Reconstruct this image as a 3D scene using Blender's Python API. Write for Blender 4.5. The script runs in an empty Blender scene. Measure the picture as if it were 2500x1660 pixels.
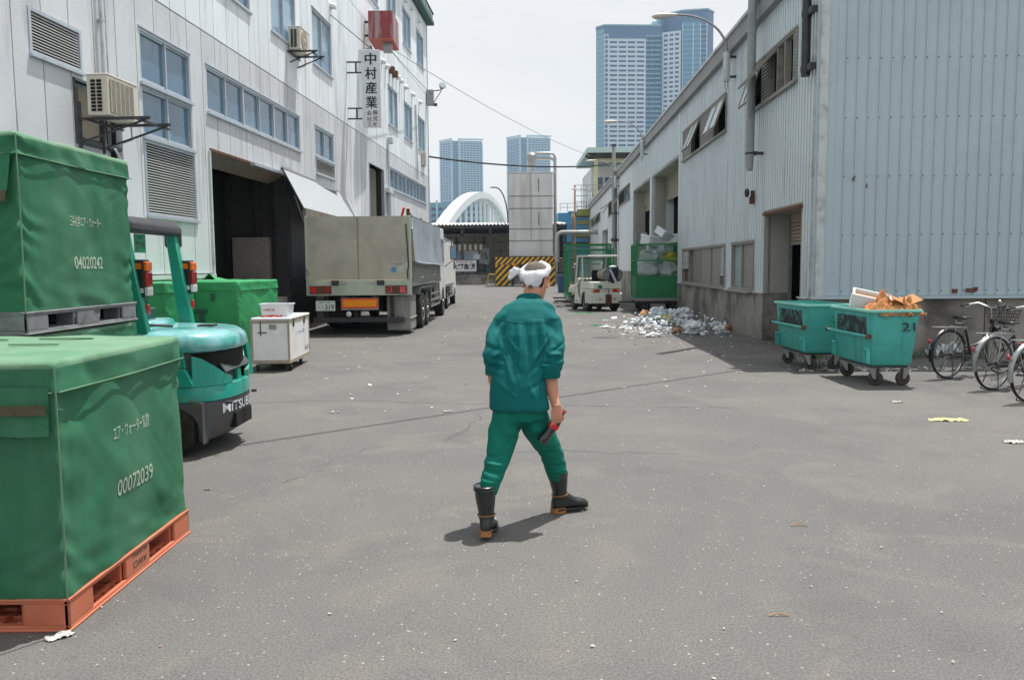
import bpy, bmesh, math, random
from mathutils import Vector, Matrix, noise
PI = math.pi
sc = bpy.context.scene
col = sc.collection

# ------------------------------------------------------------------ camera
FPX, CX, CY, CAM_H = 2000.0, 1250.0, 830.0, 1.6
PITCH, ROLL = math.atan(.09), .008
_f = Vector((0, math.cos(PITCH), -math.sin(PITCH)))
_u = Vector((0, math.sin(PITCH), math.cos(PITCH)))
_r = Vector((1, 0, 0))
_r2 = _r*math.cos(ROLL) - _u*math.sin(ROLL)
_u2 = _u*math.cos(ROLL) + _r*math.sin(ROLL)
cam = bpy.data.cameras.new('camera')
cam.sensor_width = 36.0
cam.lens = 36.0*FPX/2500.0
cam.clip_start = .05
cam.clip_end = 9000
camo = bpy.data.objects.new('camera', cam)
m = Matrix.Identity(4)
for i in range(3):
    m[i][0], m[i][1], m[i][2] = _r2[i], _u2[i], -_f[i]
m[2][3] = CAM_H
camo.matrix_world = m
col.objects.link(camo)
sc.camera = camo

# ------------------------------------------------------------------ light
SUN = Vector((.215, .25, 1)).normalized()
SUN_EL = math.asin(SUN.z)
SUN_AZ = math.atan2(SUN.x, SUN.y)
w = bpy.data.worlds.new('World'); sc.world = w; w.use_nodes = True
wn, wl = w.node_tree.nodes, w.node_tree.links
for n in list(wn): wn.remove(n)
out = wn.new('ShaderNodeOutputWorld')
bg = wn.new('ShaderNodeBackground')
sky = wn.new('ShaderNodeTexSky'); sky.sky_type = 'NISHITA'; sky.sun_disc = False
sky.sun_elevation = SUN_EL; sky.sun_rotation = SUN_AZ
sky.air_density = 1.0; sky.dust_density = 3.0; sky.ozone_density = 1.0
tc = wn.new('ShaderNodeTexCoord')
mp = wn.new('ShaderNodeMapping'); mp.inputs['Scale'].default_value = (1, 1, 3.2)
nz = wn.new('ShaderNodeTexNoise'); nz.inputs['Scale'].default_value = 1.7; nz.inputs['Detail'].default_value = 5
nz.inputs['Roughness'].default_value = .55; nz.inputs['Distortion'].default_value = .6
rp = wn.new('ShaderNodeMapRange')
rp.inputs['From Min'].default_value = .32; rp.inputs['From Max'].default_value = .68
rp.inputs['To Min'].default_value = .66; rp.inputs['To Max'].default_value = .95
mx = wn.new('ShaderNodeMix'); mx.data_type = 'RGBA'
wl.new(tc.outputs['Generated'], mp.inputs['Vector']); wl.new(mp.outputs[0], nz.inputs['Vector'])
wl.new(nz.outputs['Fac'], rp.inputs['Value']); wl.new(rp.outputs[0], mx.inputs['Factor'])
wl.new(sky.outputs[0], mx.inputs['A']); mx.inputs['B'].default_value = (7.75, 7.58, 7.38, 1)   # thin bright veil of cloud
wl.new(mx.outputs['Result'], bg.inputs['Color']); bg.inputs['Strength'].default_value = .108
wl.new(bg.outputs[0], out.inputs['Surface'])
sl = bpy.data.lights.new('sun', 'SUN'); sl.energy = 5.0; sl.angle = math.radians(.55); sl.color = (1, .965, .91)
so = bpy.data.objects.new('sun', sl); so.rotation_euler = SUN.to_track_quat('Z', 'Y').to_euler()
so.location = (0, 0, 60); col.objects.link(so)
sc.view_settings.view_transform = 'Standard'; sc.view_settings.look = 'None'
sc.view_settings.exposure = 0.25; sc.view_settings.gamma = 1.0
sc.view_settings.use_curve_mapping = False
sc.cycles.max_bounces = 6; sc.cycles.diffuse_bounces = 3; sc.cycles.glossy_bounces = 3
sc.cycles.transparent_max_bounces = 12; sc.cycles.transmission_bounces = 4
sc.cycles.use_denoising = True

# ------------------------------------------------------------------ helpers
def ray(px, py): return _f + _r2*((px-CX)/FPX) - _u2*((py-CY)/FPX)
def hit(px, py, p0, n):
    d = ray(px, py); c = Vector((0, 0, CAM_H)); n = Vector(n)
    return c + d*((Vector(p0)-c).dot(n)/d.dot(n))
def G(px, py): return hit(px, py, (0, 0, 0), (0, 0, 1))
def VY(px, py, Y): return hit(px, py, (0, Y, 0), (0, 1, 0))

def hx(r, g, b):
    f = lambda c: (c/255/12.92 if c/255 <= .04045 else ((c/255+.055)/1.055)**2.4)
    return (f(r), f(g), f(b), 1)

def tag(o, label=None, cat=None, group=None, kind=None):
    if label: o['label'] = label
    if cat: o['category'] = cat
    if group: o['group'] = group
    if kind: o['kind'] = kind
    return o
def thing(name, label, cat, loc=(0, 0, 0), rz=0, group=None, rot=None):
    o = bpy.data.objects.new(name, None); o.empty_display_size = .1
    col.objects.link(o); o.location = loc
    o.rotation_euler = rot if rot else (0, 0, rz)
    return tag(o, label, cat, group)
def copy_tree(o, parent=None):
    c = o.copy(); col.objects.link(c); c.parent = parent
    for ch in list(o.children): copy_tree(ch, c)
    return c

class MB:
    def __init__(s): s.v = []; s.f = []
    def add(s, vs, fs, M=None):
        b = len(s.v)
        for p in vs:
            p = Vector(p)
            s.v.append(M @ p if M else p)
        s.f += [tuple(b+i for i in f) for f in fs]
        return s
    def box(s, x0, x1, y0, y1, z0, z1, M=None):
        vs = [(x, y, z) for z in (z0, z1) for y in (y0, y1) for x in (x0, x1)]
        return s.add(vs, [(0, 2, 3, 1), (4, 5, 7, 6), (0, 1, 5, 4), (2, 6, 7, 3), (0, 4, 6, 2), (1, 3, 7, 5)], M)
    def cbox(s, c, d, M=None):
        return s.box(c[0]-d[0]/2, c[0]+d[0]/2, c[1]-d[1]/2, c[1]+d[1]/2, c[2]-d[2]/2, c[2]+d[2]/2, M)
    def quad(s, a, b, c, d): return s.add([a, b, c, d], [(0, 1, 2, 3)])
    def prism(s, pts, y0, y1, ax='y'):
        """outline extruded along an axis; pts are (x,z) for y, (y,z) for x, (x,y) for z"""
        n = len(pts)
        def P(p, t):
            return (p[0], t, p[1]) if ax == 'y' else ((t, p[0], p[1]) if ax == 'x' else (p[0], p[1], t))
        vs = [P(p, y0) for p in pts] + [P(p, y1) for p in pts]
        fs = [tuple(range(n)), tuple(range(2*n-1, n-1, -1))] + [(i, i+n, (i+1) % n+n, (i+1) % n) for i in range(n)]
        return s.add(vs, fs)
    def loft(s, rings, cap=True, closed=True):
        n = len(rings[0]); b = len(s.v)
        for r in rings: s.v += [Vector(p) for p in r]
        for k in range(len(rings)-1):
            for i in range(n if closed else n-1):
                j = (i+1) % n
                s.f.append((b+k*n+i, b+k*n+j, b+(k+1)*n+j, b+(k+1)*n+i))
        if cap and closed:
            s.f.append(tuple(b+i for i in range(n-1, -1, -1)))
            s.f.append(tuple(b+(len(rings)-1)*n+i for i in range(n)))
        return s
    def tube(s, pts, r, n=8, cap=True, rs=None, sq=1.0):
        pts = [Vector(p) for p in pts]; rings = []; up = None
        for i, p in enumerate(pts):
            t = (pts[min(i+1, len(pts)-1)] - pts[max(i-1, 0)]).normalized()
            if up is None:
                up = Vector((0, 0, 1)) if abs(t.z) < .9 else Vector((1, 0, 0))
            a = t.cross(up).normalized(); bb = a.cross(t).normalized(); up = bb
            rr = rs[i] if rs else r
            rings.append([p + a*math.cos(2*PI*k/n)*rr + bb*math.sin(2*PI*k/n)*rr*sq for k in range(n)])
        return s.loft(rings, cap)
    def cyl(s, p0, p1, r0, r1=None, n=16):
        return s.tube([p0, p1], r0, n, rs=[r0, r0 if r1 is None else r1])
    def lathe(s, prof, M=None, n=20, cap=True):
        rings = [[Vector((r*math.cos(2*PI*k/n), r*math.sin(2*PI*k/n), z)) for k in range(n)] for r, z in prof]
        if M: rings = [[M @ p for p in r] for r in rings]
        return s.loft(rings, cap)
    def ball(s, c, r, n=12, M=None):
        rx, ry, rz = r if hasattr(r, '__len__') else (r, r, r)
        rings = []
        for i in range(1, n):
            a = PI*i/n - PI/2
            rings.append([Vector((c[0]+rx*math.cos(a)*math.cos(2*PI*k/n), c[1]+ry*math.cos(a)*math.sin(2*PI*k/n), c[2]+rz*math.sin(a))) for k in range(n)])
        if M: rings = [[M @ p for p in r] for r in rings]
        return s.loft(rings)
    def mesh(s, name, smooth=True, ang=38):
        me = bpy.data.meshes.new(name)
        me.from_pydata([tuple(p) for p in s.v], [], s.f)
        me.update()
        if smooth:
            me.polygons.foreach_set('use_smooth', [True]*len(me.polygons))
            me.set_sharp_from_angle(angle=math.radians(ang))
        return me
    def build(s, name, mat, parent=None, smooth=True, bevel=0, loc=None, rz=0, ang=38, seg=1, fix=True):
        me = s.mesh(name, smooth, ang)
        if fix:
            bm = bmesh.new(); bm.from_mesh(me)
            bmesh.ops.recalc_face_normals(bm, faces=bm.faces[:]); bm.to_mesh(me); bm.free()
            if smooth: me.set_sharp_from_angle(angle=math.radians(ang))
        me.materials.append(mat)
        o = bpy.data.objects.new(name, me); col.objects.link(o)
        if parent: o.parent = parent
        if loc: o.location = loc
        if rz: o.rotation_euler = (0, 0, rz)
        if bevel:
            b = o.modifiers.new('bevel', 'BEVEL'); b.width = bevel; b.segments = seg; b.limit_method = 'ANGLE'; b.angle_limit = math.radians(35)
        return o
def inst(o, parent, loc, rot=None, name=None):
    c = o.copy(); col.objects.link(c); c.parent = parent; c.location = loc
    if rot: c.rotation_euler = rot
    if name: c.name = name
    return c
def RZ(a): return Matrix.Rotation(a, 4, 'Z')
def RX(a): return Matrix.Rotation(a, 4, 'X')
def RY(a): return Matrix.Rotation(a, 4, 'Y')
def T(*p): return Matrix.Translation(p[0] if len(p) == 1 else p)

def text(s, mat, loc, rot, w=None, h=None, parent=None, bold=0.0, name='lettering', ex=.001, shear=0, align=None):
    cu = bpy.data.curves.new('t', 'FONT'); cu.body = s; cu.size = 1; cu.extrude = 0; cu.offset = bold; cu.shear = shear
    cu.resolution_u = 3
    o = bpy.data.objects.new('t', cu); col.objects.link(o)
    bpy.context.view_layer.update()
    me = bpy.data.meshes.new_from_object(o.evaluated_get(bpy.context.evaluated_depsgraph_get()))
    bpy.data.objects.remove(o)
    xs = [v.co.x for v in me.vertices] or [0, 1]; ys = [v.co.y for v in me.vertices] or [0, 1]
    x0, x1, y0, y1 = min(xs), max(xs), min(ys), max(ys)
    kx = w/(x1-x0) if w else None; ky = h/(y1-y0) if h else None
    kx = kx or ky; ky = ky or kx
    for v in me.vertices:
        v.co.x = (v.co.x-(x0+x1)/2)*kx; v.co.y = (v.co.y-(y0+y1)/2)*ky; v.co.z = 0
    me.materials.clear(); me.materials.append(mat)
    r = bpy.data.objects.new(name, me); col.objects.link(r)
    r.location = loc; r.rotation_euler = rot
    if parent: r.parent = parent
    return r
FRONT = (PI/2, 0, 0)            # lettering that faces -y
RIGHTF = (PI/2, 0, PI/2)        # lettering that faces +x

# ------------------------------------------------------------------ materials
def M(name, c, rough=.6, metal=0., n=.12, ns=2.5, stain=None, st=.3, ss=1.2, sth=.5, streak=False, bump=0., bs=60., coat=0., spec=.5, zs=None, obj=False, rnd=0):
    m = bpy.data.materials.new(name); m.use_nodes = True
    nt = m.node_tree; N, Lk = nt.nodes, nt.links
    b = N['Principled BSDF']
    if len(c) == 3: c = hx(*c)
    b.inputs['Roughness'].default_value = rough; b.inputs['Metallic'].default_value = metal
    b.inputs['Coat Weight'].default_value = coat; b.inputs['Specular IOR Level'].default_value = spec
    if obj:
        t = N.new('ShaderNodeTexCoord'); pos = t.outputs['Object']
    else:
        t = N.new('ShaderNodeNewGeometry'); pos = t.outputs['Position']
    def nse(scale, det=4, vec=pos, sc3=None, dist=0):
        if sc3:
            mp = N.new('ShaderNodeMapping'); mp.inputs['Scale'].default_value = sc3; Lk.new(vec, mp.inputs['Vector']); vec = mp.outputs[0]
        x = N.new('ShaderNodeTexNoise'); x.inputs['Scale'].default_value = scale; x.inputs['Detail'].default_value = det
        x.inputs['Roughness'].default_value = .6; x.inputs['Distortion'].default_value = dist
        Lk.new(vec, x.inputs['Vector']); return x.outputs['Fac']
    a = nse(ns, 6)
    r = N.new('ShaderNodeMapRange'); r.inputs['From Min'].default_value = .3; r.inputs['From Max'].default_value = .7
    r.inputs['To Min'].default_value = 1-n; r.inputs['To Max'].default_value = 1+n; Lk.new(a, r.inputs['Value'])
    mul = N.new('ShaderNodeMix'); mul.data_type = 'RGBA'; mul.blend_type = 'MULTIPLY'; mul.inputs['Factor'].default_value = 1
    mul.inputs['A'].default_value = c; Lk.new(r.outputs[0], mul.inputs['B'])
    cur = mul.outputs['Result']
    if stain is not None:
        if len(stain) == 3: stain = hx(*stain)
        f = nse(ss, 8, sc3=(1, 1, .12) if streak else None, dist=.3)
        q = N.new('ShaderNodeMapRange'); q.inputs['From Min'].default_value = sth; q.inputs['From Max'].default_value = sth+.18
        q.inputs['To Max'].default_value = st; Lk.new(f, q.inputs['Value'])
        mx = N.new('ShaderNodeMix'); mx.data_type = 'RGBA'; Lk.new(q.outputs[0], mx.inputs['Factor'])
        Lk.new(cur, mx.inputs['A']); mx.inputs['B'].default_value = stain; cur = mx.outputs['Result']
    if rnd:
        oi = N.new('ShaderNodeObjectInfo'); q = N.new('ShaderNodeMapRange'); q.inputs['To Min'].default_value = 1-rnd; q.inputs['To Max'].default_value = 1+rnd*.4
        Lk.new(oi.outputs['Random'], q.inputs['Value']); mx = N.new('ShaderNodeMix'); mx.data_type = 'RGBA'; mx.blend_type = 'MULTIPLY'; mx.inputs['Factor'].default_value = 1
        Lk.new(cur, mx.inputs['A']); Lk.new(q.outputs[0], mx.inputs['B']); cur = mx.outputs['Result']
    Lk.new(cur, b.inputs['Base Color'])
    if bump:
        h = nse(bs, 3); bp = N.new('ShaderNodeBump'); bp.inputs['Strength'].default_value = bump; bp.inputs['Distance'].default_value = .01
        Lk.new(h, bp.inputs['Height']); Lk.new(bp.outputs[0], b.inputs['Normal'])
    m['nt'] = 1
    return m
K = {}
K['alc'] = M('white_wall_panel_paint', (230, 238, 243), .75, n=.05, ns=.8, stain=(150, 154, 154), st=.5, ss=2.6, sth=.55, streak=True, bump=.35, bs=45, rnd=.09)
K['alc_dirty_dimmed'] = M('white_wall_panel_paint_rust_streaked_dimmed', (204, 210, 215), .8, n=.07, ns=.8, stain=(138, 132, 126), st=.55, ss=3.5, sth=.54, streak=True, bump=.35, bs=45, rnd=.09)
K['dark'] = M('dark_joint', (32, 34, 37), .9, n=.1)
K['black'] = M('near_black', (12, 12, 13), .9, n=.1)
K['alu'] = M('aluminium_frame', (186, 196, 206), .38, .35, n=.06, ns=6, stain=(120, 118, 112), st=.3, ss=6)
K['alu_old'] = M('weathered_frame', (150, 148, 142), .6, .1, n=.12, ns=6, stain=(84, 74, 62), st=.5, ss=6)
K['glass'] = M('window_glass', (70, 108, 134), .07, 0, n=.2, ns=.7, stain=(130, 162, 182), st=.4, ss=1.2, spec=.8)
K['glass_pale'] = M('curtained_window_glass', (128, 160, 182), .1, 0, n=.16, ns=.9, stain=(170, 190, 200), st=.4, ss=1.5, spec=.7)
K['frost'] = M('frosted_glass', (150, 168, 176), .25, 0, n=.12, ns=2, spec=.6)
K['slat'] = M('louvre_slat', (196, 198, 198), .6, .1, n=.05)
K['slat_l'] = M('grey_louvre_slat', (178, 180, 178), .6, .1, n=.1, ns=5, stain=(96, 88, 76), st=.4, ss=4)
K['slat_g'] = M('old_louvre_slat', (128, 126, 120), .65, .1, n=.12, ns=5, stain=(70, 60, 48), st=.5, ss=4)
K['conc'] = M('stained_concrete', (146, 143, 137), .9, n=.22, ns=1.6, stain=(70, 67, 62), st=.75, ss=1.3, sth=.44, streak=False, bump=.5, bs=30)
K['conc_l'] = M('pale_concrete', (170, 168, 162), .9, n=.14, ns=.8, stain=(110, 104, 96), st=.5, ss=1.2, streak=True, bump=.3, bs=30)
K['siding'] = M('grey_white_steel_siding', (206, 217, 222), .5, .0, n=.05, ns=.6, stain=(132, 120, 102), st=.55, ss=4.5, sth=.54, streak=True)
K['clad'] = M('blue_grey_steel_cladding', (178, 196, 205), .5, 0, n=.04, ns=.7, stain=(156, 176, 186), st=.4, ss=1.6, sth=.55)
K['fascia'] = M('grey_fascia', (140, 141, 142), .6, n=.08, stain=(90, 88, 84), st=.4, ss=1)
K['trim'] = M('pale_trim', (196, 203, 205), .6, n=.1, stain=(112, 96, 78), st=.5, ss=4)
K['smoothw'] = M('grey_white_render', (212, 220, 223), .8, n=.06, ns=.6, stain=(112, 108, 100), st=.5, ss=1.4, sth=.52, streak=True)
K['galv'] = M('galvanised_steel', (150, 154, 155), .45, .5, n=.12, ns=8, stain=(104, 98, 90), st=.4, ss=5)
K['pole'] = M('peeling_grey_paint', (150, 156, 155), .6, .0, n=.1, ns=8, stain=(52, 56, 56), st=.8, ss=6, sth=.6, streak=True)
K['steel_d'] = M('dark_steel', (62, 66, 70), .5, .4, n=.15, ns=8, stain=(96, 66, 44), st=.4, ss=7)
K['rust'] = M('rusty_steel', (104, 72, 56), .8, .2, n=.25, ns=9)
K['rubber'] = M('rubber', (26, 26, 27), .7, n=.2, ns=12, stain=(84, 80, 74), st=.35, ss=5)
K['ac'] = M('air_conditioner_casing', (206, 202, 190), .5, n=.05, stain=(150, 140, 120), st=.3, ss=5)
K['white'] = M('white_paint', (226, 228, 228), .45, n=.05, ns=3, stain=(160, 156, 148), st=.3, ss=3)
K['signw'] = M('sign_white', (208, 214, 218), .4, n=.04)
K['ink'] = M('dark_sign_ink', (34, 42, 52), .5, n=.05)
K['inkr'] = M('red_sign_ink', (170, 56, 50), .5, n=.05)
K['tarp'] = M('green_tarpaulin', (32, 104, 72), .75, n=.11, ns=5, stain=(80, 130, 104), st=.5, ss=1.5, sth=.45, streak=True, bump=.25, bs=220)
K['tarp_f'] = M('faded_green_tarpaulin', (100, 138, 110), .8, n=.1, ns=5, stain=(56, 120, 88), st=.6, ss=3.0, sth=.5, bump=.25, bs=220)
K['tarp_n'] = M('bright_green_tarpaulin', (44, 146, 88), .55, n=.12, ns=2.5, stain=(16, 106, 70), st=.5, ss=1.6, bump=.2, bs=160)
K['stencil'] = M('pale_stencil_paint', (176, 190, 172), .7, n=.2, ns=30, stain=(110, 150, 120), st=.5, ss=30)
K['strap'] = M('brown_webbing', (84, 76, 58), .85, n=.2, ns=20)
K['pal_o'] = M('orange_plastic', (190, 108, 80), .6, n=.1, ns=3, stain=(156, 122, 104), st=.5, ss=3)
K['pal_g'] = M('grey_plastic', (124, 128, 130), .6, n=.22, ns=4, stain=(58, 58, 56), st=.65, ss=4, sth=.48)
K['aqua'] = M('aqua_fork_lift_paint', (26, 150, 134), .35, n=.06, ns=3, stain=(112, 62, 30), st=.95, ss=8, sth=.565, coat=.3)
K['aqua_c'] = M('clean_aqua_paint', (24, 142, 118), .4, n=.08, ns=4, stain=(60, 90, 80), st=.5, ss=9, sth=.6, coat=.25)
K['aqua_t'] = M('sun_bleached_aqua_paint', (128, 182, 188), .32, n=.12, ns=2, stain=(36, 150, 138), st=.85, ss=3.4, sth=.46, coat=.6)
K['cwt'] = M('dark_grey_casting', (74, 78, 82), .55, n=.14, ns=4, stain=(96, 72, 52), st=.4, ss=5)
K['amber'] = M('amber_lens', (232, 110, 14), .15, n=.04, coat=1)
K['redl'] = M('red_lens', (150, 22, 26), .15, n=.05, coat=1)
K['redl_b'] = M('bright_red_lens', (196, 34, 38), .15, n=.05, coat=1)
K['clear'] = M('white_lens', (206, 208, 204), .15, n=.04, coat=1)
K['truckg'] = M('greenish_grey_truck_paint', (184, 194, 180), .5, n=.06, ns=2, stain=(110, 108, 94), st=.45, ss=2.5, streak=True)
K['checker'] = M('dirty_chequer_aluminium', (158, 156, 140), .5, .35, n=.16, ns=1.6, stain=(100, 96, 80), st=.6, ss=1.4, sth=.46)
K['tarp_t'] = M('grey_truck_tarpaulin', (150, 161, 172), .55, n=.08, ns=1.5, stain=(96, 100, 104), st=.4, ss=2)
K['bed'] = M('dirty_steel_side', (146, 147, 144), .6, .2, n=.14, ns=3, stain=(84, 78, 68), st=.5, ss=2.5, streak=True)
K['chas'] = M('chassis_grime', (44, 42, 40), .8, n=.3, ns=6, stain=(92, 84, 74), st=.5, ss=5)
K['orange'] = M('orange_reflector', (244, 150, 20), .35, n=.03)
K['redr'] = M('red_reflector', (226, 62, 30), .35, n=.03)
K['plate'] = M('number_plate', (204, 214, 208), .4, n=.03)
K['plateg'] = M('green_number_plate', (30, 124, 84), .4, n=.08)
K['blue'] = M('blue_sticker', (70, 140, 196), .4, n=.08)
K['bin'] = M('aqua_plastic', (72, 178, 170), .55, n=.1, ns=5, stain=(44, 98, 88), st=.6, ss=5, sth=.54, streak=True)
K['bin_s'] = M('scraped_black_grime', (44, 50, 50), .8, n=.3, ns=10, stain=(74, 160, 146), st=.8, ss=9, sth=.50)
K['bin_r'] = M('worn_pale_rim', (140, 206, 192), .5, n=.1, ns=6, stain=(92, 204, 186), st=.8, ss=6)
K['wheelg'] = M('grey_castor_wheel', (62, 60, 58), .7, n=.2, ns=14, stain=(104, 84, 66), st=.4, ss=9)
K['wingp'] = M('raised_wing_paint', (176, 182, 187), .5, n=.03, ns=.8)
K['pang'] = M('grimy_grey_pane', (140, 136, 130), .5, n=.1, ns=3, stain=(104, 98, 90), st=.4, ss=3)
K['chrome'] = M('chrome', (190, 190, 186), .22, .95, n=.06)
K['fender'] = M('steel_mudguard', (160, 164, 166), .3, .7, n=.06)
K['bblack'] = M('black_bicycle_paint', (22, 23, 25), .35, n=.1, coat=.4)
K['saddle'] = M('black_vinyl', (30, 31, 34), .4, n=.1, coat=.2)
K['navy'] = M('navy_plastic', (38, 62, 110), .5, n=.1)
K['navyc'] = M('navy_cloth', (32, 38, 66), .8, n=.15)
K['cream'] = M('cream_vehicle_paint', (214, 217, 206), .45, n=.06, ns=2.5, stain=(120, 100, 78), st=.5, ss=4, sth=.6)
K['seat'] = M('black_seat', (24, 25, 28), .7, n=.1)
K['lpg'] = M('grey_gas_bottle', (158, 148, 138), .45, .3, n=.12, stain=(104, 76, 56), st=.6, ss=6)
K['lpgend'] = M('gas_bottle_end', (132, 140, 138), .5, .3, n=.08)
K['mesh_g'] = M('green_cage_paint', (28, 124, 76), .45, n=.08, ns=3)
K['foam'] = M('foam_white', (216, 222, 226), .7, n=.05, ns=4)
K['plas'] = M('thin_white_plastic', (208, 217, 225), .35, n=.08, ns=9, stain=(160, 174, 188), st=.5, ss=9)
K['plas_y'] = M('yellow_plastic_sheet', (190, 186, 42), .4, n=.1)
K['plas_l'] = M('lime_plastic_sheet', (150, 178, 64), .4, n=.1)
K['plas_o'] = M('pale_orange_plastic_bag', (216, 170, 112), .4, n=.12)
K['cardb'] = M('brown_card', (176, 124, 74), .8, n=.14, ns=5)
K['cardo'] = M('orange_brown_paper', (190, 128, 76), .75, n=.22, ns=6, stain=(150, 104, 66), st=.6, ss=8)
K['wood'] = M('raw_wood', (168, 138, 100), .8, n=.2, ns=5)
K['teal'] = M('teal_work_cloth', (0, 97, 97), .8, n=.05, ns=5, stain=(0, 112, 116), st=.45, ss=3, sth=.5, bump=.12, bs=260, spec=.25, obj=True)
K['teal_y'] = M('teal_work_cloth_trousers', (4, 108, 92), .8, n=.06, ns=5, bump=.12, bs=260, spec=.25, obj=True)
K['seamt'] = M('teal_seam_shadow_thread', (0, 74, 70), .9, n=.05)
K['skin'] = M('skin', (196, 140, 114), .5, n=.1, ns=14, stain=(172, 100, 78), st=.4, ss=12, bump=.2, bs=120, obj=True)
K['hair'] = M('cropped_grey_hair', (128, 118, 110), .9, n=.45, ns=160, stain=(52, 47, 44), st=.8, ss=190, sth=.46, bump=.9, bs=220, obj=True)
K['hairb'] = M('dark_hair', (34, 28, 26), .8, n=.3, ns=90, bump=.6, bs=160, obj=True)
K['towel'] = M('white_towel', (226, 228, 234), .9, n=.05, ns=10, bump=.4, bs=300, obj=True)
K['boot'] = M('black_green_rubber_boot', (30, 36, 36), .34, n=.12, ns=6, stain=(60, 66, 64), st=.25, ss=5, coat=.15)
K['sole'] = M('tan_boot_sole', (158, 108, 62), .6, n=.18, ns=14, stain=(90, 56, 30), st=.6, ss=12)
K['cola'] = M('dark_bottle', (22, 30, 28), .12, n=.1, coat=.6)
K['labelr'] = M('red_bottle_label', (196, 28, 44), .35, n=.05)
K['yel'] = M('yellow_paint', (222, 170, 44), .5, n=.1, stain=(120, 100, 60), st=.4, ss=4)
K['yelo'] = M('orange_yellow_steel', (214, 146, 36), .5, n=.1)
K['hazk'] = M('black_stripe_paint', (48, 46, 44), .6, n=.1)
K['tank'] = M('pale_grey_tank_panel', (206, 208, 207), .55, .1, n=.06, ns=.5, stain=(142, 132, 118), st=.4, ss=1.2, streak=True)
K['duct'] = M('metal_duct', (164, 166, 164), .4, .6, n=.1, ns=3)
K['shedw'] = M('aged_cream_wall_board', (168, 162, 142), .85, n=.12, ns=.7, stain=(110, 100, 82), st=.5, ss=1)
K['olive'] = M('olive_green_stair_steel', (140, 146, 74), .6, n=.1)
K['pinkst'] = M('faded_pink_steel', (196, 158, 138), .7, n=.1)
K['bluec'] = M('blue_corrugated_sheet', (84, 168, 214), .5, n=.1, ns=1)
K['turq'] = M('pale_turquoise_render', (184, 208, 206), .8, n=.05, ns=.3, stain=(150, 166, 160), st=.4, ss=.6, streak=True)
K['beam'] = M('cream_beam', (196, 196, 160), .8, n=.1)
K['bridge'] = M('pale_bridge_paint', (206, 216, 218), .7, n=.04)
K['t_wall'] = M('tower_pale_facade', (196, 212, 228), .7, n=.03)
K['t_glass'] = M('tower_blue_glass', (70, 140, 176), .2, n=.08, ns=.02, spec=.6)
K['t_dark'] = M('tower_blue_recess', (66, 108, 148), .5, n=.05, ns=.03)
K['t_green'] = M('tower_green_glass', (112, 164, 184), .2, n=.08, ns=.02, spec=.6)
K['t_win'] = M('tower_window', (62, 92, 126), .25, n=.1, ns=.05)
K['s_wall'] = M('far_tower_slab', (170, 204, 222), .7, n=.03)
K['s_glass'] = M('far_tower_glass', (26, 104, 152), .3, n=.12, ns=.03)
K['paper'] = M('litter_white', (190, 190, 184), .7, n=.08)
K['papery'] = M('yellow_litter', (226, 218, 150), .7, n=.08)
K['greenr'] = M('green_gutter', (40, 84, 76), .6, n=.1)
K['fadedred'] = M('faded_red_sign_box', (140, 62, 64), .7, n=.15, ns=3, stain=(166, 158, 162), st=.85, ss=5, sth=.44, streak=True)
K['fadedred2'] = M('orange_red_soffit', (186, 98, 82), .7, n=.12)
K['tan'] = M('dusty_tan_board', (160, 152, 136), .8, n=.1, stain=(120, 104, 82), st=.4, ss=5)
K['doorg'] = M('dark_blue_grey_steel_door', (52, 60, 72), .5, .1, n=.1, ns=1.5)
K['doorb'] = M('brown_black_dock_cladding', (44, 42, 44), .8, n=.14)
K['inter'] = M('grimy_interior', (52, 50, 48), .9, n=.3, ns=.8)
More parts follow.
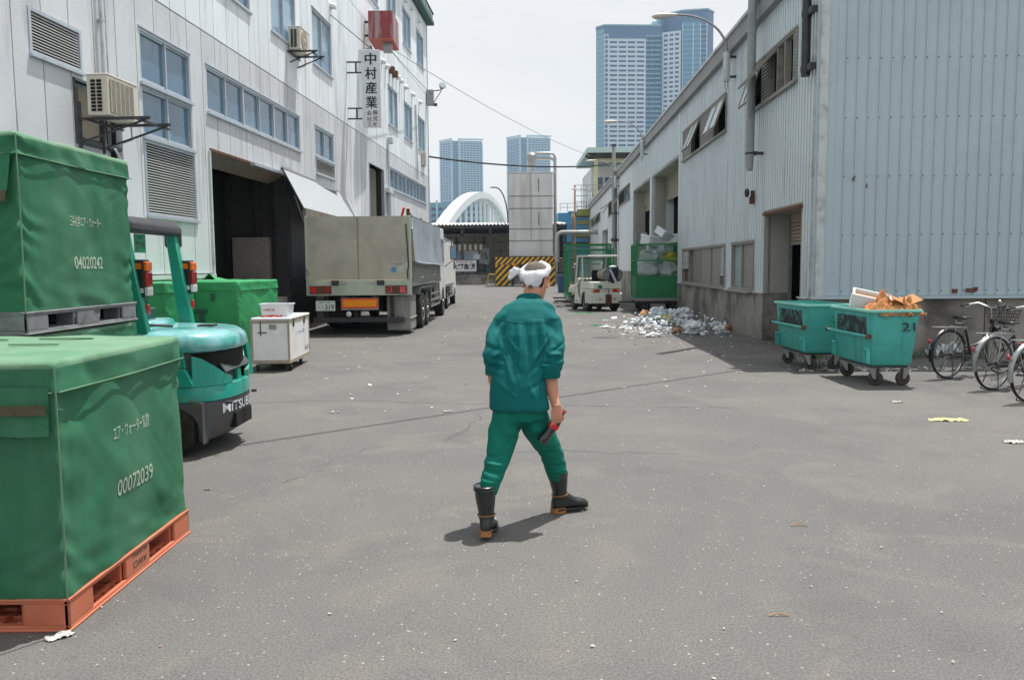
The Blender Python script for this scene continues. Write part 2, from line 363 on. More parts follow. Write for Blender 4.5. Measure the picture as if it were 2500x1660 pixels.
# ------------------------------------------------------------------ ground
def asphalt():
    m = bpy.data.materials.new('old_asphalt'); m.use_nodes = True
    N, Lk = m.node_tree.nodes, m.node_tree.links; b = N['Principled BSDF']; b.inputs['Roughness'].default_value = .85
    b.inputs['Specular IOR Level'].default_value = .3
    g = N.new('ShaderNodeNewGeometry'); P = g.outputs['Position']
    def nse(s, d=4, dist=0, r=.6):
        x = N.new('ShaderNodeTexNoise'); x.inputs['Scale'].default_value = s; x.inputs['Detail'].default_value = d
        x.inputs['Distortion'].default_value = dist; x.inputs['Roughness'].default_value = r; Lk.new(P, x.inputs['Vector']); return x.outputs['Fac']
    def rng(v, a, b_, c, d):
        x = N.new('ShaderNodeMapRange'); x.inputs['From Min'].default_value = a; x.inputs['From Max'].default_value = b_
        x.inputs['To Min'].default_value = c; x.inputs['To Max'].default_value = d; Lk.new(v, x.inputs['Value']); return x.outputs[0]
    def mix(f, a, c2, bt='MIX'):
        x = N.new('ShaderNodeMix'); x.data_type = 'RGBA'; x.blend_type = bt
        if isinstance(f, float): x.inputs['Factor'].default_value = f
        else: Lk.new(f, x.inputs['Factor'])
        for k, v in (('A', a), ('B', c2)):
            if isinstance(v, tuple): x.inputs[k].default_value = v
            else: Lk.new(v, x.inputs[k])
        return x.outputs['Result']
    c = mix(rng(nse(.35, 6, .5), .35, .65, 0, 1), (.118, .117, .116, 1), (.150, .146, .140, 1))
    c = mix(rng(nse(1.3, 8, 1.0), .52, .62, 0, .5), c, (.168, .160, .148, 1))
    c = mix(rng(nse(.9, 7, .4), .54, .68, 0, .5), c, (.090, .090, .092, 1))
    c = mix(rng(nse(2.6, 9, 1.4, .7), .63, .70, 0, .35), c, (.06, .06, .06, 1))
    c = mix(rng(nse(85, 5, 0, .75), .36, .64, 0, 1), mix(1.0, c, (.60, .60, .61, 1), 'MULTIPLY'), mix(1.0, c, (1.36, 1.35, 1.33, 1), 'MULTIPLY'))
    v = N.new('ShaderNodeTexVoronoi'); v.inputs['Scale'].default_value = 95; Lk.new(P, v.inputs['Vector'])
    c = mix(rng(v.outputs['Distance'], .0, .42, .75, 0), c, (.10, .098, .095, 1))       # dark binder between stones
    v2 = N.new('ShaderNodeTexVoronoi'); v2.inputs['Scale'].default_value = 26; Lk.new(P, v2.inputs['Vector'])
    ch = rng(v2.outputs['Distance'], .10, .17, 1, 0)
    sx = N.new('ShaderNodeSeparateColor'); Lk.new(v2.outputs['Color'], sx.inputs[0])
    sel = rng(sx.outputs[0], .70, .74, 0, 1)
    mu = N.new('ShaderNodeMath'); mu.operation = 'MULTIPLY'; Lk.new(ch, mu.inputs[0]); Lk.new(sel, mu.inputs[1])
    c = mix(mu.outputs[0], c, (.36, .35, .33, 1))                                           # pale stones
    # cracks and repair joints
    v3 = N.new('ShaderNodeTexVoronoi'); v3.feature = 'DISTANCE_TO_EDGE'; v3.inputs['Scale'].default_value = .24
    ad = N.new('ShaderNodeVectorMath'); ad.operation = 'ADD'; nc = N.new('ShaderNodeTexNoise'); nc.inputs['Scale'].default_value = .9; nc.inputs['Detail'].default_value = 6
    Lk.new(P, nc.inputs['Vector']); Lk.new(P, ad.inputs[0]); Lk.new(nc.outputs['Color'], ad.inputs[1]); Lk.new(ad.outputs[0], v3.inputs['Vector'])
    cr = rng(v3.outputs['Distance'], .0, .006, .75, 0)
    gate = rng(nse(.22, 3), .5, .56, 0, 1)
    mu2 = N.new('ShaderNodeMath'); mu2.operation = 'MULTIPLY'; Lk.new(cr, mu2.inputs[0]); Lk.new(gate, mu2.inputs[1])
    c = mix(mu2.outputs[0], c, (.07, .068, .065, 1))
    Lk.new(c, b.inputs['Base Color'])
    bp = N.new('ShaderNodeBump'); bp.inputs['Strength'].default_value = .55; bp.inputs['Distance'].default_value = .0035
    Lk.new(nse(170, 4), bp.inputs['Height']); Lk.new(bp.outputs[0], b.inputs['Normal'])
    return m
K['asphalt'] = asphalt()
g = MB(); g.quad((-1400, -120, 0), (1400, -120, 0), (1400, 1400, 0), (-1400, 1400, 0))
tag(g.build('ground', K['asphalt'], smooth=False), kind='structure')
# repair patches: thin sheets, a little darker or paler than the old surface
K['patch'] = M('newer_asphalt_patch', (96, 96, 97), .9, n=.16, ns=60, stain=(140, 136, 130), st=.5, ss=40, sth=.55, bump=.4, bs=120)
K['patch2'] = M('smooth_grey_asphalt_patch', (122, 121, 119), .9, n=.16, ns=60, stain=(160, 156, 150), st=.5, ss=30, sth=.58, bump=.4, bs=120)
def patch(pts, mat, z=.004):
    r = random.Random(len(pts)+int(pts[0][0]*10)); q = []
    for i in range(len(pts)):
        a, b = Vector(pts[i]), Vector(pts[(i+1) % len(pts)])
        for k in range(8): q.append(a.lerp(b, k/8) + Vector((r.uniform(-.03, .03), r.uniform(-.03, .03))))
    mb = MB(); mb.add([(p.x, p.y, z) for p in q], [tuple(range(len(q)))])
    tag(mb.build('road_patch', mat, smooth=False), kind='structure')


K['joint'] = M('dark_crack_filler', (66, 64, 62), .95, n=.3, ns=20, stain=(128, 122, 114), st=.9, ss=6, sth=.5)
def crack(pts, w_, seed, amp=.02, label=None):
    """ragged ribbon a few mm above the asphalt"""
    r = random.Random(seed); P3 = [G(*p) for p in pts]; L_, R_ = [], []
    for a, b in zip(P3, P3[1:]):
        n = max(3, int((b-a).length/.07)); d = (b-a).normalized(); nn = Vector((-d.y, d.x, 0))
        for i in range(n):
            c = a.lerp(b, i/n)+nn*(amp*noise.noise(Vector((a.x+i*.35, seed, 0)))*2+r.uniform(-.004, .004)); ww = w_*r.uniform(.25, 1.2)
            L_.append((c+nn*ww).xy[:]+(.004,)); R_.append((c-nn*ww).xy[:]+(.004,))
    mb = MB(); mb.add(L_+R_, [(i, i+1, len(L_)+i+1, len(L_)+i) for i in range(len(L_)-1)])
    tag(mb.build('pavement_joint', K['joint'], smooth=False, fix=False), kind='structure')
crack([(600, 984), (860, 978), (1120, 986), (1500, 992), (1800, 996)], .006, 1, .03)
crack([(700, 1180), (820, 1120), (980, 1075)], .0022, 5, .05)

# ------------------------------------------------------------------ wall frames
class Frame:
    def __init__(s, x0, k):
        s.p = Vector((x0, 0, 0)); s.d = Vector((k, 1, 0)).normalized(); s.n = Vector((s.d.y, -s.d.x, 0)); s.a = -math.atan(k)
    def at(s, t, z, o=0): return s.p + s.d*t + s.n*o + Vector((0, 0, z))      # along, up, out (+x)
    def px(s, a, b):
        q = hit(a, b, s.p, s.n); return (q-s.p).dot(s.d), q.z
LF = Frame(-6.8, .065); RF = Frame(4.73, .0325)

def cut(mb, s0, s1, z0, z1, x0, x1, ops):
    """a slab x0..x1 over [s0,s1]x[z0,z1] less the openings (s0,s1,z0,z1)"""
    o = [q for q in ops if q[0] < s1-1e-4 and q[1] > s0+1e-4 and q[2] < z1-1e-4 and q[3] > z0+1e-4]
    ss = sorted({s0, s1} | {max(s0, min(s1, v)) for q in o for v in q[:2]})
    zz = sorted({z0, z1} | {max(z0, min(z1, v)) for q in o for v in q[2:]})
    for a, b in zip(ss, ss[1:]):
        run = None
        for c, d in zip(zz, zz[1:]):
            inside = any(q[0]-1e-6 <= a and b <= q[1]+1e-6 and q[2]-1e-6 <= c and d <= q[3]+1e-6 for q in o)
            if not inside: run = (run[0], d) if run else (c, d)
            if inside and run: mb.box(x0, x1, a, b, *run); run = None
        if run: mb.box(x0, x1, a, b, *run)
    return mb

# ------------------------------------------------------------------ left building
LB = thing('warehouse', 'long white panelled warehouse on the left with loading bay, louvres and company sign', 'building', LF.p, LF.a)
win = []      # (s0,s1,z0,z1, panes, glass)
W_ = lambda a, b, c, d, n, g='glass', pair=0: win.append((a, b, c, d, n, g, pair))
W_(13.5, 15.3, 4.60, 5.46, 2); W_(13.5, 15.3, 3.74, 4.56, 2)
W_(15.96, 21.5, 4.58, 5.46, 6, 'glass', 1); W_(22.78, 24.6, 4.64, 5.47, 2, 'glass')
W_(32.4, 40.7, 4.66, 5.48, 10, 'glass', 1)
W_(16.5, 18.34, 7.1, 8.6, 2); W_(19.62, 21.42, 7.1, 8.6, 2, 'glass_pale')
for a in (22.78, 32.3, 35.5, 38.8): W_(a, a+1.86, 7.12, 8.6, 2, 'glass_pale')
for a in (29.1, 32.3, 35.5, 38.8): W_(a, a+1.86, 11.03, 12.5, 2, 'glass_pale')
louv = [(10.73, 11.88, 4.34, 4.94, 13), (13.5, 15.34, 2.46, 3.70, 26), (22.78, 24.62, 4.17, 4.60, 8)]
BAY = (15.98, 20.26, .9, 3.86)
DOORW = (28.95, 31.25, .9, 5.21)
REC = (11.62, 12.86, 2.9, 4.26)
ops = [q[:4] for q in win] + [q[:4] for q in louv] + [BAY, DOORW, REC]
END = 41.65
# bands: 1.5..6.05, 6.05..10.02, 10.02..13.5
cols_ = [7.4+.6*i for i in range(58)]
k = 0
for z0, z1 in ((1.5, 6.05), (6.05, 10.02), (10.02, 13.45)):
    for c0 in cols_:
        c1 = min(c0+.6, END)
        if c1-c0 < .1: continue
        mb = MB(); cut(mb, c0+.011, c1-.011, z0+.014, z1-.014, -.1, 0, ops)
        mat = K['alc_dirty_dimmed'] if z0 == 1.5 else K['alc']  # lower band: dirt streaks, plus a greyer base colour that offsets ground bounce light
        bx_ = [mb.v[i:i+8] for i in range(0, len(mb.v), 8)]; done = set()
        for i in range(len(bx_)):
            if i in done: continue
            grp, st_ = [], [i]
            while st_:
                q = st_.pop()
                if q in done: continue
                done.add(q); grp.append(q)
                for r_ in range(len(bx_)):
                    A, B = bx_[q], bx_[r_]
                    if r_ not in done and (abs(A[7].y-B[0].y) < 1e-4 or abs(B[7].y-A[0].y) < 1e-4) and min(A[7].z, B[7].z)-max(A[0].z, B[0].z) > 1e-3: st_.append(r_)
            m3 = MB()
            for q in grp: m3.box(-.1, 0, bx_[q][0].y, bx_[q][7].y, bx_[q][0].z, bx_[q][7].z)
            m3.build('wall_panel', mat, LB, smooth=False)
mb = MB(); cut(mb, -8, END-.02, 1.5, 13.4, -.3, -.106, ops); mb.build('inner_wall', K['dark'], LB, smooth=False)
mb = MB(); cut(mb, -8, 7.4, 1.5, 13.45, -.1, 0, []); mb.build('near_wall', K['alc'], LB, smooth=False)
mb = MB(); cut(mb, -8, END-.03, 0, 1.5, -.3, -.04, [(15.98, 20.26, .9, 1.5), (28.95, 31.25, .9, 1.5)]); mb.build('concrete_base', K['conc_l'], LB, smooth=False)
mb = MB().box(-.035, .05, 7, 15.97, 1.42, 1.496); mb.build('ledge', K['trim'], LB, smooth=False)
mb = MB().box(-14, -.31, END-.15, END-.02, 0, 13.4).box(-14.1, -14, -8, END-.02, 0, 13.4); mb.box(-14, -.31, -8.1, -8, 0, 13.4); mb.build('end_wall', K['alc'], LB, smooth=False)
mb = MB().box(-14, -.31, -8, END, 13.42, 13.5); mb.build('roof', K['fascia'], LB, smooth=False)
mb = MB().box(-.1, .34, -8, END+.35, 13.50, 13.66); mb.build('gutter', K['greenr'], LB, smooth=False)
mb = MB()
for i in range(22):
    s = 33.5+i*.38; mb.box(.30, .34, s, s+.04, 13.661, 14.0)
mb.box(.29, .35, 33.3, END+.3, 14.0, 14.04)
mb.build('roof_rail', K['greenr'], LB, smooth=False)
mb = MB().box(-.02, .03, END-.04, END+.02, 1.5, 13.44); mb.build('corner_trim', K['alu'], LB, smooth=False)
# windows
def window(parent, s0, s1, z0, z1, n, g, pair, sg=1, fmat='alu', fr=.045, depth=.09):
    """sg=+1: outside is +x"""
    mb = MB(); X = lambda a, b: (min(sg*a, sg*b), max(sg*a, sg*b))
    xo = X(-depth, -.005); f = fr
    mb.box(*xo, s0, s1, z0, z0+f); mb.box(*xo, s0, s1, z1-f, z1)
    mb.box(*xo, s0, s0+f, z0+f, z1-f); mb.box(*xo, s1-f, s1, z0+f, z1-f)
    mb.box(*X(-.005, .05), s0-.03, s1+.03, z0-.045, z0+.002)                 # sill
    mb.box(*X(-.005, .02), s0-.02, s1+.02, z1-.002, z1+.025)
    st = (s1-s0)/n
    for i in range(1, n):
        wd = f*1.5 if (pair and i % 2 == 0) else f*.8
        mb.box(*X(-depth, -.012), s0+i*st-wd/2, s0+i*st+wd/2, z0+f, z1-f)
    # sash lines
    for i in range(n):
        a, b = s0+i*st+f*.9, s0+(i+1)*st-f*.9
        xa = X(-depth+.005, -.04 if i % 2 else -.026)
        mb.box(*xa, a, b, z0+f, z0+f+.035); mb.box(*xa, a, b, z1-f-.03, z1-f)
    fo = mb.build('window', K[fmat], parent, smooth=False)
    for i in range(n):
        MB().box(*X(-depth+.008, -depth+.02), s0+i*st+f*.3, s0+(i+1)*st-f*.3, z0+f, z1-f).build('pane', K[g], fo, smooth=False)
    mb = MB().box(*X(-depth-.05, -depth-.02), s0, s1, z0, z1)
    return fo
for q in win: window(LB, *q)
def louvre(parent, s0, s1, z0, z1, n, sg=1, mat='slat', fmat='alu', missing=()):
    X = lambda a, b: (min(sg*a, sg*b), max(sg*a, sg*b)); f = .05
    mb = MB(); xo = X(-.1, .012)
    mb.box(*xo, s0, s1, z0, z0+f); mb.box(*xo, s0, s1, z1-f, z1); mb.box(*xo, s0, s0+f, z0+f, z1-f); mb.box(*xo, s1-f, s1, z0+f, z1-f)
    mb.box(*X(.012, .05), s0-.02, s1+.02, z0-.03, z0+.01)
    fo = mb.build('louvre', K[fmat], parent, smooth=False)
    MB().box(*X(-.13, -.105), s0, s1, z0, z1).build('back_panel', K['black'], fo, smooth=False)
    st = (z1-z0-2*f)/n; sl_ = None
    for i in range(n):
        if i in missing: continue
        z = z0+f+st*(i+.5)
        if sl_ is None:
            sm = MB(); h = st*.52
            a, b = sg*-.085, sg*-.005
            pts = [(a, h), (a, h-.008), (b, -h), (b, -h+.008+.0)]
            sm.add([(a, s0+f, h-.012), (a, s0+f, h), (b, s0+f, -h+.014), (b, s0+f, -h), (a, s1-f, h-.012), (a, s1-f, h), (b, s1-f, -h+.014), (b, s1-f, -h)],
                   [(0, 1, 2, 3), (7, 6, 5, 4), (0, 4, 5, 1), (1, 5, 6, 2), (2, 6, 7, 3), (3, 7, 4, 0)])
            sl_ = sm.build('slat', K[mat], fo, smooth=False); sl_.location = (0, 0, z)
        else: inst(sl_, fo, (0, 0, z))
    return fo
for q in louv: louvre(LB, *q)
# recess with pipes and boards behind the outdoor unit
MB().box(-.29, -.2, 11.55, 12.95, 2.85, 4.3).build('blanking_board', K['alc'], LB, smooth=False)
MB().box(-.2, -.15, 12.0, 12.7, 3.5, 4.2).build('blanking_board', K['tan'], LB, smooth=False)
MB().box(-.15, -.03, 11.66, 11.74, 3.45, 4.26).box(-.15, -.03, 12.5, 12.6, 3.4, 4.2).box(-.2, -.02, 11.62, 12.86, 3.40, 3.45).build('recess_frame', K['steel_d'], LB, smooth=False)
mb = MB().tube([(.05, 12.34, 13.4), (.05, 12.34, 4.4), (.02, 12.36, 4.1)], .02); mb.tube([(.05, 12.42, 13.4), (.05, 12.46, 4.3)], .012)
for z in (5.2, 6.6, 8): mb.box(0, .07, 12.31, 12.37, z, z+.03)
mb.build('conduit', K['trim'], LB)
mb = MB().tube([(.03, 12.3, 3.6), (.04, 12.3, 3.05), (.05, 12.62, 3.0), (.06, 12.7, 2.6), (.06, 12.72, 1.6)], .024); mb.tube([(.04, 12.56, 3.4), (.05, 12.74, 3.2), (.06, 12.78, 1.6)], .016)
mb.build('drain_pipe', K['trim'], LB)
# bay: header, jambs, interior
mb = MB().box(-.5, -.3, 15.98, 20.26, 3.862, 4.2)
mb.add([(.0, 15.98, 3.86), (.0, 20.26, 3.86), (-.42, 20.26, 3.64), (-.42, 15.98, 3.64), (0, 15.98, 3.9), (0, 20.26, 3.9), (-.42, 20.26, 3.9), (-.42, 15.98, 3.9)], [(0, 1, 2, 3), (4, 7, 6, 5), (0, 4, 5, 1), (1, 5, 6, 2), (2, 6, 7, 3), (3, 7, 4, 0)])
mb.build('bay_header', K['slat_g'], LB, smooth=False)
mb = MB().box(-.006, .02, 15.98, 20.26, 3.845, 3.895); mb.build('header_edge', K['rust'], LB, smooth=False)
MB().box(-.3, .03, 15.93, 15.985, .9, 3.85).build('bay_jamb', K['trim'], LB, smooth=False)
MB().box(-.3, .035, 20.255, 20.33, 0, 3.87).build('bay_jamb', K['steel_d'], LB, smooth=False)
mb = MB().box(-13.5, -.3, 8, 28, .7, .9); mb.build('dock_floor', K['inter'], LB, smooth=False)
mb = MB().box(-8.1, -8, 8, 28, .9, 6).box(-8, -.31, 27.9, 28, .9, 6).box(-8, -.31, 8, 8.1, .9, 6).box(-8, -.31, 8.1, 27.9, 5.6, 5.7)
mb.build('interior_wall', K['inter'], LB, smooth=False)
# what shows inside the bay: partition, tan beam, locker and posts
MB().box(-6, -.32, 20.45, 20.6, .9, 3.9).build('partition', K['inter'], LB, smooth=False)
MB().box(-4.2, -3.9, 10, 20.44, 2.35, 2.75).build('lintel_beam', K['rust'], LB, smooth=False)
for x in (-.75, -1.5, -2.6, -3.4): MB().box(x-.05, x+.05, 20.3, 20.44, .9, 3.85).build('stanchion', K['steel_d'], LB, smooth=False)
MB().box(-1.35, -.45, 20.15, 20.4, 1.3, 2.35).build('cupboard', K['pang'], LB, smooth=False, bevel=.01)
MB().box(-3.6, -.4, 18.6, 20.1, .9, 1.22).build('plinth', K['inter'], LB, smooth=False)
mb = MB().box(.012, .07, 20.34, 22.3, 1.30, 3.80); mb.build('sliding_door', K['doorg'], LB, smooth=False)
for i in range(8): MB().box(.07, .078, 20.40+i*.24, 20.43+i*.24, 1.32, 3.78).build('door_rib', K['doorg'], LB, smooth=False)
MB().box(.012, .06, 20.34, 22.3, .02, 1.29).build('dock_cladding', K['doorb'], LB, smooth=False)
MB().box(.0, .12, 18, 24.6, 3.81, 3.87).build('door_track', K['alu'], LB, smooth=False)
# doorway alcove
mb = MB().box(-1.3, -1.25, 28.95, 31.25, .9, 5.21).box(-1.25, -.101, 28.9, 28.95, .9, 5.21).box(-1.25, -.301, 31.25, 31.3, .9, 5.21).box(-1.25, -.101, 28.95, 31.25, 5.21, 5.26).box(-1.25, -.04, 28.95, 31.25, .8, .9)
mb.build('doorway_alcove', K['conc_l'], LB, smooth=False)
mb = MB()
for a, b in ((28.9, 28.95), (31.25, 31.3)): mb.box(-.1, .015, a, b, .9, 5.25)
mb.box(-.1, .015, 28.95, 31.25, 5.21, 5.26); mb.build('door_frame', K['alu'], LB, smooth=False)
# ventilation hoods
def hood_mb():
    mb = MB(); rings = []
    for k in range(7):
        a = PI/2*k/6
        rings.append([Vector((.02+.15*math.sin(a)+(0 if k else 0), .1*math.cos(t)*(1), .09*math.sin(t)*math.cos(a*.75)+.09*math.sin(t)*0 - .05*math.sin(a)*(1 if math.sin(t) < 0 else .3))) for t in [2*PI*i/12 for i in range(12)]])
    mb.loft(rings); mb.cyl((-.01, 0, 0), (.03, 0, 0), .115, n=14)
    return mb
hood0 = None
for (a, b) in ((806, 15), (931, 150), (941, 162), (968, 189), (976, 198), (988, 213), (1005, 231), (1023, 250), (1001, 21), (1020, 52), (987, 2)):
    s, z = LF.px(a, b)
    if hood0 is None:
        hood0 = hood_mb().build('vent_hood', K['white'], LB); hood0.location = (0, s, z)
        MB().box(.04, .15, -.07, .07, -.085, -.06).build('hood_mouth', K['black'], hood0, smooth=False)
    else:
        c = inst(hood0, LB, (0, s, z)); d = hood0.children[0].copy(); col.objects.link(d); d.parent = c
for (a, b) in ((951, 172), (959, 182), (946, 344)):
    s, z = LF.px(a, b); MB().box(0, .2, s-.13, s+.13, z-.12, z+.12).build('vent_box', K['rust'] if b < 300 else K['trim'], LB, smooth=False, bevel=.01)
s, z = LF.px(945, 344)
MB().tube([(.06, s-.1, z-.1), (.06, s-.1, 1.6)], .03).build('downpipe', K['alu'], LB)
s1_, z1_ = LF.px(951, 470)
MB().box(0, .16, 31.5, 32.3, 4.42, 4.62).build('gutter_box', K['trim'], LB, smooth=False, bevel=.01)
MB().tube([(.1, 31.8, 4.4), (.1, 31.8, 1.6)], .05).build('downpipe', K['alu'], LB)
MB().tube([(.05, 38.0, 8.9), (.06, 38.1, 7.0), (.06, 38.2, 5.6), (.06, 38.2, 6.4)], .035).build('conduit', K['trim'], LB)

# thing attached to the wall: outdoor air conditioning units
def ac_unit(label, loc, rz, L_=.78, H_=.55, D_=.29, fan=False, out=.62):
    t = thing('air_conditioner', label, 'air conditioner', loc, rz, 'outdoor air conditioners on the white wall')
    c = MB().box(-D_, 0, 0, L_, 0, H_-.02).box(-D_-.008, .008, -.008, L_+.008, H_-.02, H_).build('casing', K['ac'], t, smooth=False, bevel=.008)
    mb = MB()
    for i in range(2):
        for k in range(9):
            z = .05+k*(H_-.12)/9
            mb.box(-D_+.06+i*.085, -D_+.125+i*.085, -.012, -.009, z, z+(H_-.12)/9*.72)
    mb.build('side_grille', K['black'], t, smooth=False)
    if fan:
        MB().cyl((.0, L_*.42, H_*.5), (.014, L_*.42, H_*.5), H_*.42, n=28).build('fan_grille', K['tan'], t)
        MB().cyl((.014, L_*.42, H_*.5), (.024, L_*.42, H_*.5), .05, n=14).build('fan_hub', K['ac'], t)
    else:
        MB().box(.001, .006, .06, L_-.12, .05, H_-.06).build('fan_opening', K['inter'], t, smooth=False)
        mb = MB()
        for k in range(26):
            z = .05+k*(H_-.12)/25; mb.box(.006, .016, .05, L_-.11, z, z+.006)
        for k in range(6):
            y = .06+k*(L_-.2)/5; mb.box(.009, .019, y, y+.008, .045, H_-.06)
        mb.build('fan_guard', K['ac'], t, smooth=False)
    w_ = .2
    mb = MB()
    for y in (.1, L_-.1):
        mb.box(-D_-w_, out-.1, y-.02, y+.02, -.05, -.012)
        mb.tube([(-D_-w_+.02, y, -.35), (out-.15, y, -.05)], .016, 6); mb.box(-D_-w_, -D_-w_+.04, y-.02, y+.02, -.42, .2)
    mb.box(-D_-.02, -D_+.02, -.1, L_+.1, -.075, -.05); mb.box(out-.24, out-.2, -.1, L_+.1, -.075, -.05)
    mb.build('bracket', K['steel_d'], t, smooth=False)
    mb = MB().tube([(-.2, L_-.05, .1), (-.15, L_+.08, .05), (-.15, L_+.08, -.2), (-D_-w_+.03, L_+.05, -.3)], .018); mb.build('pipe', K['trim'], t)
    return t
p = VY(222, 281, 11.3)
ac_unit('largest beige air conditioner with wide front guard on bracket above the upper green cover', (p.x+.24, 11.3, p.z), LF.a)
p = VY(735, 120, 20.7)
a2 = ac_unit('white air conditioner with round tan fan cover, high on the wall under a window', (p.x-.02, 20.7, p.z), LF.a, fan=True, out=.5)
p = VY(1031, 402, 39.4)
ac_unit('small air conditioner mounted at the far corner of the white warehouse', (p.x+.05, 39.4, p.z), LF.a, out=.05)

# vertical company sign on two brackets
def sign():
    Y = 26.2; a = VY(882, 122, Y); b = VY(926, 122, Y); c = VY(884, 311, Y)
    t = thing('company_sign', 'tall narrow white sign with dark Japanese characters projecting from the warehouse wall', 'sign', (a.x, Y, c.z))
    W, H = b.x-a.x, a.z-c.z
    MB().box(0, W, 0, .16, 0, H).build('sign_box', K['signw'], t, smooth=False, bevel=.01)
    MB().box(W+.001, W+.012, .01, .15, .01, H-.01).box(-.012, -.001, .01, .15, .01, H-.01).build('sign_edge', K['white'], t, smooth=False)
    z = H-.30
    for ch in '中村産業':
        for q in range(3): text(ch, K['ink'], (W*.5+(q-1)*.009, -.004-.0004*q, z+.02+(q-1)*.003), FRONT, w=.35, h=.36, parent=t, bold=.006, name='character')
        z -= .44
    for i, (u, v) in enumerate((('会', '株'), ('社', '式'))):
        zz = .43-i*.19
        text(u, K['ink'], (W*.36, -.004, zz), FRONT, h=.15, parent=t, bold=.006, name='character')
        text(v, K['ink'], (W*.70, -.004, zz+.015), FRONT, h=.15, parent=t, bold=.012, name='character')
    text('2', K['ink'], (W*.36, -.004, .08), FRONT, h=.11, parent=t, bold=.012, name='character')
    text('階', K['ink'], (W*.68, -.004, .08), FRONT, h=.11, parent=t, bold=.01, name='character')
    for z in (.25, H-.7):
        mb = MB()
        for dz in (0, .32): mb.box(-.5, 0, .05, .10, z+dz, z+dz+.04)
        mb.box(-.22, -.17, .05, .10, z+.04, z+.32); mb.box(-.53, -.5, -.02, .17, z-.08, z+.44)
        mb.build('bracket', K['steel_d'], t, smooth=False)
    MB().tube([(W*.55, .08, H), (W*.5, .08, H+.14)], .03).build('top_eye', K['steel_d'], t)
sign()
def redbox():
    Y = 28.1; a = VY(898, 27, Y); b = VY(958, 27, Y); c = VY(898, 96, Y)
    t = thing('sign_box', 'faded red rusting metal box fixed to the wall above the company sign', 'sign box', (a.x, Y, c.z))
    W, H = b.x-a.x, a.z-c.z
    MB().box(0, W, 0, .03, .02, H).box(0, .03, .03, 1.5, .02, H).box(W-.03, W, .03, 1.5, .02, H).box(.03, W-.03, .03, 1.5, H-.03, H).build('panel', K['fadedred'], t, smooth=False)
    MB().box(0, W, 0, 1.5, 0, .018).build('soffit', K['fadedred2'], t, smooth=False)
    MB().box(W*.5, W*.85, .4, .7, -.3, -.002).build('ballast_box', K['galv'], t, smooth=False, bevel=.01)
    MB().box(-.32, -.002, .6, .68, .25, .31).box(-.32, -.002, .6, .68, .7, .76).build('bracket', K['steel_d'], t, smooth=False)
redbox()
def floodlight():
    p = LF.at(41.4, 9.95, .02)
    t = thing('floodlight', 'round floodlight on an angled arm at the top of the white warehouse corner', 'floodlight', p, LF.a)
    MB().box(0, .34, -.2, .05, -.45, .3).build('control_box', K['galv'], t, smooth=False, bevel=.01)
    mb = MB().tube([(.3, -.05, .25), (.75, -.05, .3)], .025).tube([(.34, -.05, -.3), (.72, -.05, .25)], .02).box(.34, .5, -.15, .05, -.47, -.35); mb.build('arm', K['steel_d'], t)
    Mx = T(.78, -.05, .5) @ RX(math.radians(58)) @ RY(math.radians(25))
    MB().lathe([(.05, -.22), (.09, -.16), (.16, -.05), (.19, .02), (.19, .05)], Mx, 20).build('reflector', K['galv'], t)
    MB().lathe([(.001, .045), (.17, .051), (.17, .056), (.001, .06)], Mx, 20).build('lens', K['frost'], t)
floodlight()
# ------------------------------------------------------------------ right building
RB = thing('market_shed', 'long grey corrugated market building on the right with concrete base and loading doors', 'building', RF.p, RF.a)
rops = dict(door=(14.85, 17.2, 0, 2.62), lw1=(20.8, 26.9, 1.02, 2.09), lw2=(18.03, 20.05, 1.03, 2.10), rw1=(15.25, 18.6, 4.93, 5.86), rw2=(20.88, 27.0, 4.94, 5.85),
            d1=(27.83, 34.3, 0, 5.2), d2=(34.86, 40.92, 0, 5.2), rw3=(42.4, 48.1, 5.0, 5.78), rw4=(52.8, 55.3, 4.85, 5.7), d3=(55.9, 60.9, 0, 4.1), rw5=(62.4, 73.2, 4.98, 5.62))
RO = list(rops.values())
def ribbed(s0, s1, z0, z1, pitch, depth, ops, name, mat, gw=.030):
    """one sheet: flat pans with narrow grooves, cut round the openings; outside is -x"""
    mb = MB(); n = int((s1-s0)/pitch)
    edges = []
    for i in range(n+1):
        a = s0+i*pitch
        edges += [(a, 0), (a+gw*.15, depth), (a+gw*.85, depth), (a+gw, 0)]
    edges = [e for e in edges if s0-1e-6 <= e[0] <= s1+1e-6]; edges.append((s1, 0))
    for o in ops:
        for q in o[:2]:
            if s0 < q < s1: edges.append((q, None))
    edges.sort(key=lambda e: e[0]); 
    for i, e in enumerate(edges):
        if e[1] is None: edges[i] = (e[0], edges[i-1][1])
    for (a, xa), (b, xb) in zip(edges, edges[1:]):
        if b-a < 1e-5: continue
        mid = (a+b)/2; zs = [(z0, z1)]
        for o in ops:
            if o[0] <= mid <= o[1]:
                nz_ = []
                for c, d in zs:
                    if o[3] <= c or o[2] >= d: nz_.append((c, d)); continue
                    if o[2] > c+1e-4: nz_.append((c, o[2]))
                    if o[3] < d-1e-4: nz_.append((o[3], d))
                zs = nz_
        for c, d in zs: mb.quad((xa, a, c), (xa, a, d), (xb, b, d), (xb, b, c))
    return mb.build(name, mat, RB, smooth=False, fix=False)
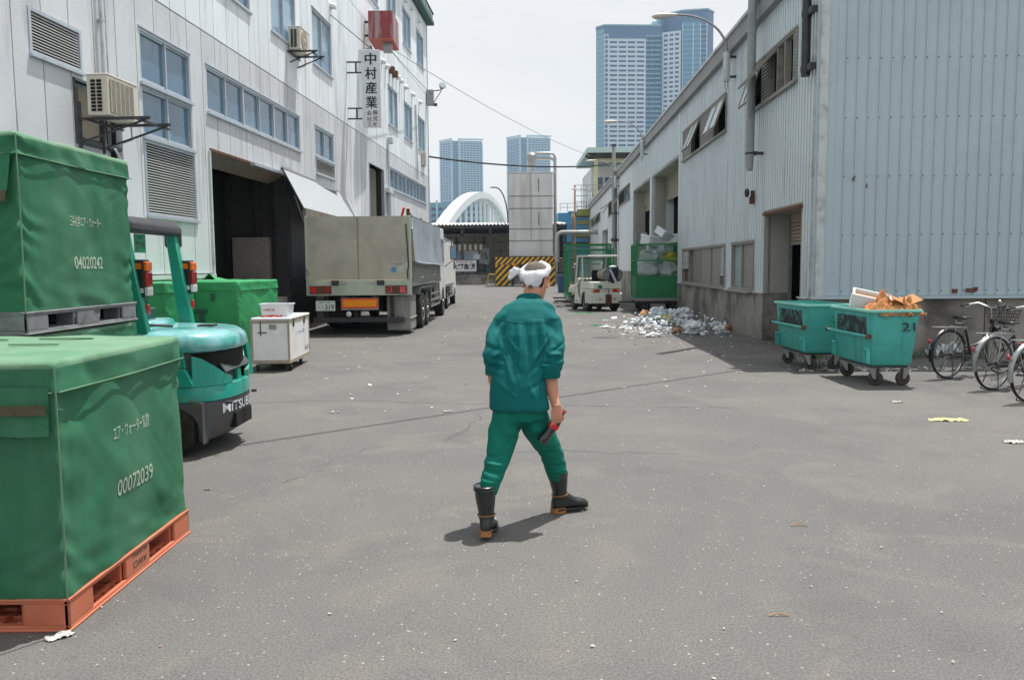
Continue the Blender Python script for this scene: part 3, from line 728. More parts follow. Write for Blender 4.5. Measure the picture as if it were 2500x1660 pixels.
# siding in lengths as laid: seams every few metres
for a, b in ((14.3, 20.7), (20.7, 27.82), (27.82, 34.5), (34.5, 41.3)):
    ribbed(a, b, 1.0 if a < 27.8 else 0, 6.66, .158, .06, RO, 'siding', K['siding'], .06)
mb = MB(); cut(mb, 14.3, 41.3, 1.0, 6.9, .07, .12, RO); mb.build('inner_wall', K['trim'], RB, smooth=False)
mb = MB(); cut(mb, 41.3, 76, 0, 6.7, -.01, .3, RO); mb.build('rendered_wall', K['smoothw'], RB, smooth=False)
mb = MB(); cut(mb, 14.25, 27.8, 0, .985, -.03, .12, RO); mb.build('concrete_base', K['conc'], RB, smooth=False)
mb = MB(); cut(mb, 40.94, 55.8, 0, 1.3, -.04, -.012, RO); mb.build('concrete_base', K['conc'], RB, smooth=False)
mb = MB(); cut(mb, 14.28, 27.8, .985, 1.012, -.06, .1, [rops['door']]); mb.build('base_flashing', K['trim'], RB, smooth=False)
MB().box(-.012, .12, 13.98, 14.32, 1.0, 6.9).build('corner_trim', K['trim'], RB, smooth=False)
# pillars between the bays
MB().box(-.02, .9, 34.31, 34.85, 0, 5.2).build('bay_pillar', K['smoothw'], RB, smooth=False)
MB().box(-.015, .02, 27.6, 27.83, 1.0, 6.6).build('bay_pillar', K['siding'], RB, smooth=False)
# roof
MB().box(-.14, .1, 14.0, 76, 6.66, 7.03).build('eave_fascia', K['fascia'], RB, smooth=False)
MB().box(-.19, -.1, 13.95, 76.1, 7.0, 7.07).build('roof_edge', K['trim'], RB, smooth=False)
mb = MB(); mb.add([(-.13, 14, 7.05), (11, 14, 9.4), (11, 76, 9.4), (-.13, 76, 7.05), (-.13, 14, 6.95), (11, 14, 9.3), (11, 76, 9.3), (-.13, 76, 6.95)], [(0, 1, 2, 3), (7, 6, 5, 4), (0, 4, 5, 1), (1, 5, 6, 2), (2, 6, 7, 3), (3, 7, 4, 0)])
mb.build('roof', K['fascia'], RB, smooth=False)
# gable front facing the camera: standing seam panels
pw = .187; zt = 7.75
for i in range(40):
    x0 = .26+i*pw
    mb = MB().box(x0, x0+pw-.012, 14.06, 14.09, 1.05, zt)
    mb.add([(x0+pw-.016, 14.035, 1.05), (x0+pw+.004, 14.035, 1.05), (x0+pw+.008, 14.085, 1.05), (x0+pw-.03, 14.085, 1.05), (x0+pw-.016, 14.035, zt), (x0+pw+.004, 14.035, zt), (x0+pw+.008, 14.085, zt), (x0+pw-.03, 14.085, zt)],
           [(0, 1, 5, 4), (1, 2, 6, 5), (3, 0, 4, 7), (4, 5, 6, 7), (0, 3, 2, 1)])
    mb.build('cladding_panel', K['clad'], RB, smooth=False)
MB().box(-.03, .262, 14.03, 14.1, 1.05, zt).build('corner_flashing', K['clad'], RB, smooth=False)
mb = MB().box(.2, 8, 14.10, 14.25, 1.0, zt+.05); mb.build('inner_wall', K['dark'], RB, smooth=False)
mb = MB()
for i in range(40):
    for z in (1.13, 2.08, 3.06, 4.03, 5.0, 5.97, 6.95): mb.cbox((.26+(i+1)*pw-.006, 14.03, z), (.017, .012, .017))
tag(mb.build('screw', K['steel_d'], RB, smooth=False), kind='stuff')
MB().box(-.06, 8, 13.97, 14.1, .995, 1.045).build('base_flashing', K['clad'], RB, smooth=False)
MB().box(0, 2.9, 14.1, 14.3, 0, .99).build('concrete_base', K['conc'], RB, smooth=False)
MB().box(2.92, 5.4, 14.1, 14.3, 0, .99).build('concrete_base', K['conc'], RB, smooth=False)
MB().box(5.42, 8, 14.1, 14.3, 0, .99).build('concrete_base', K['conc'], RB, smooth=False)
for x, w_, z in ((2.35, .1, 1.12), (2.62, .16, 1.13), (2.7, .07, 1.15), (.6, .03, 3.02), (.82, .02, 2.9)):
    MB().cbox((x, 14.026, z), (w_, .004, .07)).build('rust_scab', K['rust'], RB, smooth=False)
# bays: reveals, rolled shutters, interior
for k, (s0, s1, zt2) in (('d1', (27.84, 34.3, 5.2)), ('d2', (34.86, 40.92, 5.2)), ('d3', (55.9, 60.9, 4.1))):
    dp = .58
    MB().box(.13 if k != 'd3' else .31, dp, s1, s1+.12, 0, zt2).build('bay_reveal', K['conc_l'], RB, smooth=False)
    MB().box(.08 if k != 'd3' else .31, dp, s0-.12, s0, 0, zt2).build('bay_reveal', K['conc_l'], RB, smooth=False)
    MB().box(.0, dp, s0, s1, zt2+.002, zt2+.1).build('bay_soffit', K['conc_l'], RB, smooth=False)
    nsl = 11; fo = MB().box(dp+.0, dp+.3, s0, s1, zt2-.06, zt2).build('roller_shutter', K['tan'], RB, smooth=False); s_ = None
    for i in range(nsl):
        z = zt2-.1-i*.085
        if s_ is None: s_ = MB().box(dp+.01, dp+.03, s0, s1, -.036, .036).build('shutter_slat', K['tan'], fo, smooth=False); s_.location = (0, 0, z)
        else: inst(s_, fo, (0, 0, z))
mb = MB().box(10.8, 10.9, 14.4, 75.7, 0, 9.25).box(.7, 10.8, 34.4, 34.7, 0, 7.0).box(.7, 10.8, 41.0, 41.2, 0, 7.0).box(.3, 10.9, 75.8, 76, 0, 7).box(8.2, 10.9, 14.3, 14.5, 0, 7.7).box(.15, 10.8, 27.0, 27.2, 0, 7); mb.build('interior_wall', K['inter'], RB, smooth=False)
# service door
mb = MB().box(.0, .50, 17.2, 17.28, 1.0, 2.62); mb.build('door_reveal', K['conc_l'], RB, smooth=False)
MB().box(-.02, .50, 17.2, 17.30, 0, .995).build('door_reveal', K['conc'], RB, smooth=False)
MB().box(.0, .62, 14.77, 14.85, 0, 2.62).build('door_reveal', K['conc_l'], RB, smooth=False)
MB().box(-.02, .7, 14.8, 17.25, 2.622, 2.70).build('door_soffit', K['tan'], RB, smooth=False)
MB().box(-.05, .01, 14.78, 17.24, 2.60, 2.66).build('door_lintel_flashing', K['rust'], RB, smooth=False)
fo = MB().box(.50, .8, 14.85, 17.2, 2.5, 2.62).build('roller_shutter', K['tan'], RB, smooth=False); s_ = None
for i in range(7):
    z = 2.47-i*.075
    if s_ is None: s_ = MB().box(.51, .53, 14.9, 17.15, -.031, .031).build('shutter_slat', K['tan'], fo, smooth=False); s_.location = (0, 0, z)
    else: inst(s_, fo, (0, 0, z))
for a in (17.1, 14.88): MB().box(.48, .54, a, a+.06, 0, 2.6).build('shutter_guide', K['galv'], RB, smooth=False)
MB().box(1.7, 1.8, 14.3, 20, 0, 2.7).box(.7, 1.7, 19.9, 20, 0, 2.7).build('store_wall', K['inter'], RB, smooth=False)
# stacked foam boxes inside the door: separate things
rr = random.Random(4)
fb0 = None
for i in range(3):
    for j in range(5):
        loc = RF.at(16.2+i*.42+rr.uniform(-.02, .02), .32+j*.29, 1.35)
        lab = ('bottom', 'second', 'middle', 'fourth', 'topmost')[j]+' foam box in the '+('nearest', 'middle', 'farthest')[i]+' pile inside the service door'
        if fb0 is None:
            fb0 = tag(MB().box(-.15, .15, -.2, .2, 0, .24).box(-.16, .16, -.21, .21, .24, .275).build('foam_box', K['foam'], None, smooth=False, bevel=.01), lab, 'foam box', 'foam boxes stacked inside the service door')
            c = fb0
        else: c = inst(fb0, None, loc)
        c['label'] = lab; c.location = loc; c.rotation_euler = (0, 0, RF.a+rr.uniform(-.05, .05))
# windows on the right wall (outside is -x): helper for bays of old windows
def rframe(s0, s1, z0, z1, mat='alu_old', divs=()):
    mb = MB(); f = .045
    mb.box(-.03, .1, s0, s1, z0, z0+f); mb.box(-.03, .1, s0, s1, z1-f, z1); mb.box(-.03, .1, s0, s0+f, z0+f, z1-f); mb.box(-.03, .1, s1-f, s1, z0+f, z1-f)
    for d in divs: mb.box(-.02, .1, d-.03, d+.03, z0+f, z1-f)
    mb.box(-.08, -.03, s0-.04, s1+.04, z0-.05, z0+.01); mb.box(-.05, -.03, s0-.03, s1+.03, z1-.01, z1+.03)
    fo = mb.build('window', K[mat], RB, smooth=False)
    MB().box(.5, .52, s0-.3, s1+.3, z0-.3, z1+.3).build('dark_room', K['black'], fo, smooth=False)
    return fo
def opensash(fo, s0, s1, z0, z1, ang, n=2, g='frost'):
    """top hung sash pushed outwards"""
    h = z1-z0-.1; w2 = s1-s0
    Mx = T(-.02, 0, z1-.05) @ RY(ang)
    mb = MB(); f = .04
    mb.box(-.02, .02, s0, s0+f, -h, 0, Mx); mb.box(-.02, .02, s1-f, s1, -h, 0, Mx); mb.box(-.02, .02, s0+f, s1-f, -f, 0, Mx); mb.box(-.02, .02, s0+f, s1-f, -h, -h+f, Mx)
    for i in range(1, n): mb.box(-.022, .022, s0+w2*i/n-.02, s0+w2*i/n+.02, -h+f, -f, Mx)
    a = mb.build('sash', K['alu_old'], fo, smooth=False)
    for i in range(n):
        MB().box(-.006, .006, s0+w2*i/n+.02, s0+w2*(i+1)/n-.02, -h+f, -f, Mx).build('pane', K[g], fo, smooth=False)
# rw1, near: louvre | dark opening | open sash | louvre | open sash
z0, z1 = rops['rw1'][2:]
fo = rframe(15.25, 18.6, z0, z1, divs=(15.45, 16.0, 16.5, 17.1, 17.6))
def slats(fo, s0, s1, z0, z1, n, mat='slat_l', ang=1.05):
    st = (z1-z0)/n; base = None
    for i in range(n):
        z = z0+st*(i+.5)
        if base is None:
            base = MB().box(-.04, .04, s0, s1, -.006, .006, RY(-ang)).build('slat', K[mat], fo, smooth=False); base.location = (.0, 0, z)
        else: inst(base, fo, (.0, 0, z))
slats(fo, 15.3, 15.42, z0+.05, z1-.05, 13); slats(fo, 17.12, 17.57, z0+.05, z1-.05, 12)
opensash(fo, 16.55, 17.3, z0, z1, .75, 2); opensash(fo, 17.64, 18.54, z0, z1, .32, 2)
# rw2
z0, z1 = rops['rw2'][2:]
fo = rframe(20.88, 27.0, z0, z1, divs=(22.3, 23.1, 24.2, 25.6))
slats(fo, 22.35, 23.07, z0+.05, z1-.05, 12); slats(fo, 23.15, 24.15, z0+.05, z1-.05, 12); slats(fo, 25.65, 26.95, z0+.05, z1-.05, 12)
opensash(fo, 20.95, 22.6, z0, z1, .35, 2); opensash(fo, 24.3, 25.55, z0, z1, .38, 2)
fo = rframe(42.4, 48.1, 5.0, 5.78, divs=(43.8, 45.2, 46.7)); opensash(fo, 45.3, 46.6, 5.0, 5.78, .8, 1)
for a in (42.45, 43.85): MB().box(.03, .05, a, a+1.3, 5.04, 5.74).build('pane', K['glass'], fo, smooth=False)
opensash(fo, 46.8, 48.0, 5.0, 5.78, .5, 1)
fo = rframe(52.8, 55.3, 4.85, 5.7, divs=(54.0,)); opensash(fo, 52.9, 53.9, 4.85, 5.7, 1.0, 1); opensash(fo, 54.1, 55.2, 4.85, 5.7, .6, 1)
fo = rframe(62.4, 73.2, 4.98, 5.62, divs=(64.6, 66.7, 68.9, 71.0))
for a in (62.5, 66.8, 71.1): MB().box(.03, .05, a, a+2, 5.02, 5.58).build('pane', K['glass'], fo, smooth=False)
opensash(fo, 64.7, 66.6, 4.98, 5.62, .6, 1); opensash(fo, 69, 70.9, 4.98, 5.62, .8, 1)
# low windows
z0, z1 = rops['lw1'][2:]
fo = rframe(20.8, 26.9, z0, z1, divs=(21.35, 22.5, 23.9, 25.0, 25.8))
slats(fo, 20.85, 21.32, z0+.3, z1-.05, 11); slats(fo, 25.85, 26.85, z0+.45, z1-.05, 7)
MB().box(.0, .02, 23.95, 24.97, z0+.05, z1-.05).build('blanking_board', K['slat_g'], fo, smooth=False)
MB().box(.02, .04, 21.4, 22.47, z0+.05, z1-.05).box(.0, .02, 22.53, 23.85, z0+.05, z1-.05).build('pane', K['pang'], fo, smooth=False)
MB().box(.06, .09, 25.85, 26.8, z0+.05, z0+.4).build('timber_board', K['rust'], fo, smooth=False)
MB().box(.05, .08, -.05, .05, 0, .6, T(.0, 25.3, z0+.05) @ RX(.35)).box(.08, .10, 25.5, 25.6, z0+.05, z1-.1).build('timber_board', K['wood'], fo, smooth=False)
z0, z1 = rops['lw2'][2:]
fo = rframe(18.03, 20.05, z0, z1, divs=(19.1,))
MB().box(.03, .05, 18.08, 19.07, z0+.05, z1-.05).build('pane', K['pang'], fo, smooth=False)
MB().box(.05, .07, 19.13, 20.0, z0+.05, z1-.05).build('pane', K['frost'], fo, smooth=False)
MB().box(-.12, -.05, 18.2, 20.5, .95, 1.0).build('broken_sill', K['tan'], RB, smooth=False, bevel=.01)
# mast, pipes, wires and fittings held by the wall
t = thing('mast_pole', 'tall peeling grey steel pole strapped to the corrugated wall and ending above head height', 'pole', RF.at(17.45, 3.55, -.28), RF.a)
MB().tube([(0, 0, .0), (0, 0, .12), (0, 0, .3), (0, 0, 7.3)], .09, 16, rs=[.06, .075, .088, .092]).build('pole', K['pole'], t)
for z in (.36, 3.75):
    MB().lathe([(.096, z-.02), (.1, z), (.096, z+.02)], None, 16, cap=False).box(.09, .28, -.03, .03, z-.03, z+.03).box(.06, .14, -.06, .06, z-.04, z+.04).build('strap', K['steel_d'], t)
t = thing('down_pipe', 'thick grey pipe clamped at the near top corner of the corrugated wall', 'pipe', RF.at(14.5, 4.82, -.10), RF.a)
MB().tube([(0, 0, 0), (0, 0, 3.0)], .075, 16).build('pipe', K['steel_d'], t)
for z in (.12, 1.05):
    MB().lathe([(.08, z-.06), (.086, z), (.08, z+.06)], None, 16, cap=False).box(-.02, .10, -.3, -.03, z-.06, z+.05).build('clamp', K['steel_d'], t)
MB().tube([(.06, -.16, -.1), (.06, -.16, 3)], .018).tube([(.06, -.28, -4), (.06, -.28, 3)], .012).build('conduit', K['trim'], t)
t = thing('wall_horn', 'small round dark fitting over a rusty bracket below the mast', 'siren', RF.at(18.1, 3.15, -.1), RF.a)
MB().lathe([(.05, 0), (.09, .02), (.1, .06), (.07, .08), (.04, .03)], T(-.02, 0, 0) @ RY(-PI/2), 18).build('horn', K['steel_d'], t)
MB().box(-.0, .09, -.05, .05, -.24, -.08).box(.02, .1, -.02, .02, -.1, .05).build('bracket', K['rust'], t, smooth=False)
mb = MB()
# street lamps fixed to the wall
def lamp(label, tubepx, headpx, s):
    zt = VY(tubepx[0], tubepx[1], RF.at(s, 0, -.22).y).z; X = RF.at(s, 0, 0)
    t = thing('street_lamp', label, 'street lamp', RF.at(s, zt-.68, -.22), RF.a, 'curved street lamps along the shed wall')
    MB().lathe([(.075, 0), (.085, .02), (.085, .64), (.06, .68), (.03, .7)], None, 16).build('housing', K['trim'], t)
    h = VY(headpx[0], headpx[1], RF.at(s, 0, 0).y); hxw = h.x-(RF.at(s, 0, -.22)).x; hz = h.z-(zt-.68)
    pts = []
    for i in range(15):
        q = i/14; a = q*PI/2*1.05
        pts.append((hxw*.86*(1-math.cos(a)) if True else 0, 0, .66+(hz-.66)*math.sin(min(a, PI/2))**.95))
    MB().tube(pts, .028, 8, rs=[.034-.012*i/14 for i in range(15)]).build('arm', K['galv'], t)
    e = Vector(pts[-1]); Mx = T(e) @ RY(-PI/2-.06)
    MB().lathe([(.03, -.06), (.055, .0), (.07, .08), (.10, .2), (.115, .34), (.10, .46), (.05, .54), (.01, .56)], Mx @ Matrix.Scale(.62, 4, (1, 0, 0)), 16).build('lamp_head', K['ac'], t)
    MB().ball((e.x-.33, e.y, e.z-.03), (.17, .085, .06), 10).build('lamp_lens', K['frost'], t)
    mb = MB().box(.05, .22, -.03, .03, .08, .13).box(.05, .22, -.03, .03, .54, .59); mb.tube([(-.03, 0, 0), (-.035, 0, -.12), (0, 0, -.22), (.035, 0, -.12), (.03, 0, 0)], .008)
    mb.build('bracket', K['steel_d'], t)
lamp('nearest and largest curved street lamp on the corrugated wall by the mast', (1767, 128), (1640, 36), 20.0)
lamp('second curved street lamp along the eave, in front of the big tower', (1567, 344), (1500, 296), 35.9)
lamp('third curved street lamp beside the far utility pole', (1502, 430), (1450, 392), 48.2)
lamp('farthest small street lamp in front of the outdoor staircase', (1442, 472), (1408, 461), 70.5)
t = thing('utility_pole', 'grey utility pole standing against the far wall with pipes and cap', 'pole', RF.at(48.4, 0, -.3), RF.a)
MB().tube([(0, 0, 2.6), (0, 0, 8.45)], .11, 12).build('pole', K['galv'], t)
MB().tube([(.17, .2, 0), (.17, .2, 6.8)], .06, 8).tube([(0, 0, 2.6), (.05, 0, 2.3), (.05, 0, 0)], .07, 8).build('pipe', K['galv'], t)
MB().box(-.15, .3, -.12, .12, 3.0, 3.15).box(-.14, .3, -.12, .12, 4.6, 4.66).box(-.12, .12, -.12, .12, 8.45, 8.6).build('clamp', K['steel_d'], t, smooth=False)
# small notice in the bay reveal and dark service conduit
t = tag(MB().box(0, .004, -.12, .12, 0, .7).build('notice', K['signw'], None, smooth=False), 'narrow white notice with dark characters on the far side of the loading bay', 'notice')
t.location = RF.at(40.9, 2.5, .55); t.rotation_euler = (0, 0, RF.a-PI/2)
for i in range(4): text('火気厳禁'[i], K['ink'], (-.001, 0, .58-i*.15), (PI/2, 0, -PI/2), h=.1, parent=t, bold=.02, name='character')
# ------------------------------------------------------------------ things stacked at the left
def gridbox(w, d, h, nx, ny, nz, disp, top=True, r=.03):
    """rounded cloth cover: 4 sides and top of a box, each vertex moved by disp(p, n)"""
    mb = MB()
    def face(o, u, v, nu, nv, n):
        b = len(mb.v)
        for j in range(nv+1):
            for i in range(nu+1):
                p = Vector(o)+Vector(u)*(i/nu)+Vector(v)*(j/nv)
                q = Vector((max(-w/2+r, min(w/2-r, p.x)), max(-d/2+r, min(d/2-r, p.y)), min(h-r, p.z)))
                dd = p-q
                if dd.length > 1e-6: p = q+dd.normalized()*r
                nn = dd.normalized() if dd.length > 1e-6 else Vector(n)
                mb.v.append(p+nn*disp(p, nn))
        for j in range(nv):
            for i in range(nu):
                a = b+j*(nu+1)+i; mb.f.append((a, a+1, a+nu+2, a+nu+1))
    face((-w/2, -d/2, 0), (w, 0, 0), (0, 0, h), nx, nz, (0, -1, 0))
    face((w/2, -d/2, 0), (0, d, 0), (0, 0, h), ny, nz, (1, 0, 0))
    face((w/2, d/2, 0), (-w, 0, 0), (0, 0, h), nx, nz, (0, 1, 0))
    face((-w/2, d/2, 0), (0, -d, 0), (0, 0, h), ny, nz, (-1, 0, 0))
    if top: face((-w/2, -d/2, h), (w, 0, 0), (0, d, 0), nx, ny, (0, 0, 1))
    return mb
def weld(o, d=.0015):
    bm = bmesh.new(); bm.from_mesh(o.data); bmesh.ops.remove_doubles(bm, verts=bm.verts[:], dist=d); bm.to_mesh(o.data); bm.free()
    o.data.polygons.foreach_set('use_smooth', [True]*len(o.data.polygons)); return o
def cloth_disp(w, d, h, seed, amp=1.0):
    off = Vector((seed*7.3, seed*3.1, seed*1.7))
    def f(p, n):
        q = p+off
        s = .008*noise.noise(q*2.2)+.007*noise.noise(q*5)
        # diagonal pull folds near the lower corners, ripples at the vertical edges
        ex = min(abs(abs(p.x)-w/2) if abs(n.y) > .5 else 9, abs(abs(p.y)-d/2) if abs(n.x) > .5 else 9)
        if abs(n.z) < .5:
            edge = math.exp(-ex/.13)
            s += .015*edge*math.sin(p.z*38+9*noise.noise(q*3)+ex*26)*(.5+noise.noise(q*4+Vector((5, 0, 0))))
            low = math.exp(-p.z/.16)
            s += .016*low*noise.noise(Vector((q.x*5+q.z*6, q.y*5+q.z*6, q.z*9)))
            s += .008*noise.noise(Vector(((q.x+q.y)*3.2+q.z*4.2, 0, q.z*1.6)))
            s += .020*math.exp(-((p.z-h*.45)/(h*.4))**2)*(.4 if ex > .1 else 0)
            u = p.x+p.y
            for k_, (fa, fb, am) in enumerate(((1.7, 1.2, .0035), (.9, -1.9, .003), (3.1, 2.6, .0035))):
                s -= am*max(0, 1-abs(noise.noise(Vector((u*fa+p.z*fb+seed*3.7+k_*9, k_*5.1, p.z*.7))))*2.6)**3
        return s*amp
    return f
def cover(label, x, y, z, w, d, h, seed, mat='tarp', flap='tarp_f', flaph=.14, rz=0, res=1.0):
    t = thing('covered_crate', label, 'covered crate', (x, y, z), rz, 'green tarpaulin covered crates')
    n = lambda L: max(6, int(L*52*res))
    o = gridbox(w, d, h, n(w), n(d), n(h), cloth_disp(w, d, h, seed)).build('cover', K[mat], t, ang=80); weld(o)
    # lid: a separate shallow skirted top
    dd = cloth_disp(w, d, h, seed+5, .9)
    def ld(p, n_):
        s = dd(p, n_)
        if n_.z > .5: return s*1.3-.012*math.exp(-((abs(p.x)-w*.1)**2+(p.y)**2)/.1)
        return s+.006+.006*math.exp(-p.z/.04)+.006*noise.noise(Vector((p.x*9, p.y*9, seed)))*math.exp(-p.z/.08)
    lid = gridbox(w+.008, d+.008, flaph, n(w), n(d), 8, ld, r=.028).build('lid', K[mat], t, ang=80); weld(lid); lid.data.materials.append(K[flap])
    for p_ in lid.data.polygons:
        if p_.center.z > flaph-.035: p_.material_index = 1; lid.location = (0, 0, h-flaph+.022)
    # seam piping along the skirt
    return t
def seams(t, w, d, h, flaph, side=True):
    mb = MB()
    z = h-flaph+.024
    mb.tube([(w/2+.020, -d/2, z), (w/2+.022, 0, z-.006), (w/2+.020, d/2, z)], .004, 6)
    mb.tube([(-w/2, -d/2-.02, z), (0, -d/2-.024, z-.004), (w/2, -d/2-.02, z)], .004, 6)
    mb.tube([(w/2+.008, -d/2-.006, .0), (w/2+.014, -d/2-.012, h*.5), (w/2+.012, -d/2-.012, h)], .0045, 6)
    mb.build('seam', K['tarp_f'], t)
def pallet(label, x, y, z, w, d, h, mat, rz=0, wear=False, group='plastic pallets'):
    t = thing('pallet', label, 'pallet', (x, y, z), rz, group)
    # perimeter walls with two fork openings a side
    r = .035
    mb = MB()
    mb.box(-w/2, w/2, -d/2, d/2, 0, .012); 
    for i in range(int(w/.09)):
        xx = -w/2+.02+i*.09; mb.box(xx, xx+.02, -d/2+.03, d/2-.03, .012, .03)
    for i in range(int(d/.09)):
        yy = -d/2+.02+i*.09; mb.box(-w/2+.03, w/2-.03, yy, yy+.02, .0121, .026)
    for i in range(int(d/.06)):
        yy = -d/2+.02+i*.06; mb.box(-w/2+.03, w/2-.03, yy, yy+.025, h-.03, h-.012)
    mb.box(-w/2+.012, w/2-.012, -d/2+.012, d/2-.012, h-.012, h-.002)
    mb.build('deck', K[mat], t, smooth=False)
    def wall(L, name, Mx):
        a, b, c = .16*L, .40*L, 0
        mb = MB(); th = .02; zt = h-.026; zb = .026
        for (p, q) in ((-L/2, -L/2+a), (-L/2+b, L/2-b), (L/2-a, L/2)): mb.box(p, q, 0, th, zb, zt, Mx)
        mb.box(-L/2, L/2, -.0, th, zt, h, Mx); mb.box(-L/2, L/2, -.0, th, 0, zb, Mx); mb.box(-L/2-.006, L/2+.006, -.008, th, 0, .012, Mx)
        mb.box(-L/2-.004, L/2+.004, -.005, th, h-.012, h+.001, Mx)
        for (p, q) in ((-L/2+a, -L/2+b), (L/2-b, L/2-a)):
            for c in (p, q-.02): mb.box(c, c+.02, th, .14, .013, zt, Mx)
        mb.build(name, K[mat], t, smooth=False, bevel=.004)
    wall(w, 'side_wall', T(0, -d/2, 0)); wall(w, 'side_wall', T(0, d/2, 0) @ RZ(PI))
    wall(d, 'side_wall', T(w/2, 0, 0) @ RZ(PI/2)); wall(d, 'side_wall', T(-w/2, 0, 0) @ RZ(-PI/2))
    return t
from mathutils.bvhtree import BVHTree
def printon(tx, t, axis=0, sgn=1, gap=.0025):
    """lay lettering on the cover it is printed on, following its folds"""
    o = next(c for c in t.children if c.name.startswith('cover')); bv = BVHTree.FromPolygons([v.co for v in o.data.vertices], [p.vertices[:] for p in o.data.polygons])
    M_ = Matrix.Translation(tx.location) @ tx.rotation_euler.to_matrix().to_4x4()
    bm = bmesh.new(); bm.from_mesh(tx.data); bmesh.ops.triangulate(bm, faces=bm.faces[:])
    bmesh.ops.subdivide_edges(bm, edges=[e for e in bm.edges if e.calc_length() > .02], cuts=2, use_grid_fill=False)
    for v in bm.verts:
        p = M_ @ v.co; h = bv.ray_cast(Vector((p.x+.3, p.y, p.z)), Vector((-1, 0, 0)))
        if h[0]: p = Vector((h[0].x+gap, p.y, p.z))
        v.co = p
    bm.to_mesh(tx.data); bm.free(); tx.location = (0, 0, 0); tx.rotation_euler = (0, 0, 0)
# stack A (nearest)
ax, ay, aw, ad = -2.605, 4.19, 1.26, 1.36
ta = pallet('orange plastic pallet under the nearest green covered crate', ax, ay, 0, aw, ad, .15, 'pal_o')
text('00183962', K['hazk'], (aw/2+.0015, .02, .118), (PI/2, PI, PI/2), h=.022, w=.17, parent=ta)
text('AWCI', K['hazk'], (aw/2+.0015, .02, .068), (PI/2, PI, PI/2), h=.036, w=.15, parent=ta)
wA, dA, hA = aw-.02, ad-.01, 1.035
tA = cover('largest nearest green covered crate marked 00072039, on an orange pallet', ax, ay, .152, wA, dA, hA, 1)
seams(tA, wA, dA, hA, .14)
xf = wA/2+.048
printon(text('エア・ウォーター炭酸', K['stencil'], (xf, .02, .635), RIGHTF, w=.40, h=.075, parent=tA, bold=.005), tA)
printon(text('00072039', K['stencil'], (xf, .02, .355), RIGHTF, w=.38, h=.085, parent=tA, bold=.008), tA)
# front band and hanging flap
mb = MB(); n_ = 40
def frill(x0, x1, ztop, zbot, y, seed, thick=.004, amp=.012):
    mb = MB(); nx, nz_ = 48, 10
    for j in range(nz_+1):
        for i in range(nx+1):
            x = x0+(x1-x0)*i/nx; z = ztop+(zbot-ztop)*j/nz_
            mb.v.append(Vector((x, y-amp*(j/nz_)*(1+noise.noise(Vector((x*6, seed, z*2))))-.004*noise.noise(Vector((x*20+z*18, seed, z*8))), z+.008*noise.noise(Vector((x*3, seed, 0)))*(j/nz_))))
    for j in range(nz_):
        for i in range(nx): a = j*(nx+1)+i; mb.f.append((a, a+1, a+nx+2, a+nx+1))
    return mb
frill(-wA/2, wA/2-.01, hA-.09, hA-.30, -dA/2-.028, 1.1).build('front_flap', K['tarp'], tA, ang=80, fix=False)
frill(-wA/2, wA/2-.012, hA-.165, hA-.205, -dA/2-.052, 1.1, amp=.002).build('webbing_band', K['strap'], tA, ang=80, fix=False)
for (x, y, l) in ((-.35, .35, .3), (.1, .4, .3), (.12, .05, .26), (-.3, -.02, .26), (-.5, -.35, .3)):
    MB().box(x-l/2, x+l/2, y-.012, y+.012, hA+.025, hA+.034).build('lid_strap', K['tarp_f'], tA, smooth=False, bevel=.003)
# stack B behind it
bx, by, bw, bd = -3.565, 5.68, 1.26, 1.46
pallet('orange plastic pallet hidden under the lower crate of the rear stack', bx, by, 0, bw, bd, .15, 'pal_o')
tB = cover('lower green covered crate of the rear stack, carrying the grey pallet', bx, by, .152, bw-.02, bd-.01, 1.03, 2)
tp = pallet('battered grey plastic pallet marked MAI between the two stacked green crates', bx, by, 1.205, bw, bd, .14, 'pal_g')
text('MAI', K['ink'], (bw/2+.0015, .12, .10), RIGHTF, h=.034, parent=tp)
hB = 1.06
tC = cover('upper green covered crate marked 04020242, raised on the grey pallet', bx, by, 1.347, bw-.02, bd-.01, hB, 3)
seams(tC, bw-.02, bd-.01, hB, .14)
xf = (bw-.02)/2+.045
printon(text('三井化学エア・ウォーター', K['stencil'], (xf, .03, .58), RIGHTF, w=.42, h=.075, parent=tC, bold=.006), tC)
printon(text('04020242', K['stencil'], (xf, .05, .30), RIGHTF, w=.40, h=.085, parent=tC, bold=.008), tC)
frill(-.6, .6, hB-.08, hB-.34, -(bd-.01)/2-.02, 4.4, amp=.05).build('front_flap', K['tarp'], tC, ang=80, fix=False)
frill(-.6, .6, hB-.34, hB-.40, -(bd-.01)/2-.09, 4.4, amp=.002).build('webbing_band', K['strap'], tC, ang=80, fix=False)
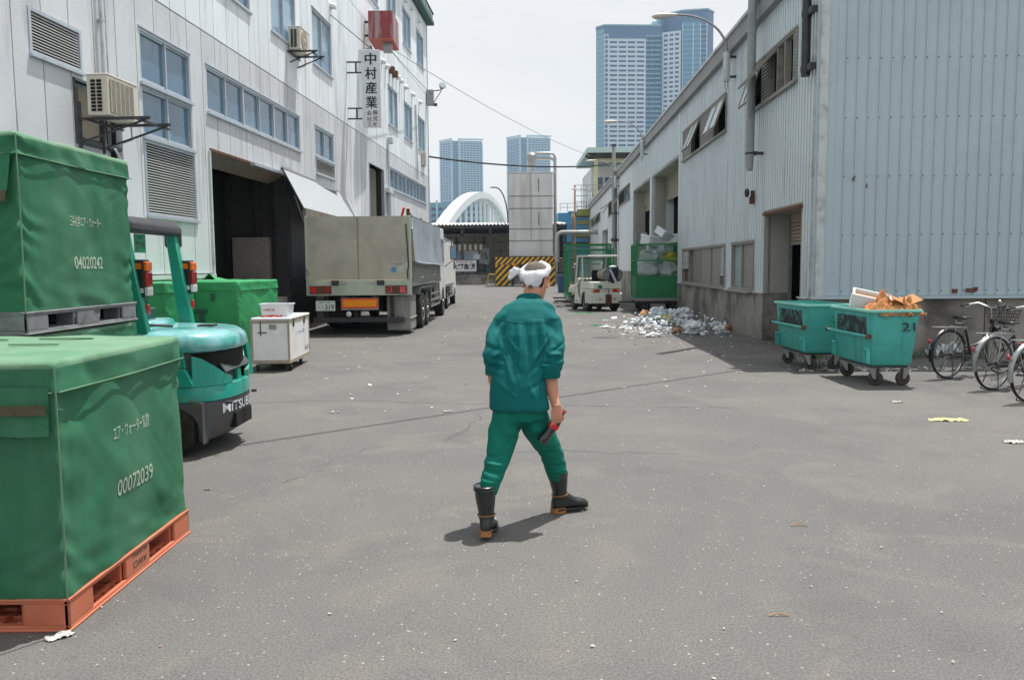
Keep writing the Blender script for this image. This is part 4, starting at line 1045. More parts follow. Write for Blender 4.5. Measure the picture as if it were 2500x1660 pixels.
# row of newer crates in front of the bay
for i, (x, y, w_, d_, lab) in enumerate(((-5.13, 14.55, 1.36, 1.9, 'bright green covered crate behind the white trolley box'), (-5.95, 13.15, 1.36, 1.0, 'bright green covered crate seen between the fork lift pillars'))):
    pallet('orange pallet under the '+lab, x, y, 0, w_, d_, .15, 'pal_o', rz=LF.a)
    t = cover(lab, x, y, .152, w_-.02, d_-.02, 1.22, 6+i, 'tarp_n', 'tarp_n', .16, rz=LF.a, res=.6)
    if i == 0:
        for u in (-.33, .05): MB().box(u-.035, u+.035, -d_/2-.03, -d_/2-.012, .35, .72).box(u-.09, u+.09, -d_/2-.034, -d_/2-.014, .72, .78).build('hinge_strap', K['greenr'], t, smooth=False)
        MB().box(.22, .28, -d_/2-.05, -d_/2-.02, .92, 1.04).build('buckle', K['greenr'], t, smooth=False)
        mb = MB(); nx = 20
        for j in range(9):
            for q in range(nx+1):
                x_ = -.62+.9*q/nx; y_ = -.75+.5*j/8
                mb.v.append(Vector((x_, y_, 1.255+.11*math.exp(-((x_-.1)/.07)**2)*(1-j/10)+.02*noise.noise(Vector((x_*4, y_*4, 0))))))
        for j in range(8):
            for q in range(nx): a = j*(nx+1)+q; mb.f.append((a, a+1, a+nx+2, a+nx+1))
        mb.build('loose_flap', K['tarp_n'], t, ang=80, fix=False)

# ------------------------------------------------------------------ white insulated box on castors
def trolley():
    t = thing('trolley_box', 'white insulated box on castors marked No.141 beside the green crates', 'trolley box', (-3.75, 13.33, 0), .03)
    w_, d_, z0, z1 = .56, 1.42, .16, .80
    MB().box(-w_/2, w_/2, -d_/2, d_/2, z0, z1).build('box_body', K['white'], t, smooth=False)
    mb = MB(); e = .022
    for sx in (-1, 1):
        for sy in (-1, 1): mb.box(sx*w_/2-e+(.0 if sx > 0 else -.006), sx*w_/2+e*.3, sy*d_/2-e*1.4 if sy > 0 else -d_/2-.006, sy*d_/2+.006 if sy > 0 else -d_/2+e*1.4, z0-.02, z1)
    mb.box(-w_/2-.008, w_/2+.008, -d_/2-.008, d_/2+.008, z0-.035, z0+.02); mb.box(-w_/2-.007, w_/2+.007, -d_/2-.007, d_/2+.007, z1-.05, z1-.005)
    mb.build('edge_frame', K['tan'], t, smooth=False, bevel=.003)
    MB().box(-w_/2-.015, w_/2+.015, -d_/2-.015, d_/2+.015, z1, z1+.035).build('lid', K['white'], t, smooth=False, bevel=.008)
    for y in (-.45, .3): MB().box(w_/2, w_/2+.02, y, y+.035, z1-.12, z1+.01).build('latch', K['steel_d'], t, smooth=False)
    MB().box(-.02, .09, -d_/2-.014, -d_/2-.006, .66, .73).build('latch', K['galv'], t, smooth=False)
    MB().box(-.16, -.145, -d_/2-.012, -d_/2-.006, .56, .78).box(-.2, -.06, -d_/2-.010, -d_/2-.006, .60, .615).build('scrape_mark', K['steel_d'], t, smooth=False)
    text('エア・ウォーター炭酸', K['blue'], (w_/2+.0015, .1, .56), RIGHTF, w=.52, h=.075, parent=t, bold=.01)
    text('No.141', K['ink'], (w_/2+.0015, .5, .27), RIGHTF, w=.26, h=.085, parent=t, bold=.004)
    c0 = None
    for (x, y, a) in ((-.24, -.62, .3), (.24, -.62, 1.2), (.24, .2, .2), (-.24, .2, .4)):
        mb = MB().box(-.04, .04, -.045, .045, .115, .125).box(-.028, -.020, -.03, .02, .03, .115).box(.020, .028, -.03, .02, .03, .115).cyl((-.03, -.02, .05), (.03, -.02, .05), .008)
        c = mb.build('castor', K['steel_d'], t, smooth=False); c.location = (x, y, 0); c.rotation_euler = (0, 0, a)
        MB().cyl((-.018, -.02, .05), (.018, -.02, .05), .05, n=20).build('wheel', K['rubber'], c)
trolley()
t = thing('tub', 'white plastic tub standing on the lid of the white trolley box', 'tub', (-3.73, 13.02, .837))
mb = MB()
def rrect(w, d, r, z, n=5, cx=0, cy=0):
    o = []
    for (sx, sy, a0) in ((1, 1, 0), (-1, 1, PI/2), (-1, -1, PI), (1, -1, 1.5*PI)):
        for k in range(n+1):
            a = a0+PI/2*k/n; o.append(Vector((cx+sx*(w/2-r)+r*math.cos(a), cy+sy*(d/2-r)+r*math.sin(a), z)))
    return o
mb.loft([rrect(.43, .30, .04, 0), rrect(.47, .34, .05, .19), rrect(.50, .37, .05, .19), rrect(.50, .37, .05, .205), rrect(.465, .335, .05, .204), rrect(.42, .29, .04, .02)])
mb.build('tub_body', K['foam'], t); text('大都水産', K['inkr'], (-.08, -.175, .11), (PI/2+.1, 0, 0), w=.18, h=.04, parent=t, bold=.01)
mb = MB(); r_ = random.Random(3); pts = [(-.18, 0, 0)]
for i in range(26): pts.append((-.18+i*.0135, r_.uniform(-.018, .018), r_.uniform(.004, .03)))
mb.tube(pts, .011, 6)
mb.tube([(-.15, .02, .01), (.0, -.02, .03), (.14, .02, .012)], .012, 6)
tag(mb.build('red_rope', K['inkr'], None, loc=(-3.72, 12.72, .84)), 'tangled red cord lying on the lid in front of the tub', 'cord')
# ------------------------------------------------------------------ wheel helper
def wheel(parent, loc, R, w, rimr, axis='y', name='wheel', holes=0, rimmat='galv', tread=True, rz=0, ring=None):
    Mx = RX(PI/2) if axis == 'y' else RY(PI/2)
    o = MB().lathe([(rimr*.9, -w/2+.01), (rimr+.01, -w/2), (R-.05*R, -w/2+.004), (R-.015*R, -w/2+.02*R+.01), (R, -w/2*.6), (R, w/2*.6), (R-.015*R, w/2-.02*R-.01), (R-.05*R, w/2-.004), (rimr+.01, w/2), (rimr*.9, w/2-.01)], Mx, 36).build(name, K['rubber'], parent, ang=30)
    o.location = loc; o.rotation_euler = (0, 0, rz)
    s = MB()
    for sgn in (-1, 1):
        s.lathe([(rimr, sgn*(w/2-.004)), (rimr*.94, sgn*(w/2+.004)), (rimr*.86, sgn*(w/2-.02)), (rimr*.55, sgn*(w/2-.05)), (rimr*.4, sgn*(w/2-.035)), (rimr*.22, sgn*(w/2-.02)), (rimr*.2, sgn*(w/2+.01)), (.001, sgn*(w/2+.012))], Mx, 28, cap=False)
    s.cyl(Mx @ Vector((0, 0, -w/2)), Mx @ Vector((0, 0, w/2)), rimr*.19, n=12)
    ri = s.build('rim', K[rimmat], o)
    if holes:
        h = MB()
        for sgn in (-1, 1):
            for k in range(holes):
                a = 2*PI*k/holes
                h.cyl(Mx @ Vector((rimr*.72*math.cos(a), rimr*.72*math.sin(a), sgn*(w/2-.045))), Mx @ Vector((rimr*.72*math.cos(a), rimr*.72*math.sin(a), sgn*(w/2-.026))), rimr*.1, n=10)
        h.build('rim_hole', K['black'], o)
    if tread:
        tr = MB(); nn = 44
        for k in range(nn):
            a = 2*PI*k/nn
            tr.add([Mx @ Vector((math.cos(a+da)*(R+rr), math.sin(a+da)*(R+rr), z)) for z in (-w*.32, w*.32) for rr in (-.004, .010) for da in (0, 2*PI/nn*.55)], [(0, 1, 3, 2), (4, 6, 7, 5), (0, 4, 5, 1), (2, 3, 7, 6), (0, 2, 6, 4), (1, 5, 7, 3)])
        tr.build('tread', K['rubber'], o, smooth=False)
    return o

# ------------------------------------------------------------------ fork lift
def forklift():
    t = thing('fork_lift', 'aqua fork lift with dark counterweight and rusty side standing behind the green crates', 'fork lift', (-3.48, 7.38, 0), 0)
    # local: +x is the back of the truck
    def plan(k, z, xs=0):      # counterweight outline in plan, k scales the bulge
        P_ = [(.62, -.86), (.80, -.80), (.93, -.66), (1.0, -.42), (1.03, -.15), (1.03, .15), (1.0, .42), (.93, .66), (.80, .80), (.62, .86)]
        return [Vector((x*k+(.62*(1-k))+xs, y*.67*(.5+.5*k), z)) for x, y in P_]
    def slab(levels, front=.25, tail=False):
        rings = []
        for z, k, xs in levels:
            q = [p for p in plan(k, z, xs)]
            if tail: q = [Vector((max(p.x, .85), p.y*(.93 if p.x < .9 else 1), z)) for p in q]
            rings.append([Vector((front, q[0].y, z))]+q+[Vector((front, q[-1].y, z))])
        return MB().loft(rings)
    slab([(.12, .84, -.06), (.2, .93, -.01), (.30, .99, 0), (.47, 1.0, 0)], .80, True).build('lower_counterweight', K['cwt'], t, bevel=.01)
    slab([(.472, 1.003, .004), (.60, 1.0, .002), (.605, 1.0, .0)], -.9).build('body_band', K['aqua'], t, bevel=.006)
    # raised shoulder running up towards the front, each side
    for sy in (-1, 1):
        mb = MB(); y0, y1 = (-.578, -.53) if sy < 0 else (.53, .578)
        mb.prism([(-.95, .606), (.80, .606), (.80, .64), (.74, .76), (.5, .78), (-.5, .80), (-.95, .80)], y0, y1); mb.build('side_panel', K['aqua'], t, smooth=False, bevel=.006)
        mb = MB(); mb.prism([(-.95, .802), (-.5, .802), (.5, .782), (.74, .762), (.72, .93), (-.95, .93)], y0 if sy > 0 else y0+.02, y1 if sy < 0 else y1-.02); mb.build('side_panel', K['aqua_c'], t, smooth=False, bevel=.004)
    for sy in (-1, 1):      # curved corner plates, their top edge falling towards the tail
        q = [(.79, .545, .87), (.86, .50, .84), (.935, .445, .78), (.99, .33, .70), (1.015, .22, .66)]; v = []
        for x, y, z in q: v += [(x, sy*y, .606), (x, sy*y, z), (x-.03, sy*(y-.03), z), (x-.03, sy*(y-.03), .606)]
        mb = MB(); mb.add(v, [(4*i+a, 4*i+b, 4*i+4+b, 4*i+4+a) for i in range(4) for a, b in ((0, 1), (1, 2), (2, 3), (3, 0))]+[(0, 3, 2, 1), (16, 17, 18, 19)]); mb.build('corner_plate', K['aqua'], t)
    # open grille between shoulder and hood
    slab([(.606, .90, -.05), (.90, .86, -.05)], .1).build('grille_recess', K['cwt'], t)
    slab([(.70, .70, .08), (.88, .70, .08)], .3).build('grille_shadow', K['black'], t)
    for sy in (-1, 1):
        mb = MB().loft([[Vector(p) for p in ((.98, .2+sy*.17, .604), (1.0, .24+sy*.17, .604), (.97, .24+sy*.17, .604), (.95, .2+sy*.17, .604))], [Vector(p) for p in ((.95, .2+sy*.17, .90), (.97, .24+sy*.17, .90), (.93, .24+sy*.17, .90), (.92, .2+sy*.17, .90))]])
        mb.build('corner_post', K['aqua_c'], t)
    MB().loft([[Vector(p) for p in ((.97, -.34, .74), (1.0, -.34, .71), (.99, .34, .71), (.96, .34, .74))], [Vector(p) for p in ((.95, -.34, .78), (.98, -.34, .75), (.97, .34, .75), (.94, .34, .78))]]).build('grille_bar', K['cwt'], t)
    # rounded hood cap
    rings = []
    for z, k, fr in ((.895, .96, 0), (.915, 1.0, 0), (.95, .998, 0), (.99, .975, 0), (1.02, .93, 0), (1.045, .85, 0), (1.065, .72, 0), (1.08, .5, 0), (1.086, .2, 0)):
        q = plan(k, z, -.0); hh = (z-.895)
        rings.append([Vector((-.25+fr, q[0].y, z+.03*(1 if hh > .1 else 0)))]+[Vector((p.x, p.y, z)) for p in q]+[Vector((-.25+fr, q[-1].y, z+.03*(1 if hh > .1 else 0)))])
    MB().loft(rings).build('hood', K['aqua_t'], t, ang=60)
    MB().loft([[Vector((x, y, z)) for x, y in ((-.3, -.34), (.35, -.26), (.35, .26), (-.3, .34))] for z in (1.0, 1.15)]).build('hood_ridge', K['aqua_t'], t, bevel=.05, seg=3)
    for (x, y) in ((.62, -.2), (.7, 0.05), (.55, .2)): MB().ball((x, y, 1.082), (.05, .018, .006), 8).build('vent_slot', K['cwt'], t)
    MB().tube([(-.2, -.42, 1.065), (.2, -.34, 1.085), (.6, -.25, 1.085)], .008).build('hood_seam', K['aqua_c'], t)
    # dark socket and lettering on the lower casting
    MB().box(.93, 1.034, -.21, .21, .20, .33).build('tow_pocket', K['black'], t, smooth=False)
    lt = text('MITSUBISHI', K['signw'], (0, 0, 0), (0, 0, 0), w=.74, h=.085, parent=t, bold=.015, name='maker_lettering')
    cur = [Vector((p.x, p.y)) for p in plan(1.0, .4)]
    L_ = [0]
    for a, b in zip(cur, cur[1:]): L_.append(L_[-1]+(b-a).length)
    mid = L_[-1]/2
    for v in lt.data.vertices:
        s_ = mid+v.co.x*1.0; s_ = max(0, min(L_[-1]-1e-4, s_)); zz = v.co.y
        for i in range(len(L_)-1):
            if L_[i] <= s_ <= L_[i+1]:
                q = cur[i].lerp(cur[i+1], (s_-L_[i])/(L_[i+1]-L_[i])); tn = (cur[i+1]-cur[i]).normalized(); nn = Vector((tn.y, -tn.x)); break
        v.co = Vector((q.x+nn.x*.006, q.y+nn.y*.006, .395+zz))
    # wheel arch cheek and chassis
    for sy in (-1, 1):
        mb = MB(); pts = [(.95, .47), (.62, .47), (.62, .12)]
        arc = [(.55+.30*math.cos(a), .22+.235*math.sin(a)) for a in [PI*.0+i*PI/10 for i in range(11)]]
        mb.prism([(.87, .12), (.87, .472)]+[(-.10, .472), (-.10, .22)]+list(reversed(arc)), sy*.46, sy*.57); mb.build('wheel_arch', K['cwt'], t, smooth=False)
    MB().box(-.95, .8, -.36, .36, .16, .60).build('chassis', K['chas'], t, smooth=False)
    for sy in (-1, 1): wheel(t, (.55, sy*.47, .25), .25, .20, .14, 'y', 'rear_wheel', rimmat='cwt')
    for sy in (-1, 1): wheel(t, (-1.25, sy*.48, .34), .34, .26, .18, 'y', 'front_wheel', rimmat='cwt')
    MB().box(-1.5, -.9, -.38, .38, .3, .62).box(-1.2, -.5, -.5, .5, .55, .62).build('floor', K['aqua_c'], t, smooth=False)
    # overhead guard
    for sy in (-1, 1):
        y = sy*.49
        mb = MB().loft([[Vector(p) for p in ((.29, y-.04, 1.02), (.43, y-.04, 1.02), (.43, y+.04, 1.02), (.29, y+.04, 1.02))], [Vector(p) for p in ((.19, y-.035, 1.95), (.28, y-.035, 1.95), (.28, y+.035, 1.95), (.19, y+.035, 1.95))]])
        mb.build('rear_pillar', K['aqua_c'], t, bevel=.01)
        MB().tube([(-.95, y, .9), (-1.1, y, 1.3), (-.8, y, 2.0)], .035, 8).build('front_pillar', K['aqua_c'], t)
        MB().box(-.85, .15, y-.03, y+.03, 1.95, 2.01).build('roof_rail', K['aqua_c'], t, smooth=False, bevel=.008)
    mb = MB().loft([[Vector((x, y, z)) for x, z in ((.13, 1.98), (.17, 2.05), (.25, 2.05), (.31, 1.99), (.32, 1.93), (.26, 1.90))] for y in (-.55, .55)])
    mb.build('rear_guard_rail', K['steel_d'], t, bevel=.01)
    for sy in (-1, 1): MB().box(.15, .31, sy*.55-.03, sy*.55+.03, 1.80, 2.0).build('guard_cap', K['steel_d'], t, smooth=False, bevel=.02)
    for i in range(5): MB().box(-.8, .02, -.4+.2*i-.015, -.4+.2*i+.015, 1.97, 2.0).build('guard_bar', K['steel_d'], t, smooth=False)
    # tail lamps: one cluster on each pillar
    for y in (-.42, .57):
        h = MB().box(.30, .40, y-.07, y+.07, 1.36, 1.68).build('tail_lamp', K['seat'], t, smooth=False, bevel=.02, seg=2)
        yy = y-.01
        MB().box(.34, .425, yy-.05, yy+.055, 1.58, 1.665).build('amber_lens', K['amber'], h, smooth=False, bevel=.012, seg=2)
        MB().box(.34, .425, yy-.05, yy+.055, 1.452, 1.578).build('red_lens', K['redl'], h, smooth=False, bevel=.012, seg=2)
        MB().box(.34, .425, yy-.05, yy+.055, 1.375, 1.45).build('white_lens', K['clear'], h, smooth=False, bevel=.012, seg=2)
        MB().box(.33, .38, y-.074, y-.0705, 1.60, 1.65).build('amber_lens', K['amber'], h, smooth=False)
        MB().box(.35, .39, y-.074, y-.0705, 1.40, 1.44).build('white_lens', K['clear'], h, smooth=False)
    for y in (-.44, .54): MB().box(.37, .41, y-.02, y+.02, 1.22, 1.30).build('reflector', K['redl_b'], t, smooth=False, bevel=.006)
    pl = MB().box(.285, .29, -.40, -.18, 1.74, 1.90).build('number_plate', K['plateg'], t, smooth=False, bevel=.005)
    text('中央区', K['hazk'], (.2915, -.29, 1.872), RIGHTF, h=.03, parent=t, name='plate_lettering'); text('37-99', K['hazk'], (.2915, -.29, 1.795), RIGHTF, w=.17, h=.075, parent=t, bold=.01, name='plate_lettering')
    for sy in (-1, 1):      # panel gaps, hinges and bolts on the side covers
        for x in (-.35, .12): MB().box(x, x+.008, sy*.580-.003, sy*.580+.003, .62, .90).build('panel_gap', K['black'], t, smooth=False)
        for x, z in ((-.25, .65), (.02, .65), (.25, .65), (.62, .65), (.25, .88), (.62, .88)): MB().cyl((x, sy*.575, z), (x, sy*.586, z), .012, n=8).build('bolt', K['steel_d'], t)
    for y in (-.34, .34): MB().cyl((1.0, y, .445), (1.045, y, .445), .014, n=8).build('bolt', K['steel_d'], t)
    MB().tube([(.2, -.45, 1.09), (.35, -.35, 1.12), (.5, -.2, 1.10)], .012).box(.66, .80, -.06, .06, 1.07, 1.10).build('hood_catch', K['steel_d'], t)
    MB().tube([(.34, -.46, 1.36), (.38, -.47, 1.2), (.36, -.48, 1.02)], .007).build('lamp_cable', K['seat'], t)
    # seat
    MB().loft([rrect(.46, .48, .08, 1.02, 4, -.15), rrect(.48, .5, .08, 1.10, 4, -.15), rrect(.44, .46, .1, 1.14, 4, -.15)]).build('seat', K['seat'], t)
    mb = MB().loft([[Vector((x+z*.12, y, 1.12+z)) for x, y in ((.02, -.22*k), (.10, -.2*k), (.10, .2*k), (.02, .22*k))] for z, k in ((0, 1), (.25, 1.02), (.42, .9), (.47, .7))]); mb.build('seat_back', K['greenr'], t, bevel=.02)
    mb = MB().loft([[Vector((x+z*.12, y, 1.13+z)) for x, y in ((.12, -.15), (.2, -.15), (.2, .15), (.12, .15))] for z in (0, .12)]); mb.build('seat_pocket', K['greenr'], t, bevel=.01)
    # mast and forks
    for sy in (-1, 1): MB().box(-1.78, -1.62, sy*.36-.05, sy*.36+.05, .1, 2.05).build('mast', K['steel_d'], t, smooth=False)
    MB().box(-1.80, -1.62, -.41, .41, 1.0, 1.1).box(-1.80, -1.62, -.41, .41, 1.95, 2.04).build('mast_crossbar', K['steel_d'], t, smooth=False)
    for sy in (-1, 1): MB().box(-2.9, -1.8, sy*.28-.06, sy*.28+.06, .05, .09).build('fork', K['steel_d'], t, smooth=False)
    MB().tube([(-.95, 0, .95), (-.7, 0, 1.25)], .03).lathe([(.15, -.01), (.165, 0), (.15, .012)], T(-.68, 0, 1.27) @ RY(-.9), 20, cap=False).build('steering_wheel', K['seat'], t)
forklift()

# ------------------------------------------------------------------ wing truck
def truck():
    Y0 = 19.35
    t = thing('wing_truck', 'grey green box truck seen from behind with its left wing panel raised, plate 319', 'truck', (-3.60, Y0, 0), -.017)
    W = 1.25; L = 6.6; zb, zt = .94, 2.80
    MB().box(-W, W, .0, .06, zb, zb+.36).build('rear_sill', K['truckg'], t, smooth=False, bevel=.01)
    for sx in (-1, 1): MB().box(sx*W-.06 if sx > 0 else -W, W if sx > 0 else -W+.06, -.01, .07, zb+.362, zt).build('corner_post', K['truckg'], t, smooth=False, bevel=.008)
    # rear door leaves with embossed chequer pattern
    K['em'] = M('chequer_plate', (184, 182, 168), .5, .15, n=.08, ns=1.6, stain=(150, 147, 134), st=.5, ss=1.4, sth=.46, obj=True)
    nt = K['em'].node_tree; N, Lk = nt.nodes, nt.links
    tcn = N.new('ShaderNodeTexCoord'); mpp = N.new('ShaderNodeMapping'); mpp.inputs['Rotation'].default_value = (0, PI/4, 0); mpp.inputs['Scale'].default_value = (34, 34, 34)
    Lk.new(tcn.outputs['Object'], mpp.inputs['Vector']); ck = N.new('ShaderNodeTexChecker'); ck.inputs['Scale'].default_value = 1; Lk.new(mpp.outputs[0], ck.inputs['Vector'])
    bp = N.new('ShaderNodeBump'); bp.inputs['Strength'].default_value = .3; bp.inputs['Distance'].default_value = .004; Lk.new(ck.outputs['Fac'], bp.inputs['Height']); Lk.new(bp.outputs[0], N['Principled BSDF'].inputs['Normal'])
    for a, b in ((-W+.062, -.016), (.016, W-.062)): MB().box(a, b, .0, .04, zb+.366, zt-.01).build('rear_door', K['em'], t, smooth=False)
    MB().box(-.012, .012, -.012, .03, zb+.366, zt-.01).build('door_seam', K['tan'], t, smooth=False, bevel=.004)
    for x in (-.55, .52):
        MB().box(x-.09, x+.09, -.05, -.002, zb+.24, zb+.36).build('hinge', K['steel_d'], t, smooth=False, bevel=.02)
        MB().box(x+(.14 if x < 0 else -.26), x+(.26 if x < 0 else -.14), -.035, -.002, zb+.28, zb+.34).build('hinge', K['truckg'], t, smooth=False, bevel=.01)
    MB().tube([(-W+.02, -.03, zb+.62), (-W+.10, -.06, zb+.50)], .016).build('door_lever', K['galv'], t)
    MB().tube([(W-.11, -.02, zt-.2), (W-.09, -.03, zt-.6), (W-.06, -.02, zb+.7), (W-.09, -.03, zb+.55), (W-.09, -.02, zb+.4)], .014).build('door_lever', K['steel_d'], t)
    MB().box(-.1+.95, .1+.95, -.008, -.001, zb+.72, zb+.76).build('handle_plate', K['galv'], t, smooth=False)
    for x, mt in ((.83, 'blue'), (1.0, 'signw')): MB().cyl((x, -.006, zb+.60), (x, -.001, zb+.60), .062, n=24).build('sticker', K[mt], t)
    text('最大積載量', K['ink'], (1.0, -.0075, zb+.615), FRONT, w=.095, h=.025, parent=t); text('積車注意', K['ink'], (1.0, -.0075, zb+.575), FRONT, w=.08, h=.025, parent=t)
    text('全日本トラック協会', K['signw'], (.92, -.0075, zb+.50), FRONT, w=.28, h=.028, parent=t)
    # side boards, floor, front
    MB().box(W-.04, W, .07, L, zb+.35, zb+.80).box(-W, -W+.04, .07, L, zb+.35, zb+.80).build('side_board', K['bed'], t, smooth=False, bevel=.006)
    MB().box(W-.05, W+.012, .07, L, zb+.20, zb+.345).box(-W-.01, -W+.05, .07, L, zb+.20, zb+.345).build('side_rail', K['galv'], t, smooth=False, bevel=.01)
    MB().box(-W+.05, W-.05, .06, L, zb+.2, zb+.34).build('bed_floor', K['wood'], t, smooth=False)
    MB().box(-W, W, L-.06, L, zb+.2, zt).build('front_wall', K['bed'], t, smooth=False)
    for y in (.15, 2.2, 4.3): MB().box(W-.07, W-.005, y, y+.05, zb+.8, zt+.06).build('stake', K['steel_d'], t, smooth=False)
    # grey sheet hanging down the right side with a rolled lower hem
    mb = MB(); ny, nz_ = 40, 12
    for j in range(nz_+1):
        for i in range(ny+1):
            y = .14+(L-.2)*i/ny; z = zt-.02-(zt-zb-.78)*j/nz_; f = j/nz_
            x = W+.02+.10*f**2*.6+.012*noise.noise(Vector((y*1.5, z*2, 3)))+.02*f*math.sin(y*2.2)
            mb.v.append(Vector((x, y, z-.03*f*math.sin(y*1.1)-.06*f*(i/ny))))
    for j in range(nz_):
        for i in range(ny): a = j*(ny+1)+i; mb.f.append((a, a+1, a+ny+2, a+ny+1))
    mb.build('side_sheet', K['tarp_t'], t, ang=80, fix=False)
    MB().tube([(W+.09, .14, zb+.78), (W+.10, 2, zb+.74), (W+.09, 4, zb+.74), (W+.09, L-.06, zb+.70)], .022).build('sheet_hem', K['tarp_t'], t)
    MB().tube([(W-.02, .12, zt), (W-.02, L, zt)], .03).build('top_rail', K['galv'], t)
    MB().box(W-.10, W-.02, .02, .08, zt, zt+.16).build('post_end', K['rust'], t, smooth=False, bevel=.01)
    MB().cyl((W-.3, .6, zt), (W-.22, .5, zt+.22), .03).build('post_end', K['redr'], t)
    # raised wing: hinged at the top of the left side
    p0 = (-W-.02, zt+.18); p1 = (-W-.50, zt+1.12); nx_, nz2 = (p1[1]-p0[1]), -(p1[0]-p0[0]); q = math.hypot(nx_, nz2); ox, oz = nx_/q*.035, nz2/q*.035
    MB().prism([p0, p1, (p1[0]+ox, p1[1]+oz), (p0[0]+ox, p0[1]+oz)], .0, L).build('raised_wing', K['wingp'], t, smooth=False, bevel=.008)
    MB().prism([(p1[0]-.02, p1[1]-.02), (p1[0]+.05, p1[1]+.03), (p1[0]+.06, p1[1]-.02), (p1[0]+.0, p1[1]-.06)], -.01, L+.01).build('wing_edge', K['galv'], t, smooth=False)
    mb = MB()
    for y in (-.012, L-.01): mb.prism([p0, p1, (p1[0]+ox, p1[1]+oz), (p0[0]+ox, p0[1]+oz)], y, y+.02)
    mb.build('wing_edge', K['steel_d'], t, smooth=False)
    MB().box(-W-.03, -W+.05, .02, L, zt+.0, zt+.17).box(-W, -W+.06, .05, .12, zb+.8, zt).box(-W, -W+.06, L-.15, L-.07, zb+.8, zt+.1).build('hinge_rail', K['slat_g'], t, smooth=False)
    MB().tube([(-W+.02, .15, zt-.3), (-W-.25, .15, zt+.5)], .02).tube([(-W+.02, L-.2, zt-.3), (-W-.25, L-.2, zt+.5)], .02).build('wing_ram', K['galv'], t)
    # lamps, plate, warning board
    for x0, x1 in ((-W+.09, -W+.60), (W-.62, W-.11)):
        h = MB().box(x0, x1, -.03, -.001, zb+.04, zb+.23).build('tail_lamp', K['steel_d'], t, smooth=False)
        for i in range(3):
            a = x0+.015+i*(x1-x0-.03)/3; mt = 'redl' if i != (0 if x0 < 0 else 2) else 'redl_b'
            if i == 1: mt = 'rust'
            MB().box(a+.004, a+(x1-x0-.03)/3-.004, -.045, -.031, zb+.055, zb+.215).build('lamp_lens', K[mt], h, smooth=False, bevel=.004)
    b = MB().box(-.42, .46, -.03, .0, .60, .88).build('warning_board', K['galv'], t, smooth=False)
    MB().box(-.41, .45, -.036, -.031, .64, .87).build('red_border', K['redr'], b, smooth=False); MB().box(-.375, .415, -.041, -.037, .675, .835).build('orange_field', K['orange'], b, smooth=False)
    pl = MB().box(-W+.22, -W+.68, -.02, .0, .58, .82).build('number_plate', K['plate'], t, smooth=False, bevel=.005)
    text('品川 100', K['ink'], (-W+.44, -.0215, .785), FRONT, w=.26, h=.045, parent=t, name='plate_lettering'); text('· · 319', K['ink'], (-W+.47, -.0215, .67), FRONT, w=.36, h=.12, parent=t, bold=.012, name='plate_lettering')
    MB().ball((-.25, -.02, .50), (.07, .05, .07), 12).build('round_lamp', K['clear'], t)
    MB().box(.62, 1.18, .2, 1.2, .10, .92).box(.60, 1.20, .18, 1.22, .36, .40).build('tool_box', K['bed'], t, smooth=False, bevel=.01)
    MB().box(-1.1, 1.05, .05, .13, .30, .42).build('under_run_bar', K['steel_d'], t, smooth=False, bevel=.01)
    for x in (-.8, -.1, .75): MB().box(x-.04, x+.04, .1, .2, .34, .95).build('hanger', K['chas'], t, smooth=False)
    MB().box(-.45, -.3, .0, L+1.8, .62, .93).box(.3, .45, .0, L+1.8, .62, .93).box(-.9, .9, 1.2, 1.3, .5, .9).box(-1.1, -.5, 1.0, 2.0, .35, .85).build('chassis', K['chas'], t, smooth=False)
    MB().box(W-.62, W-.05, 1.72, 1.76, .14, .9).box(-W+.05, -W+.62, 1.72, 1.76, .14, .9).build('mud_flap', K['rubber'], t, smooth=False)
    for sx in (-1, 1):
        MB().prism([(1.75, .9), (1.78, 1.1), (4.3, 1.1), (4.33, .9), (4.2, 1.04), (1.9, 1.04)], sx*W-.5 if sx > 0 else -W+.02, W-.02 if sx > 0 else -W+.5, 'x').build('mudguard', K['galv'], t, smooth=False)
    for y in (2.35, 3.35):
        for sx in (-1, 1): wheel(t, (sx*(W-.28), y, .47), .47, .50, .27, 'x', 'rear_wheel', holes=8, rimmat='duct')
    for sx in (-1, 1): wheel(t, (sx*(W-.17), 7.75, .47), .47, .27, .27, 'x', 'front_wheel', holes=8, rimmat='duct')
    mb = MB()
    for z in (.45, .62, .8): mb.box(W-.06, W-.02, 4.15, 6.6, z, z+.05)
    for y in (4.3, 5.4, 6.5): mb.box(W-.07, W-.03, y, y+.05, .45, 1.1)
    mb.build('side_guard', K['galv'], t, smooth=False); MB().cyl((W-.5, 4.6, .7), (W-.5, 5.6, .7), .24).box(W-.6, W-.2, 5.8, 6.5, .5, .95).build('fuel_tank', K['chas'], t)
    MB().cyl((W-.12, 4.45, .95), (W-.12, 4.6, .98), .035).build('red_valve', K['redl_b'], t)
    # cab
    mb = MB().prism([(L+.12, .95), (L+.12, 2.6), (L+.35, 2.85), (L+1.6, 2.85), (L+1.95, 2.0), (L+2.05, .5), (L+.7, .5)], -1.2, 1.2, 'x'); mb.build('cab', K['white'], t, smooth=False, bevel=.04, seg=2)
    MB().box(1.203, 1.21, L+.75, L+1.55, 1.75, 2.5).box(-1.21, -1.203, L+.75, L+1.55, 1.75, 2.5).box(-.9, .9, L+.105, L+.118, 2.0, 2.45).build('cab_window', K['glass'], t, smooth=False)
    MB().tube([(1.22, L+1.7, 2.4), (1.45, L+1.75, 2.55), (1.47, L+1.75, 1.8), (1.22, L+1.7, 1.6)], .015).build('mirror_arm', K['steel_d'], t)
    mi = MB().box(1.40, 1.62, L+1.70, L+1.78, 1.85, 2.3).build('mirror', K['steel_d'], t, smooth=False, bevel=.03, seg=2)
